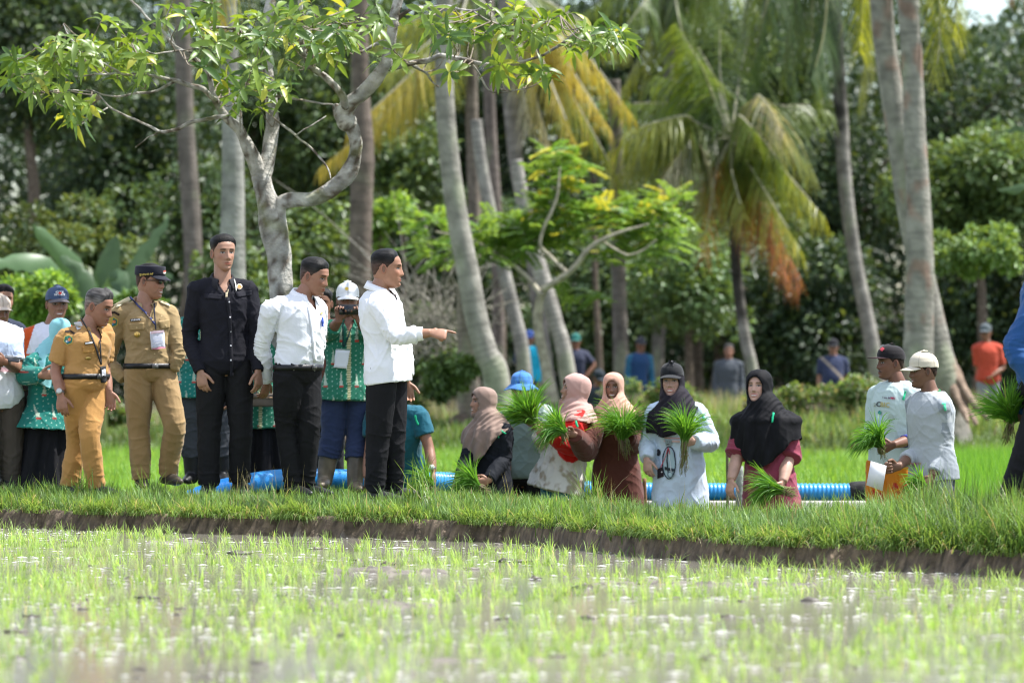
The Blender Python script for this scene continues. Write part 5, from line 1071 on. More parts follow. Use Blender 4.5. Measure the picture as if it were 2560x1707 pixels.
    if 'cuffs' in sp:
        for s in sp['cuffs'][1]:
            a, e, w = arms[s]; p = e+(w-e)*sp['cuffs'][2]; V, F = tube([p, p+nrm(w-e)*sp['cuffs'][3]], np.array([.047, .047])*sc, 18, n=6, rnd=False); V = V+nrm(V-p)*.004*perlin(V*30)[:, None]; link("cuff", make_mesh("cuff", V-base, F, np.broadcast_to(sp['cuffs'][0], V.shape)), M_CLOTH, o)
    if 'belt' in sp:
        t = sp['belt'].get('t', .17); C0 = pel+up*L_*t; a = np.linspace(0, 2*np.pi, 60, endpoint=False); w = np.interp(t, tt, Wd)+.022; d = np.interp(t, tt, Dp)+.022; k = sm(.1, .7, t); U = nrm(hl*(1-k)+lat*k); Fv = nrm(hf*(1-k)+front*k); rows = []
        cx, sx = np.cos(a), np.sin(a); cx = np.sign(cx)*np.abs(cx)**.87; sx = np.sign(sx)*np.abs(sx)**.87; off = bel*.5*math.exp(-.5*((t-.35)/.2)**2)
        for dz, gr in ((-.019, 0), (-.019, .004), (.019, .004), (.019, 0)): rows.append(C0+front*off+up*dz+U*((w+gr)*cx)[:, None]+Fv*((d+gr)*sx)[:, None])
        V = np.concatenate(rows); b = link("belt", make_mesh("belt", V-base, grid_faces(4, 60), np.broadcast_to((.008, .008, .009), V.shape)), M_LEATHER, o); root['surf']['belt'] = (V, grid_faces(4, 60))
        bk = C0+front*(off)+Fv*(d+.008); V, F = box((0, 0, 0), (.046, .008, .036), np.column_stack([U, Fv, up])); link("buckle", make_mesh("buckle", V+bk-base, F, np.broadcast_to(sp['belt'].get('buckle', (.05, .05, .05)), V.shape), False), M_GLOSS, b)
    # ---------------- shoes
    st = sp.get('shoes')
    if st:
        for s in 'LR':
            h, k, a = legs[s]; fd = np.array([*(hf[:2]), 0.]); sg = 1 if s == 'L' else -1; fd = nrm(fd+hl*.18*sg); fz = st.get('z', None); gz = a[2]-.075*sc if fz is None else fz; heel = a*np.array([1, 1, 0])-fd*.055*sc+np.array([0, 0, gz+.04]); toe = heel+fd*.25*sc
            P = [tube([heel, heel+fd*.09*sc+np.array([0, 0, .006]), heel+fd*.18*sc-np.array([0, 0, .006]), toe-np.array([0, 0, .012])], np.array([.038, .046, .044, .026])*sc, 14, flat=.9, up=(0, 0, 1)), tube([a+np.array([0, 0, .05]), np.array([a[0], a[1], gz+.05])], [.046*sc, .05*sc], 12)]
            if st.get('boot'): sh_ = st['boot']; P += [tube([k+(a-k)*(1-sh_), k+(a-k)*.8, a-np.array([0, 0, .02])], np.array([.078, .066, .058])*sc, 16, n=14)]
            V, F, N_ = remesh(P, .008/det, 2); c = np.array(st['col']); C = np.repeat(c[None], len(V), 0)
            if st.get('sole') is not None: C[V[:, 2] < gz+.028] = st['sole']
            if st.get('mud'): kk = np.clip(st['mud']*sm(.35, .0, V[:, 2]-gz)*(1+1.5*perlin(V*14)), 0, .9)[:, None]; C = C*(1-kk)+np.array([.24, .19, .13])*kk
            link("boot" if st.get('boot') else "shoe", make_mesh("shoe", V-base, F, C), M_RUBBER, o)
    # ---------------- headscarf
    hj = sp.get('hijab')
    if hj:
        x, y, z, th = head_grid(); off = hj.get('off', .016); P0 = np.stack([x, y, z], -1); Pn = P0+nrm(P0-np.array([0, -.01, 0]))*off+np.array([0, -.006, 0])*sm(.02, -.1, y)[..., None]; Vh = Pn.reshape(-1, 3)
        Vh = np.vstack([Vh, Vh[:88].mean(0), Vh[-88:].mean(0)]); Fh = _HFaces.tolist()+[[(j+1) % 88, j, 64*88] for j in range(88)]+[[63*88+j, 63*88+(j+1) % 88, 64*88+1] for j in range(88)]
        P = [(Vh@HR.T*Hk+Hc, Fh)]; jaw = Hc-HR[:, 2]*.075*Hk-HR[:, 1]*.012*Hk; nb = nk+front*.012*sc
        P.append(tube([Hc-HR[:, 2]*.02*Hk-HR[:, 1]*.022, jaw-HR[:, 1]*.012, (jaw+nb)/2, nb-up*.03, nb-up*.09], np.array([.090, .094, .115, .145, .175])*Hk, 28, n=18)); P.append(ball(Hc-HR[:, 1]*.035*Hk+HR[:, 2]*.01, np.array([.090, .090, .105])*Hk, m=12))
        drop = hj['drop']; n = 18; t = np.linspace(0, 1, n); mx = max(drop); C = nk+up*.055*sc-up*(t*(mx+.06))[:, None]+front*(.012*np.sin(t*3))[:, None]
        ww = np.interp(t*(mx+.06), [0, .05, .09, .13, .2, .4, .7], [.10, .145, .19, sw+.055+hj.get('flare', 0)*.5, sw+.062, sw+.072+hj.get('flare', 0)*.4, sw+.078+hj.get('flare', 0)]); dd = np.interp(t*(mx+.06), [0, .05, .09, .13, .2, .4, .7], [.09, .115, .135, .150, .165, .18, .19])*sc*sp.get('deep', 1)
        P.append(rings(C, np.repeat(lat[None], n, 0), np.repeat(front[None], n, 0), ww*sc, dd, 40, 2.1))
        for s in 'LR': P.append(ball(sh[s]-lat*(1 if s == 'L' else -1)*.01-up*.01, np.array([.075, .07, .065])*sc*(1.2 if drop[1] > .15 else 1), m=12)) if drop[1] > .06 else None
        V, F, N_ = remesh(P, hj.get('vox', .0085)/det, 4)
        # folds falling from the chin and the crown
        q = V-nk; ang = np.arctan2(q@lat, q@front); dz = -(q@up); k = sm(-.03, .15, dz); V = V+N_*(k*(.010*np.sin(ang*9+3.5*perlin(V*3+seed))+.006*np.sin(ang*17+dz*20+4*perlin(V*4))))[:, None]
        ph = np.arctan2((q@up)-.04, q@lat); kk = sm(-.10, -.03, dz)*sm(.10, .02, dz)*sm(-.02, .05, q@front); V = V+N_*(kk*.0045*np.sin(((q@up)-1.1*(q@lat))*110+4*perlin(V*7)))[:, None]; V = wrinkle(V, N_, .0028, (), seed)
        H = (V-Hc)@HR/Hk; fo = hj.get('face', (.060, .085, -.020)); ov = (H[:, 0]/fo[0])**2+((H[:, 2]-fo[2])/fo[1])**2
        face = (ov < 1) & (H[:, 1] > hj.get('fy', .005)); q = V-nk; s2 = q@lat; f2 = q@front; dz = -(q@up)
        aa = np.abs(np.arctan2(s2, f2)); hem = np.interp(aa, [0, .5, 1.0, 1.57, 2.2, 3.14], hj['drop5'] if 'drop5' in hj else [drop[0], drop[0]*.93, (drop[0]+drop[1])/2, drop[1], (drop[1]+drop[2])/2, drop[2]]); hem = hem+hj.get('skew', 0)*s2
        keep = ~face & (dz < hem+.012*np.sin(ang*6)); V, F, N_, u = keep_faces(V, F, N_, keep); bm_ = boundary(F, len(V)); H = (V-Hc)@HR/Hk; ov = (H[:, 0]/fo[0])**2+((H[:, 2]-fo[2])/fo[1])**2
        fb = bm_ & (H[:, 1] > hj.get('fy', .005)+.01) & (ov < 1.9) & (H[:, 2] > -.13); kf = 1/np.sqrt(np.maximum(ov[fb], 1e-3)); H2 = H[fb].copy(); H2[:, 0] *= kf; H2[:, 2] = (H2[:, 2]-fo[2])*kf+fo[2]; V[fb] = H2@HR.T*Hk+Hc
        q = V-nk; aa = np.abs(np.arctan2(q@lat, q@front)); hm = np.interp(aa, [0, .5, 1.0, 1.57, 2.2, 3.14], hj['drop5'] if 'drop5' in hj else [drop[0], drop[0]*.93, (drop[0]+drop[1])/2, drop[1], (drop[1]+drop[2])/2, drop[2]])+hj.get('skew', 0)*(q@lat)
        dzz = -(q@up); hb = bm_ & ~fb & (np.abs(dzz-hm) < .035); V[hb] = V[hb]+up*((dzz-hm)[hb])[:, None]
        root['surf']['headscarf'] = (V, F); C = np.repeat(np.array(hj['col'])[None], len(V), 0)*(1+.08*perlin(V*6))[:, None]
        ob = link("headscarf", make_mesh("headscarf", V-base, F, C), M_DARKSCARF if max(hj['col']) < .06 else M_SCARF, o); s = ob.modifiers.new("solid", 'SOLIDIFY'); s.thickness = .005; s.offset = -1
        if hj.get('under') is not None:
            x, y, z, th = head_grid(); V2, F2, u2 = grid_shell(x, y, z, (z > .052) | (np.abs(th) > 1.0), np.full(x.shape, .006)); link("underscarf", make_mesh("underscarf", V2@HR.T*Hk+Hc-base, F2, np.broadcast_to(hj['under'], V2.shape)), M_SCARF, o)
    if sp.get('sunglasses'):
        g = Geo()
        for s in (-1, 1): V, F = ball((s*.032, .094, .004), (.027, .006, .019), m=10); g.add(V, F, (.006, .006, .008)); V, F = tube([(s*.058, .088, .01), (s*.074, .04, .008), (s*.079, -.01, .004)], [.003, .003, .003], 6); g.add(V, F, (.01, .01, .01))
        V, F = tube([(-.012, .100, .010), (.012, .100, .010)], [.003, .003], 6); g.add(V, F, (.01, .01, .01)); V, F, C = g.arr(); link("sunglasses", make_mesh("sunglasses", V@HR.T*Hk+Hc-base, F, C), M_GLOSS, o)
    if sp.get('watch'):
        a, e, w = arms[sp['watch']]; d = nrm(w-e); p = w-d*.025; V, F = tube([p-d*.009, p+d*.009], [.032*sc]*2, 18, n=4, rnd=False); wt = link("watch", make_mesh("watch", V-base, F, np.broadcast_to((.12, .12, .12), V.shape)), M_GLOSS, o)
        n = nrm(np.array([0, -1, 0])-d*np.dot((0, -1, 0), d)); V, F = tube([p+n*.03, p+n*.042], [.021, .019], 16, n=3, rnd=False); link("dial", make_mesh("dial", V-base, F, np.broadcast_to((.5, .52, .5), V.shape)), M_GLOSS, wt)
    return root

# ---- bundles of rice seedlings
def bundle(px, py, D, ang, length, label, n=200, spread=.5, root_len=.14, root_ang=None, dd=0.0, droop=.8, group="bundles of rice seedlings held by the farmers", thick=.02, pale=False):
    "held at the pixel (px,py); the leaves leave at ang degrees (0 = picture right, 90 = up)"
    n = int(n*1.35); b = W(px, py, D); droop *= rng.uniform(1.0, 1.5); length *= .95; a = math.radians(ang); ax = nrm([math.cos(a), dd, math.sin(a)]); u, v = frame(ax); root = empty("seedling_bundle", b)
    q = rng.random((n, 2)); r = thick*np.sqrt(q[:, 0]); ph = q[:, 1]*6.28; st = (u*(r*np.cos(ph))[:, None]+v*(r*np.sin(ph))[:, None])
    dirs = nrm(ax+(u*np.cos(ph)[:, None]+v*np.sin(ph)[:, None])*(spread*np.sqrt(rng.random(n)))[:, None]); L_ = length*(.45+.75*rng.random(n)**.8); dirs = nrm(dirs+rng.normal(size=(n, 3))*.14); seg = 7; rows = []; p = st-ax*.03; d = nrm(ax+(dirs-ax)*.3)
    face = rng.normal(size=(n, 3))
    for s in range(seg+1):
        w = (.0034*np.array([.6, .7, .9, 1, 1, .85, .55, .1])[s]); S = nrm(np.cross(d, face)); rows.append(np.stack([p-S*w, p+S*w], 1)); d = nrm(d+(dirs-ax)*.32+np.array([0, 0, -1])*(droop*(s/seg)*.36*rng.uniform(.4, 1.4, (n, 1)))); p = p+d*(L_/seg)[:, None]
    k = 2*(seg+1); V = np.stack(rows, 1).reshape(-1, 3); qd = np.array([[2*i, 2*i+1, 2*i+3, 2*i+2] for i in range(seg)]).reshape(-1); F = ((np.arange(n)*k)[:, None]+qd[None]).reshape(-1, 4)
    C = np.repeat(vcol(n, (.05, .17, .02), (.17, .38, .045), (.30, .32, .1), .02), k, 0); link("leaves", make_mesh("leaves", V, F, C), M_RICE, root)
    ra = math.radians(root_ang if root_ang is not None else ang+180); rax = nrm([math.cos(ra), -dd*.3, math.sin(ra)]); g = Geo()
    for i in range(46):
        e = rax*root_len*rng.uniform(.5, 1.1)+rng.normal(size=3)*.018; V, F = tube([st[i]-ax*.02*0, rax*.05+st[i]*1.2+rng.normal(size=3)*.006, e+st[i]], [.0035, .003, .0015], 4, n=6, rnd=False); g.add(V, F, (np.array([.26, .30, .10]) if i % 3 else np.array([.30, .22, .14]))*rng.uniform(.6, 1.2))
    V, F, C = g.arr(); link("roots", make_mesh("roots", V, F, C), M_GRASS, root); tag(root, label, "rice seedlings", group); return root

# ---------------------------------------------------------------- the people, left to right
SK = (.36, .19, .12); SKD = (.21, .10, .06); SKM = (.28, .14, .088); SKL = (.42, .24, .16)
BLK = (.011, .011, .013); WHT = (.74, .76, .79); TEAL = (.012, .17, .14); TGRN = (.018, .15, .09); KHAKI = (.33, .235, .115); TAN = (.40, .22, .075); NAVY = (.018, .026, .05)

# far left
person(dict(label="man at the left edge with short black hair, mostly hidden behind the beige cap", D=33.2, head=(8, 752), neck=(-2, 800), pelvis=(-6, 985), yaw=20, skin=SKM, top=dict(col=NAVY, hem=-.05), trousers=dict(), shoes=dict(col=(.02, .02, .02))))
person(dict(label="man in a light lime green shirt and beige cap at the left edge", D=32.4, head=(-2, 782), neck=(6, 828), pelvis=(8, 1010), yaw=15, hyw=25, sw=.21, skin=SKD, cap=("ball", (.55, .46, .38)), hairthick=.006, top=dict(col=(.42, .62, .20), hem=-.1, grow=.03, flare=.1), trousers=dict(col=(.06, .06, .07)), shoes=dict(col=(.03, .03, .03))))
p = person(dict(label="man at the left edge in white banded tee and black boots, typing on a phone", D=31.2, head=(-42, 755), headk=1.0, neck=(-25, 810), pelvis=(-2, 1000), yaw=25, hyw=40, sw=.21, skin=SKD, aR=[(-95, 905), (-30, 915, -.3)], aL=[(42, 918, -.05), (12, 905, -.36)], hL=dict(d=(-.6, -.5, .15), t=(0, -.2, 1), pose='hold'), hR=dict(d=(.8, -.5, .1), t=(0, 0, 1), pose='hold'),
    top=dict(col=WHT, hem=-.12, sleeve=.42, grow=.024, paint=lambda V, fr: np.where(((V[:, 2] > fr['chest'][2]-.14) & (V[:, 2] < fr['chest'][2]-.10))[:, None], (.70, .45, .50), np.where(((V[:, 2] > fr['chest'][2]-.02) & (V[:, 2] < fr['chest'][2]+.08))[:, None], (.45, .55, .72), (.74, .78, .82)))), trousers=dict(col=(.075, .062, .05), stop=.55, r=(.105, .10, .085, .075, .07)), shoes=dict(col=(.015, .015, .016), boot=.62, mud=.3)))
def phone(px, py, D, w, h, R, label, col=(.012, .012, .014)):
    b = W(px, py, D); V, F = box((0, 0, 0), (w, .009, h), R); o = link("phone", make_mesh("phone", V, F, np.broadcast_to(col, V.shape), False), M_GLOSS, loc=b); o.modifiers.new("bevel", 'BEVEL').width = .004; tag(o, label, "phone")
    V, F = box(R@np.array([0, -.006, 0]), (w*.9, .002, h*.86), R); link("screen", make_mesh("screen", V, F, np.broadcast_to((.03, .05, .06), V.shape), False), M_GLOSS, o); return o
phone(30, 897, 30.86, .13, .068, rotm(0, 60, -14), "dark phone lying in the hands of the man at the left edge")
p = person(dict(label="smiling man in blue cap and white tee with orange-red sleeves", D=32.4, head=(143, 762), neck=(132, 812), pelvis=(128, 1000), yaw=5, hyw=18, skin=SKM, smile=True, headk=1.02, cap=("ball", (.055, .085, .16), dict(billcol=(.10, .085, .095))), hairthick=.005, crew=(.65, .08, .02), top=dict(paint=raglan((.72, .73, .82), (.62, .09, .02)), hem=-.1, grow=.026), trousers=dict(col=(.03, .03, .04)), shoes=dict(col=(.03, .03, .03))))
for t, x, y, h, c in (("GTE", 149, 731, 5.2, (.8, .8, .8)), ("SPORT", 149, 737, 4.2, (.8, .8, .8))): P_, F_ = text_px(t, x, y, h, 1.5); decal(p, "cap", "cap_text", P_, F_, c)
P_, F_ = disc_px(150, 733, 4, 3); decal(p, "cap", "cap_emblem", P_, F_, (.6, .04, .03), off=.006)
p = person(dict(label="woman seen from behind in turquoise headscarf, teal flowered dress top and long black skirt", D=31.3, female=True, head=(150, 835), headk=.96, neck=(132, 880), pelvis=(122, 1045), yaw=215, hyw=195, skin=SK, sc=.93, shR=(168, 925), hairstyle=False, aL=[(57, 938, -.1), (100, 938, -.30)], aR=[(185, 990, .1), (150, 985, -.1)], hL=dict(d=(1, .2, .05), t=(0, 0, 1)), hR='none', armk=1.2,
    hijab=dict(col=(.22, .50, .53), drop=(.26, .18, .30)), top=dict(paint=batik(TEAL), hem=-.16, vox=.0065, grow=.03, flare=.28, sgrow=.022), skirt=dict(col=BLK, w=.26, top=.1)))
def handbag(px, py, D, w, h, d, col, label, tilt=0):
    b = W(px, py, D); g = []; V, F = box((0, 0, 0), (w, d, h)); a = math.radians(tilt); R = np.array([[math.cos(a), 0, -math.sin(a)], [0, 1, 0], [math.sin(a), 0, math.cos(a)]]); V, F, N_ = remesh([(V, F)], .008, 14); V = V+N_*(.006*perlin(V*12))[:, None]; V = V@R.T
    o = link("handbag", make_mesh("bag", V, F, np.broadcast_to(col, V.shape)*(1+.2*perlin(V*20))[:, None]), M_LEATHER, loc=b); tag(o, label, "bag"); top = np.array([0, 0, h/2])
    V, F = tube([R@(top+[-w*.32, 0, -.02]), R@(top+[-w*.2, 0, .06]), R@(top+[w*.2, 0, .06]), R@(top+[w*.32, 0, -.02])], [.008]*4, 8, n=16); link("strap", make_mesh("strap", V, F, np.broadcast_to(col, V.shape)), M_LEATHER, o)
    V, F = box(R@np.array([0, -d/2-.002, h*.18]), (w*.8, .006, .012), R); link("clasp", make_mesh("clasp", V, F, np.broadcast_to((.3, .2, .12), V.shape), False), M_BRASS, o)
handbag(54, 988, 31.42, .16, .23, .09, (.035, .02, .017), "dark brown leather handbag hanging from the arm of the woman in turquoise", -8)

p = person(dict(label="older man striding in a short-sleeved tan-orange uniform, short greying hair", D=30.2, head=(247, 768), headk=1.05, neck=(220, 822), shdrop=.03, pelvis=(214, 962), yaw=48, hyw=68, pitch=-16, skin=(.30, .145, .092), grey=.85, fade=.5, hairthick=.009, hairline=.07, quiff=True, stubble=.2,
    shR=(163, 846, -.05), aR=[(139, 925, -.05), (152, 990, -.15)], aL=[(262, 925, .1), (272, 978, .0)], hR=dict(d=(.12, -.1, -1), t=(.9, -.1, 0)), hL=dict(d=(.15, 0, -1), t=(.9, -.2, 0)), lL=[(224, 1088, -.1), (240, 1218, -.05)], lR=[(192, 1105, .1), (173, 1216, .1)],
    top=dict(col=TAN, hem=.10, sleeve=.42, grow=.018, sgrow=.024, tucked=True, amp=.0035), trousers=dict(col=(.43, .225, .07), dark=False), belt=dict(t=.15), collar=TAN, watch='R', shoes=dict(col=BLK)))
def shield(p, surf, cx, cy, w, h, rot=0, ban=True):
    a = math.radians(rot); T = lambda q: [(cx+x*math.cos(a)-y*math.sin(a), cy+x*math.sin(a)+y*math.cos(a)) for x, y in q]
    hexa = [(0, 0), (-w, -h*.6), (0, -h), (w, -h*.6), (w, h*.5), (0, h), (-w, h*.5)]; F = [[0, i, i % 6+1] for i in range(1, 7)]
    decal(p, surf, "sleeve_badge", T(hexa), F, (.55, .40, .10), off=.005); decal(p, surf, "sleeve_badge", T([(x*.82, y*.82) for x, y in hexa]), F, (.03, .16, .12), off=.008)
    for x, y, r, c in ((.25, -.1, .32, (.65, .25, .10)), (-.25, .3, .26, (.55, .62, .62)), (.1, .35, .2, (.06, .2, .4)), (.3, -.3, .16, (.6, .06, .03)), (-.3, -.35, .18, (.1, .35, .2))): P_, F_ = disc_px(0, 0, r*w, r*w); decal(p, surf, "sleeve_badge", T([(q[0]+x*w, q[1]+y*h) for q in P_]), F_, c, off=.010)
    if ban: P_, F_ = line_px([(-w*1.05, -h*1.45), (0, -h*1.75), (w*1.05, -h*1.4)], h*.38); decal(p, surf, "sleeve_banner", T(P_), F_, (.03, .018, .012), off=.005)
shield(p, "shirt", 171, 850, 12, 13, 12)
for s, q in (("epaulette", [(184, 806), (202, 803), (210, 820), (193, 826)]), ("epaulette", [(251, 812), (261, 808), (262, 817), (253, 820)])): P_, F_ = quad_px(q); decal(p, "shirt", s, P_, F_, (.5, .5, .52), off=.008, m=M_GLOSS, thick=.004)
P_, F_ = quad_px([(211, 855), (232, 853), (233, 859), (212, 862)]); decal(p, "shirt", "name_tag", P_, F_, (.02, .02, .02), off=.006, thick=.003); P_, F_ = quad_px([(213, 857), (231, 855), (231, 858), (213, 860)]); decal(p, "shirt", "name_tag", P_, F_, (.7, .7, .7), off=.009)
P_, F_ = quad_px([(205, 866), (236, 866), (234, 880), (208, 882)]); decal(p, "shirt", "pocket_flap", P_, F_, (.40, .21, .06), off=.006, thick=.004)
P_, F_ = disc_px(220, 895, 7, 4); decal(p, "shirt", "brooch", P_, F_, (.55, .38, .12), off=.007, thick=.003, m=M_BRASS)
P_, F_ = line_px([(202, 794), (222, 828), (240, 872), (252, 912)], 4.2); decal(p, "shirt", "lanyard", P_, F_, (.03, .028, .03), off=.009, thick=.002); P_, F_ = line_px([(244, 815), (249, 860), (252, 912)], 3); decal(p, "shirt", "lanyard", P_, F_, (.03, .028, .03), off=.009, thick=.002)
P_, F_ = quad_px([(248, 917), (261, 914), (265, 955), (252, 957)]); idc = decal(p, "shirt", "id_badge", P_, F_, (.02, .02, .022), off=.014, thick=.006); P_, F_ = quad_px([(251, 925), (260, 923), (262, 938), (253, 940)]); decal(p, "shirt", "id_photo", P_, F_, (.6, .6, .65), off=.02, parent=None)
for i in range(4): P_, F_ = disc_px(247+i*1.2, 836+i*19, 1.6, 1.6, 8); decal(p, "shirt", "button", P_, F_, (.5, .3, .12), off=.006)

p = person(dict(label="man in long-sleeved khaki uniform and black peaked cap, sunglasses, hands in pockets, paper badge", D=30.9, head=(376, 703), headk=1.06, neck=(360, 762), pelvis=(374, 930), yaw=22, hyw=68, pitch=-5, smile=True, sw=.212, shdrop=.068, skin=(.34, .175, .11), hairthick=.004, sunglasses=True, eyes=False, cap=("kepi", (.012, .013, .022)),
    aR=[(272, 902, .05), (309, 948, -.02)], aL=[(447, 880, .0), (432, 925, -.02)], hR='none', hL='none', lR=[(347, 1075), (353, 1198)], lL=[(436, 1065, -.05), (419, 1186, .05)],
    top=dict(col=KHAKI, hem=.02, grow=.018, sgrow=.014, tucked=True, amp=.0045), trousers=dict(col=(.34, .225, .105), dark=False, r=(.105, .10, .082, .076, .070)), belt=dict(t=.09, buckle=(.12, .12, .12)), collar=(.35, .25, .125), watch='L', shoes=dict(col=(.015, .014, .013), mud=.2)))
shield(p, "shirt", 283, 805, 12, 14, 8)
for q in ([(283, 762), (322, 741), (327, 750), (293, 770)], [(392, 748), (418, 757), (425, 768), (400, 757)]): P_, F_ = quad_px(q); decal(p, "shirt", "epaulette", P_, F_, (.62, .55, .38), off=.009, thick=.006)
for x, y in ((302, 758), (310, 754), (318, 750), (405, 755), (412, 758)): P_, F_ = disc_px(x, y, 2, 1.6, 8); decal(p, "shirt", "star", P_, F_, (.7, .5, .15), off=.014, m=M_BRASS)
P_, F_ = quad_px([(326, 798), (352, 796), (352, 802), (327, 804)]); decal(p, "shirt", "name_tag", P_, F_, (.02, .025, .035), off=.007, thick=.003); P_, F_ = text_px("ZUDAN", 339, 800, 3.6, 1.2, -4); decal(p, "shirt", "name_tag_text", P_, F_, (.75, .75, .75), off=.011)
for q in ([(320, 810), (360, 806), (359, 824), (325, 826)], [(394, 803), (422, 798), (424, 820), (402, 822)]): P_, F_ = quad_px(q); decal(p, "shirt", "pocket_flap", P_, F_, (.34, .245, .12), off=.006, thick=.005)
for x, y in ((342, 819), (403, 790), (381, 800), (384, 848), (386, 884), (413, 813)): P_, F_ = disc_px(x, y, 2.2, 2.2, 10); decal(p, "shirt", "button", P_, F_, (.55, .42, .22), off=.012)
P_, F_ = disc_px(343, 836, 7.5, 7); decal(p, "shirt", "gold_badge", P_, F_, (.75, .5, .15), off=.008, thick=.004, m=M_BRASS)
P_, F_ = line_px([(325, 742), (345, 765), (368, 786), (388, 812)], 4.5); decal(p, "shirt", "lanyard", P_, F_, (.05, .06, .16), off=.010, thick=.002); P_, F_ = line_px([(385, 760), (386, 790), (388, 815), (389, 824)], 3); decal(p, "shirt", "lanyard", P_, F_, (.02, .025, .05), off=.010, thick=.002)
P_, F_ = quad_px([(374, 829), (408, 825), (411, 871), (378, 875)]); decal(p, "shirt", "id_card", P_, F_, (.66, .68, .78), off=.016, thick=.003); P_, F_ = quad_px([(375, 829), (408, 825), (408, 831), (375, 835)]); decal(p, "shirt", "id_card_header", P_, F_, (.55, .42, .48), off=.020)
for i in range(5): P_, F_ = line_px([(381, 845+i*5), (403, 843+i*5)], 1.0, 2); decal(p, "shirt", "id_card_line", P_, F_, (.30, .36, .5), off=.020)
P_, F_ = quad_px([(379, 869), (411, 866), (411, 871), (378, 875)]); decal(p, "shirt", "id_card_footer", P_, F_, (.6, .25, .33), off=.020)
P_, F_ = text_px("ZUDAN AF", 366, 686, 4.4, 1.1, -5); decal(p, "cap", "cap_text", P_, F_, (.65, .50, .12), off=.006); P_, F_ = disc_px(410, 681, 3.6, 3.4); decal(p, "cap", "cap_emblem", P_, F_, (.75, .68, .6), off=.007); P_, F_ = quad_px([(407, 677), (413, 676), (413, 679), (407, 680)], 2); decal(p, "cap", "cap_emblem", P_, F_, (.6, .1, .06), off=.009)

person(dict(label="person in teal patterned shirt and grey jeans, mostly hidden behind the man in black", D=32.5, head=(508, 745), headk=.98, neck=(506, 790), pelvis=(508, 965), yaw=0, skin=SK, sc=.96, sw=.205, aR=[(447, 880), (458, 970)], top=dict(paint=batik(TEAL), vox=.0065, hem=-.16, grow=.02, flare=.1), trousers=dict(col=(.055, .06, .068), stop=.6, r=(.105, .10, .085, .08, .075)), lR=[(478, 1080), (480, 1185)], lL=[(553, 1080), (556, 1185)], shoes=dict(col=(.012, .012, .013), boot=.6)))

p = person(dict(label="tall man in black shirt and black trousers, round badge on his chest, arms hanging", D=30.0, sc=1.05, head=(558, 634), headk=1.0, neck=(556, 702), pelvis=(562, 908), yaw=12, hyw=24, skin=(.33, .18, .118), sw=.202, shdrop=.068, fat=.95, hairthick=.013, fade=.75, hairline=.072, aR=[(474, 843), (501, 930, -.12)], aL=[(641, 843), (645, 928, -.1)], hR=dict(d=(.18, -.1, -1), t=(.9, -.4, 0)), hL=dict(d=(.05, -.1, -1), t=(-.6, -.8, 0)),
    lR=[(523, 1075), (521, 1214)], lL=[(602, 1070), (598, 1205, .05)], top=dict(col=(.012, .012, .017), hem=-.13, grow=.016, sgrow=.012, dark=True, amp=.005), trousers=dict(col=(.012, .012, .013), r=(.102, .094, .078, .074, .072)), collar=(.012, .012, .016), shoes=dict(col=(.012, .011, .011), sole=(.3, .3, .28))))
for q in ([(509, 734), (556, 737), (552, 749), (512, 746)], [(588, 730), (629, 726), (629, 738), (592, 744)]): P_, F_ = quad_px(q); decal(p, "shirt", "pocket_flap", P_, F_, (.016, .016, .022), off=.006, thick=.005, m=M_DARKCLOTH)
for y, x in ((755, 573), (793, 575), (829, 577), (864, 577), (900, 577)): P_, F_ = disc_px(x, y, 2, 2, 8); decal(p, "shirt", "button", P_, F_, (.55, .55, .58), off=.007)
P_, F_ = line_px([(569, 745), (574, 790), (577, 860), (579, 940)], 9); decal(p, "shirt", "placket", P_, F_, (.015, .015, .02), off=.005, m=M_DARKCLOTH, thick=.003)
P_, F_ = disc_px(598, 717, 7.5, 7.5); decal(p, "shirt", "round_badge", P_, F_, (.62, .52, .42), off=.008, thick=.003); P_, F_ = disc_px(598, 717, 5, 5); decal(p, "shirt", "round_badge", P_, F_, (.55, .20, .06), off=.011)
P_, F_ = line_px([(585, 700), (588, 712), (590, 728)], 2.2); decal(p, "shirt", "cord", P_, F_, (.6, .6, .55), off=.010, thick=.002); P_, F_ = line_px([(567, 724), (566, 733), (565, 744)], 6); decal(p, "shirt", "tassel", P_, F_, (.50, .42, .28), off=.014, thick=.006)

person(dict(label="woman in green patterned top, black skirt and pale blue cap, hidden behind the white shirt", D=33.0, female=True, head=(655, 806), headk=.98, neck=(652, 852), pelvis=(655, 1010), yaw=0, skin=SK, sc=.9, cap=("ball", (.30, .52, .60)), hairthick=.006, sw=.18, aR=[(612, 940), (640, 990, -.15)], aL=[(695, 940), (668, 990, -.15)], top=dict(paint=batik(TGRN), vox=.0065, hem=-.38, grow=.02, flare=.12), skirt=dict(col=BLK, w=.25, top=.05)))
handbag(660, 1000, 32.6, .20, .10, .06, (.13, .10, .075), "flat grey-brown bag held at the waist by the woman hidden behind the white shirt")

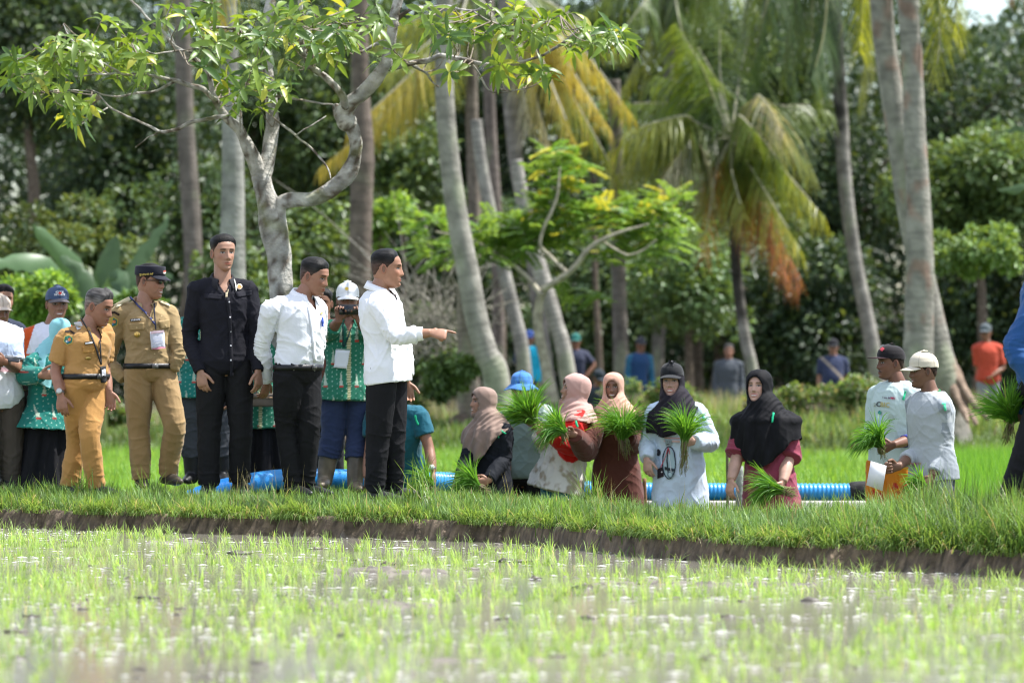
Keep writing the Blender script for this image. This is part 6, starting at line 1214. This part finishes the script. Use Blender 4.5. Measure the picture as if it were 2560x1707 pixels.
p = person(dict(label="man in white long-sleeved shirt tucked into black trousers, head bowed, arms clasped behind", D=29.9, head=(786, 692), headk=1.05, neck=(757, 742), pelvis=(742, 938), belly=.025, yaw=52, hyw=66, pitch=-15, skin=(.31, .155, .10), hair=(.008, .008, .008), grey=.12, hairthick=.014, hairline=.068, sw=.20, wide=1.06,
    shR=(676, 775, -.1), aR=[(655, 868, .0), (668, 955, .12)], aL=[(790, 870, .3), (700, 955, .32)], hR=dict(d=(-.25, .3, -1), t=(.5, .5, 0), pose='relax'), hL='none', lR=[(716, 1066), (732, 1216)], lL=[(772, 1064), (766, 1216, .05)],
    top=dict(col=WHT, hem=.05, grow=.020, sgrow=.018, tucked=True, amp=.006), trousers=dict(col=(.011, .011, .012), top=.17, r=(.112, .102, .078, .068, .062)), belt=dict(t=.10), collar=(.82, .83, .85), shoes=dict(col=(.012, .012, .012))))
P_, F_ = line_px([(804, 794), (805, 806), (805, 816)], 3.2); decal(p, "shirt", "pen", P_, F_, (.03, .08, .4), off=.012, thick=.006)
P_, F_ = disc_px(803, 783, 3, 3.4); decal(p, "shirt", "pin_badge", P_, F_, (.6, .42, .15), off=.008); P_, F_ = line_px([(773, 765), (782, 840), (787, 905)], 8); decal(p, "shirt", "placket", P_, F_, WHT, off=.005, thick=.003, m=M_CLOTH)

person(dict(label="person in brown batik, glimpsed between the two white shirts", D=33.4, head=(806, 760), headk=.98, neck=(808, 806), pelvis=(812, 985), yaw=-10, skin=SKD, sc=.97, sw=.165, top=dict(paint=solid((.12, .05, .035)), hem=-.15), trousers=dict(col=(.03, .03, .03)), aR=[(782, 900), (790, 980)], aL=[(835, 900), (830, 975)], shoes=dict(col=(.02, .02, .02))))

p = person(dict(label="man in white cap and green flowered shirt filming with a phone, in rubber boots", D=31.9, head=(869, 752), headk=1.0, neck=(871, 800), pelvis=(868, 972), yaw=5, hyw=4, skin=SKD, cap=("ball", (.72, .74, .76), dict(low=.026)), hairthick=.005, sw=.195, armk=1.05, aR=[(818, 838, -.08), (848, 800, -.34)], aL=[(926, 838, -.08), (897, 800, -.34)], hR=dict(d=(.1, -.15, 1), t=(.9, -.2, .2), pose='hold'), hL=dict(d=(-.1, -.15, 1), t=(-.9, -.2, .2), pose='hold'),
    top=dict(paint=batik(TGRN), vox=.006, hem=-.16, grow=.022, sgrow=.02, flare=.15, sleeve=.8), collar=TGRN, trousers=dict(col=(.022, .035, .085), dark=False, stop=.45, r=(.108, .102, .09, .088, .085)), lR=[(832, 1085), (812, 1195)], lL=[(896, 1085), (887, 1205, -.1)], shoes=dict(col=(.055, .052, .042), boot=.66, mud=.8)))
phone(873, 774, 31.50, .152, .075, rotm(0), "dark phone held up sideways before the face of the man in the white cap")
P_, F_ = disc_px(867, 722, 4.5, 4); decal(p, "cap", "cap_emblem", P_, F_, (.65, .45, .08), off=.007)
for a in ([(859, 800), (858, 830), (858, 866)], [(882, 800), (872, 838), (860, 868)]): P_, F_ = line_px(a, 3.4); decal(p, "shirt", "lanyard", P_, F_, (.012, .05, .05), off=.010, thick=.002)
P_, F_ = quad_px([(841, 874), (874, 876), (867, 922), (835, 919)]); decal(p, "shirt", "id_card", P_, F_, (.70, .74, .80), off=.016, thick=.003); P_, F_ = quad_px([(842, 870), (874, 872), (874, 876), (841, 874)]); decal(p, "shirt", "id_holder", P_, F_, (.25, .35, .32), off=.018)

p = person(dict(label="man in untucked white shirt with rolled sleeve pointing to the right, arm stretched out", D=28.5, head=(968, 672), headk=1.04, neck=(948, 726), shdrop=.05, pelvis=(968, 925), arch=-.0, yaw=72, hyw=84, pitch=-3, skin=(.34, .175, .11), hair=(.007, .007, .008), grey=.06, hairthick=.012, hairline=.080, sw=.185, brow=(.03, .02, .016),
    shR=(943, 766, -.14), aR=[(992, 840, -.2), (1078, 832, -.22)], aL=[(1010, 880, .22), (1016, 955, .15)], hR=dict(d=(1, 0, -.14), t=(0, .55, .83), pose='point', k=1.06), hL=dict(d=(.15, -.1, -1), t=(.9, 0, .1), pose='relax'),
    lR=[(944, 1108, -.05), (937, 1230, -.05)], lL=[(984, 1100, .05), (984, 1222, .08)], top=dict(col=WHT, hem=-.16, grow=.020, sgrow=.018, flare=.06, sleeve={'R': .80, 'L': .9}, amp=.0055), cuffs=((.82, .83, .85), 'R', .52, .055), collar=(.82, .83, .85), trousers=dict(col=(.011, .011, .013), r=(.105, .098, .078, .070, .062)), shoes=dict(col=(.03, .03, .03), sole=(.75, .75, .75))))

# farmers in the low paddy
FL = -.66
def ribbon(p, surf, a, b, w=5, col=(.02, .45, .22)): P_, F_ = line_px([a, ((a[0]+b[0])/2-1, (a[1]+b[1])/2), b], w); decal(p, surf, "ribbon", P_, F_, col, off=.010, thick=.002)
p = person(dict(label="man in dark teal short-sleeved shirt bending over to plant, behind the pointing man", D=31.9, floor=FL, head=(968, 1012), headk=.95, neck=(990, 1028, -.1), pelvis=(1005, 1195, .15), yaw=8, hyw=-20, pitch=-50, skin=SKM, sw=.215, shR=(937, 1040, -.1), shL=(1045, 1038, -.1), aR=[(924, 1125, -.15), (916, 1195, -.25)], aL=[(1072, 1118, -.15), (1082, 1180, -.25)], hR=dict(d=(0, -.2, -1)), hL=dict(d=(0, -.2, -1)),
    top=dict(col=(.012, .10, .145), hem=-.05, sleeve=.36, grow=.024, sgrow=.026), trousers=dict(col=(.02, .03, .05)), watch='L')); ribbon(p, "shirt", (1038, 1038), (1046, 1062))
bundle(1075, 1208, 31.3, 150, .24, "drooping green seedling bundle in the hand of the bending man in teal", 150, .8, .10, -60)

p = person(dict(label="laughing woman in taupe headscarf and black long-sleeved top, facing left", D=32.4, floor=FL, female=True, sc=.93, head=(1207, 1006), headk=.98, neck=(1226, 1052), pelvis=(1222, 1215), yaw=-42, hyw=-72, pitch=4, skin=(.40, .21, .14), smile=True, hairstyle=False, aL=[(1258, 1148, -.12), (1222, 1200, -.32)], aR=[(1168, 1150, -.1), (1150, 1198, -.25)], hL=dict(d=(-.8, -.3, -.25), t=(-.2, -.3, .9), pose='grip'), hR=dict(d=(-.3, -.3, -.8), t=(.6, -.5, 0)), wide=1.08, deep=1.15, armk=1.2,
    hijab=dict(face=(.070, .090, -.018), fy=-.012, col=(.27, .185, .15), drop=(.30, .075, .10), drop5=[.33, .27, .15, .08, .08, .12], skew=-.2), top=dict(col=(.012, .014, .019), hem=-.3, dark=True, grow=.022, flare=.05), trousers=dict()))
ribbon(p, "shirt", (1247, 1072), (1264, 1084), 4); ribbon(p, "shirt", (1247, 1072), (1246, 1094), 3.5); P_, F_ = line_px([(1200, 1106), (1216, 1110)], 3.4); decal(p, "shirt", "brand_tab", P_, F_, (.55, .06, .06), off=.007); P_, F_ = line_px([(1208, 1108), (1216, 1110)], 3.4); decal(p, "shirt", "brand_tab", P_, F_, (.6, .5, .15), off=.009)
bundle(1193, 1214, 31.9, 143, .29, "seedling bundle pointing left in the hand of the woman in the taupe headscarf", 220, .5, .10, -30, droop=.8)

p = person(dict(label="man in blue bucket hat and grey-green tee, face hidden behind seedlings", D=33.2, floor=FL, head=(1304, 972), headk=.98, neck=(1312, 1016), pelvis=(1312, 1190), yaw=-15, hyw=-12, skin=SKM, hairthick=.006, cap=("bucket", (.06, .20, .52), dict(low=.028)), sw=.21, shL=(1362, 1035, -.05), aR=[(1262, 1125, -.05), (1268, 1195, -.15)], aL=[(1388, 1112, -.15), (1340, 1064, -.5)], hR=dict(d=(.1, -.1, -1)), hL=dict(d=(-.6, -.3, .5), t=(-.3, -.3, .8), pose='grip'),
    top=dict(paint=lambda V, fr: np.where((np.abs((V-fr['chest'])@fr['lat']) > .17)[:, None] & (V[:, 2:3] > fr['chest'][2]-.1), (.42, .50, .48), (.20, .27, .255))*(1+.1*perlin(V*8))[:, None], hem=-.03, sleeve=.38, grow=.024, sgrow=.03, amp=.004), trousers=dict(col=(.012, .012, .014))))
bundle(1332, 1050, 32.5, 126, .34, "big bushy seedling bundle held up in front of the man in the blue bucket hat", 480, .7, .06, -60, droop=.35, thick=.032)

def arm_mask(r, segs):
    def f(V):
        m = np.zeros(len(V), bool)
        for a, b in segs:
            d = b-a; t = np.clip(((V-a)@d)/(d@d), 0, 1); m |= (np.linalg.norm(V-(a+t[:, None]*d), axis=1) < r)
        return m
    return f
sL, eL, wL = W(1446, 1046, 32.5), W(1432, 1116, 32.4), W(1372, 1084, 32.22); am = arm_mask(.125, [(sL+np.array([0, 0, -.01]), eL), (eL, wL)])
muddy = solid((.64, .62, .58), .8, (.27, .205, .13))
p = person(dict(label="woman in pale pink headscarf and muddy white tee with red sleeves, head thrown back", D=32.6, floor=FL, female=True, sc=.95, head=(1436, 976), headk=1.0, neck=(1440, 1026), pelvis=(1398, 1190), yaw=-55, hyw=-80, pitch=12, skin=(.40, .22, .15), smile=True, hairstyle=False, wide=1.1, deep=1.25, shL=(1446, 1046, -.1), aL=[(1432, 1116, -.2), (1372, 1084, -.38)], aR=[(1370, 1112, .1), (1350, 1090, -.1)], hL=dict(d=(-.9, -.2, .3), t=(-.1, -.3, .9), pose='grip'), hR='none', armk=1.15,
    hijab=dict(face=(.070, .092, -.018), fy=-.012, col=(.50, .31, .27), drop=(.14, .05, .35), drop5=[.13, .10, .07, .06, .16, .36], off=.024), top=dict(paint=lambda V, fr: np.where(am(V)[:, None], (.60, .018, .016), muddy(V, fr)), hem=-.22, grow=.03, flare=.12, amp=.008, sgrow=.028), trousers=dict(col=(.02, .16, .32), dark=False))); ribbon(p, "shirt", (1440, 1052), (1444, 1068))

sR, eR, wR = (1494, 1046), (1468, 1128), (1425, 1084)
p = person(dict(label="woman in peach headscarf and long brown dress, a seedling bundle in each hand", D=32.7, floor=FL, female=True, sc=.92, head=(1533, 968), headk=.95, neck=(1537, 1014), pelvis=(1541, 1180), yaw=-8, hyw=-10, skin=(.22, .11, .07), smile=True, hairstyle=False, sw=.175, aR=[(1466, 1126, -.40), (1436, 1086, -.78)], aL=[(1586, 1108, -.05), (1566, 1092, -.30)], hR=dict(d=(-.9, -.25, .25), t=(-.1, -.2, .9), pose='grip'), hL=dict(d=(-.8, -.4, .1), t=(0, -.1, 1), pose='grip'), armk=1.2,
    hijab=dict(col=(.55, .32, .235), drop=(.16, .06, .12), drop5=[.16, .13, .09, .06, .08, .12], face=(.058, .084, -.020)), top=dict(col=(.105, .033, .023), hem=-1.0, grow=.026, sgrow=.026, puff=.012, flare=.05, amp=.004)))
bundle(1406, 1077, 31.85, 150, .28, "seedling bundle with muddy roots passed to the left by the woman in the brown dress", 260, .7, .08, -75, droop=.9, thick=.028)
bundle(1556, 1090, 32.3, 86, .36, "large fanned seedling bundle in front of the chest of the woman in the peach headscarf", 400, .7, .17, -80, droop=1.0, thick=.034)

p = person(dict(label="woman in black cap over dark headscarf and printed white long-sleeved dress", D=32.3, floor=FL, female=True, sc=.96, head=(1680, 953), headk=1.07, neck=(1690, 1006), pelvis=(1697, 1172), yaw=-4, hyw=-12, skin=(.50, .30, .23), lip=(.42, .08, .08), brow=(.02, .012, .01), smile=True, hairstyle=False, sw=.20, wide=1.05, aR=[(1621, 1108, .02), (1617, 1148, -.12)], aL=[(1776, 1104, -.05), (1735, 1104, -.26)], hR=dict(d=(.1, -.2, -1), t=(.8, -.5, .1)), hL=dict(d=(-.9, -.35, .05), t=(0, -.1, 1), pose='grip'), armk=1.15, cap=("ball", (.016, .017, .02), dict(low=.040)),
    hijab=dict(col=(.020, .017, .024), drop=(.28, .08, .14), drop5=[.24, .22, .14, .08, .10, .14], skew=-.45, off=.012, face=(.063, .084, -.020)), top=dict(col=(.60, .70, .84), hem=-1.0, grow=.030, flare=.03, sgrow=.022, amp=.005, mud=.15)))
pr = lambda P_F, c, s="shirt", off=.007: decal(p, s, "print", P_F[0], P_F[1], c, off=off)
pr(text_px("N", 1678, 906, 12, 1.0), (.05, .05, .055), "cap", .008); pr(text_px("Y", 1683, 909, 12, 1.0), (.05, .05, .055), "cap", .009)
pr(quad_px([(1661, 1093), (1702, 1093), (1702, 1097), (1661, 1096)]), (.60, .34, .36)); pr(quad_px([(1661, 1100), (1700, 1100), (1700, 1106), (1661, 1104)]), (.66, .45, .45)); pr(quad_px([(1663, 1099), (1680, 1099), (1680, 1114), (1665, 1115)]), (.28, .33, .36), off=.009)
for x in (1669, 1674): pr(disc_px(x, 1104, 1, 1, 8), (.03, .03, .04), off=.012)
pr(line_px([(1668, 1110), (1674, 1109)], 1.4, 2), (.03, .03, .04), off=.012)
pr(disc_px(1647, 1131, 5, 9), (.02, .02, .025)); pr(quad_px([(1644, 1172), (1658, 1166), (1660, 1190), (1644, 1197)]), (.03, .022, .03)); pr(line_px([(1646, 1142), (1650, 1155), (1648, 1168)], 4), (.35, .45, .58)); pr(disc_px(1655, 1179, 2, 2, 8), (.7, .7, .75), off=.010)
a_ = np.linspace(0, 2*np.pi, 33); ring_ = [(1673+16*math.cos(t), 1156+40*math.sin(t)) for t in a_]; pr(disc_px(1673, 1158, 14.5, 38), (.38, .50, .55)); pr(line_px(ring_, 2.4, 1), (.02, .03, .045), off=.010)
pr(line_px([(1671, 1119), (1668, 1150), (1672, 1190)], 3.4), (.03, .04, .05), off=.010); pr(line_px([(1672, 1130), (1676, 1160), (1679, 1182)], 1.6), (.62, .66, .7), off=.012); pr(line_px([(1672, 1118), (1663, 1145), (1653, 1168)], 1.8), (.55, .05, .08), off=.013); pr(line_px([(1672, 1118), (1675, 1135)], 1.8), (.55, .05, .08), off=.013); pr(quad_px([(1662, 1166), (1688, 1172), (1686, 1178), (1662, 1174)]), (.03, .04, .05), off=.011); pr(disc_px(1676, 1186, 7, 8), (.16, .22, .26), off=.011); pr(disc_px(1676, 1186, 4, 5), (.42, .55, .6), off=.013)
ribbon(p, "shirt", (1756, 1036), (1762, 1052), 5, (.15, .62, .45))
bundle(1712, 1096, 31.85, 84, .31, "tall upright seedling bundle gripped by the woman with the black cap, long roots hanging", 230, .42, .26, -93, droop=.8, thick=.026)

puffy = dict(col=(.27, .05, .085), hem=-1.0, grow=.010, flare=.07, sleeve={'L': .62, 'R': .62}, sgrow=.012, puff=.045, cuff=.05, amp=.005)
p = person(dict(label="smiling woman in wide black headscarf reaching to the waist over a maroon dress, arms hanging", D=32.0, floor=FL, female=True, sc=.98, head=(1897, 968), headk=1.05, fat=1.08, neck=(1912, 1020), pelvis=(1924, 1192), yaw=-15, hyw=-26, pitch=6, skin=(.55, .33, .25), lip=(.42, .09, .09), brow=(.02, .012, .01), smile=True, hairstyle=False, sw=.20, wide=1.1, deep=1.1, aR=[(1846, 1130, .0), (1828, 1200, -.12)], aL=[(1972, 1138, -.05), (1957, 1205, -.22)], hR=dict(d=(-.15, -.2, -1), t=(.7, -.6, 0)), hL=dict(d=(-.35, -.3, -.8), t=(-.4, -.6, .3), pose='grip'), armk=1.2, handk=(1.0, .95, .9),
    hijab=dict(col=(.010, .010, .012), drop=(.46, .22, .36), drop5=[.44, .40, .27, .22, .34, .40], flare=.06, face=(.062, .090, -.020)), top=puffy)); ribbon(p, "headscarf", (1934, 1032), (1930, 1056), 5, (.02, .5, .25))
bundle(1948, 1224, 31.5, 168, .30, "seedling bundle lying sideways in the hand of the woman in the maroon dress", 300, .45, .14, -12, droop=.8, thick=.028)

p = person(dict(label="moustached man in flat-brimmed black cap, pale mint long-sleeved tee with blue cuffs and orange trousers", D=31.0, floor=FL, head=(2226, 908), headk=.98, neck=(2243, 958), pelvis=(2232, 1160), yaw=-38, hyw=-74, skin=(.17, .078, .048), moustache=True, cap=("flatbill", (.012, .010, .012), dict(billcol=(.05, .02, .025), low=.036)), hairthick=.006, sw=.20, wide=1.0, shL=(2284, 990, -.1), aL=[(2288, 1095, -.1), (2232, 1112, -.34)], aR=[(2180, 1080, .1), (2160, 1105, -.1)], hL=dict(d=(-.9, -.15, -.25), t=(-.3, -.1, .9), pose='grip', k=1.1), hR=dict(d=(-.7, -.2, -.2), pose='grip'),
    top=dict(col=(.50, .61, .59), hem=-.10, grow=.024, sgrow=.020, sleeve={'L': .66, 'R': .7}, amp=.004), crew=(.03, .04, .30), cuffs=((.03, .035, .26), 'L', .34, .045), trousers=dict(dark=False, paint=lambda V, fr: np.where((perlin(V*9)+.4*perlin(V*23) > .22)[:, None] & (V[:, 2:3] < fr['chest'][2]-.42), (.45, .03, .02), (.60, .20, .012)), r=(.12, .12, .11, .10, .09))))
pr(text_px("I am MVPs", 2222, 995, 5, 1.0, 6), (.12, .07, .12)); pr(text_px("MV", 2233, 996, 6, 1.0, 6), (.5, .04, .1), off=.009); pr(text_px("2", 2188, 1012, 9), (.35, .38, .3)); pr(text_px("C", 2197, 1011, 12), (.05, .05, .06)); pr(text_px("BIC", 2213, 1012, 11, 1.0, 5), (.50, .42, .16)); pr(disc_px(2200, 1031, 4.5, 5), (.05, .30, .28)); pr(quad_px([(2190, 1038), (2206, 1040), (2203, 1080), (2190, 1080)]), (.45, .62, .70)); pr(disc_px(2227, 1042, 7, 8), (.42, .50, .46), off=.005)
pr(quad_px([(2200, 874), (2207, 868), (2212, 872), (2206, 879)], 3), (.6, .08, .1), "cap"); pr(line_px([(2201, 866), (2210, 862)], 3, 2), (.6, .6, .6), "cap"); ribbon(p, "shirt", (2265, 978), (2258, 1000), 5)
bundle(2200, 1108, 30.4, 128, .27, "seedling bundle bending left in the hand of the moustached man", 300, .6, .10, -75, droop=1.1, thick=.028)

p = person(dict(label="man in cream cap and grey long-sleeved tee, smiling in profile, white paper in his hand", D=30.2, floor=FL, head=(2308, 928), headk=.98, neck=(2324, 980), pelvis=(2334, 1180), yaw=-52, hyw=-78, pitch=-3, skin=(.17, .085, .052), smile=True, cap=("ball", (.62, .56, .45), dict(low=.030)), hairthick=.007, sw=.185, shL=(2352, 1020, -.12), aL=[(2364, 1120, -.05), (2330, 1190, -.2)], aR=[(2290, 1128, .1), (2246, 1166, -.22)], hL=dict(d=(-.35, -.2, -.7), t=(-.6, -.2, .3), pose='grip', k=1.05), hR=dict(d=(-.9, -.2, -.1), t=(-.2, -.1, .9), pose='grip', k=1.05),
    top=dict(paint=raglan((.40, .43, .45), (.27, .30, .33)), hem=-.10, grow=.024, sgrow=.016, amp=.0022, flare=.05, sleeve={'L': .95, 'R': .82}), crew=(.012, .16, .05), trousers=dict(paint=lambda V, fr: np.where(((V-fr['chest'])@fr['front'] > -.02)[:, None], (.28, .31, .30), (.015, .02, .06)), dark=False)))
pr(text_px("SPORTY", 2288, 1159, 6, 1.1), (.5, .18, .2)); ribbon(p, "shirt", (2354, 1010), (2363, 1010), 5, (.1, .6, .35)); ribbon(p, "shirt", (2361, 1008), (2363, 1026), 5, (.1, .6, .35))
bundle(2306, 1212, 29.75, 150, .20, "small seedling bundle hanging low in the hand of the man in the cream cap", 150, .6, .10, -60, droop=1.0)
P_ = [W(2177, 1152, 29.8), W(2216, 1164, 29.75), W(2206, 1227, 29.75), W(2166, 1212, 29.8)]; c = sum(P_)/4; P_ = np.array([q-c for q in P_]); V = np.vstack([P_, P_+np.array([.001, .0025, 0])])
tag(link("paper_sheet", make_mesh("paper", V, [[0, 1, 2, 3], [7, 6, 5, 4], [0, 4, 5, 1], [1, 5, 6, 2], [2, 6, 7, 3], [3, 7, 4, 0]], np.full((8, 3), .8), False), M_PAPER, loc=c), "blank white sheet of paper held by the man in the cream cap", "paper")

p = person(dict(label="person in blue shirt and black trousers at the right edge, head out of sight", D=23.9, head=(2640, 610), neck=(2630, 680), pelvis=(2612, 968), yaw=-65, skin=(.30, .15, .095), floor=-.03, sw=.19, shL=(2600, 750, -.12), aL=[(2540, 868, -.18), (2592, 960, -.22)], aR=[(2590, 920, .25), (2556, 1040, .15)], hR=dict(d=(-.9, -.1, .05), t=(-.2, 0, 1), pose='grip', k=1.1), hL='none', lL=[(2566, 1150, -.1), (2508, 1300, -.05)], lR=[(2650, 1150, .1), (2690, 1290, .1)],
    top=dict(col=(.018, .075, .22), hem=.0, grow=.03, sgrow=.03, tucked=True, amp=.006), trousers=dict(col=(.012, .012, .014), r=(.12, .11, .09, .08, .075)), shoes=dict(col=(.012, .012, .012))))
bundle(2530, 1046, 24.0, 116, .27, "bright seedling bundle held up by the person in blue at the right edge", 340, .62, .13, -105, droop=.3, thick=.024)

# people far behind, in the shade of the grove
GB = "onlookers far behind under the palms"
B = lambda **k: person(dict(det=.5, group=GB, **k))
B(label="distant man in blue cap and jersey half navy, half bright cyan, one hand raised", D=73, head=(1324, 846), neck=(1322, 866), pelvis=(1320, 948), yaw=-20, skin=SKD, cap=("ball", (.08, .14, .42)), shR=(1300, 876), aR=[(1290, 905), (1296, 868, -.2)], top=dict(paint=lambda V, fr: np.where(((V-fr['chest'])@fr['lat'] > .03)[:, None], (.02, .42, .62), (.02, .04, .10)), hem=-.1), trousers=dict(col=(.03, .03, .04)))
B(label="distant man in dark tee with both hands on his hips and a green cap", D=71, head=(1439, 854), neck=(1439, 875), pelvis=(1440, 962), yaw=0, skin=SKD, cap=("ball", (.02, .14, .12)), sw=.2, aR=[(1402, 914), (1420, 948, -.1)], aL=[(1485, 912), (1460, 948, -.1)], top=dict(col=(.035, .04, .07), sleeve=.42, hem=-.08, grow=.02), trousers=dict(col=(.03, .03, .04)))
B(label="distant man in blue shirt and jeans beside the dim upright trunk", D=73, head=(1602, 862), neck=(1600, 884), pelvis=(1593, 966), yaw=20, skin=SKD, cap=("ball", (.05, .05, .06)), sw=.21, top=dict(paint=raglan((.02, .06, .15), (.03, .13, .22)), hem=-.1), trousers=dict(col=(.03, .06, .12), dark=False))
B(label="distant bareheaded man in long grey shirt, left of the short palm's foot", D=72, head=(1822, 878), neck=(1822, 900), pelvis=(1820, 985), yaw=0, skin=SKM, grey=.8, sw=.21, top=dict(col=(.075, .085, .10), hem=-.4, grow=.025), trousers=dict(col=(.02, .02, .025)))
B(label="distant stout man in navy polo shirt with a strap across his chest", D=70, head=(2083, 868), neck=(2083, 890), pelvis=(2080, 975), yaw=0, skin=SKM, sw=.22, wide=1.15, belly=.05, cap=("ball", (.012, .012, .016)), top=dict(paint=lambda V, fr: np.where((np.abs((V-fr['chest'])@fr['lat']+(V[:, 2]-fr['chest'][2])) < .03)[:, None] & ((V-fr['chest'])@fr['front'] > 0)[:, None], (.3, .25, .2), (.03, .04, .085)), sleeve=.42, hem=-.12), trousers=dict(col=(.03, .03, .04)))
B(label="distant man in red-orange tee, grey shorts and grey cap walking at the far right", D=66, head=(2464, 832), headk=1.05, neck=(2468, 858), pelvis=(2470, 950), yaw=15, hyw=-20, skin=SKD, cap=("ball", (.09, .11, .12)), sw=.21, shL=(2496, 872), aL=[(2508, 918), (2482, 938, -.15)], aR=[(2442, 920), (2446, 955)], top=dict(col=(.45, .065, .035), sleeve=.45, hem=-.12, grow=.03), trousers=dict(col=(.22, .23, .25), stop=-.25, dark=False))
B(label="distant person in dark clothes and cap crouching left of the peach headscarf", D=64, head=(1497, 945), neck=(1492, 968), pelvis=(1488, 1030), yaw=20, pitch=-20, skin=SKD, sc=.95, cap=("ball", (.02, .03, .04)), lL=[(1530, 1020, -.3), (1510, 1060)], lR=[(1470, 1020, -.3), (1480, 1060)], top=dict(col=(.03, .04, .05)), trousers=dict(col=(.03, .03, .03)))
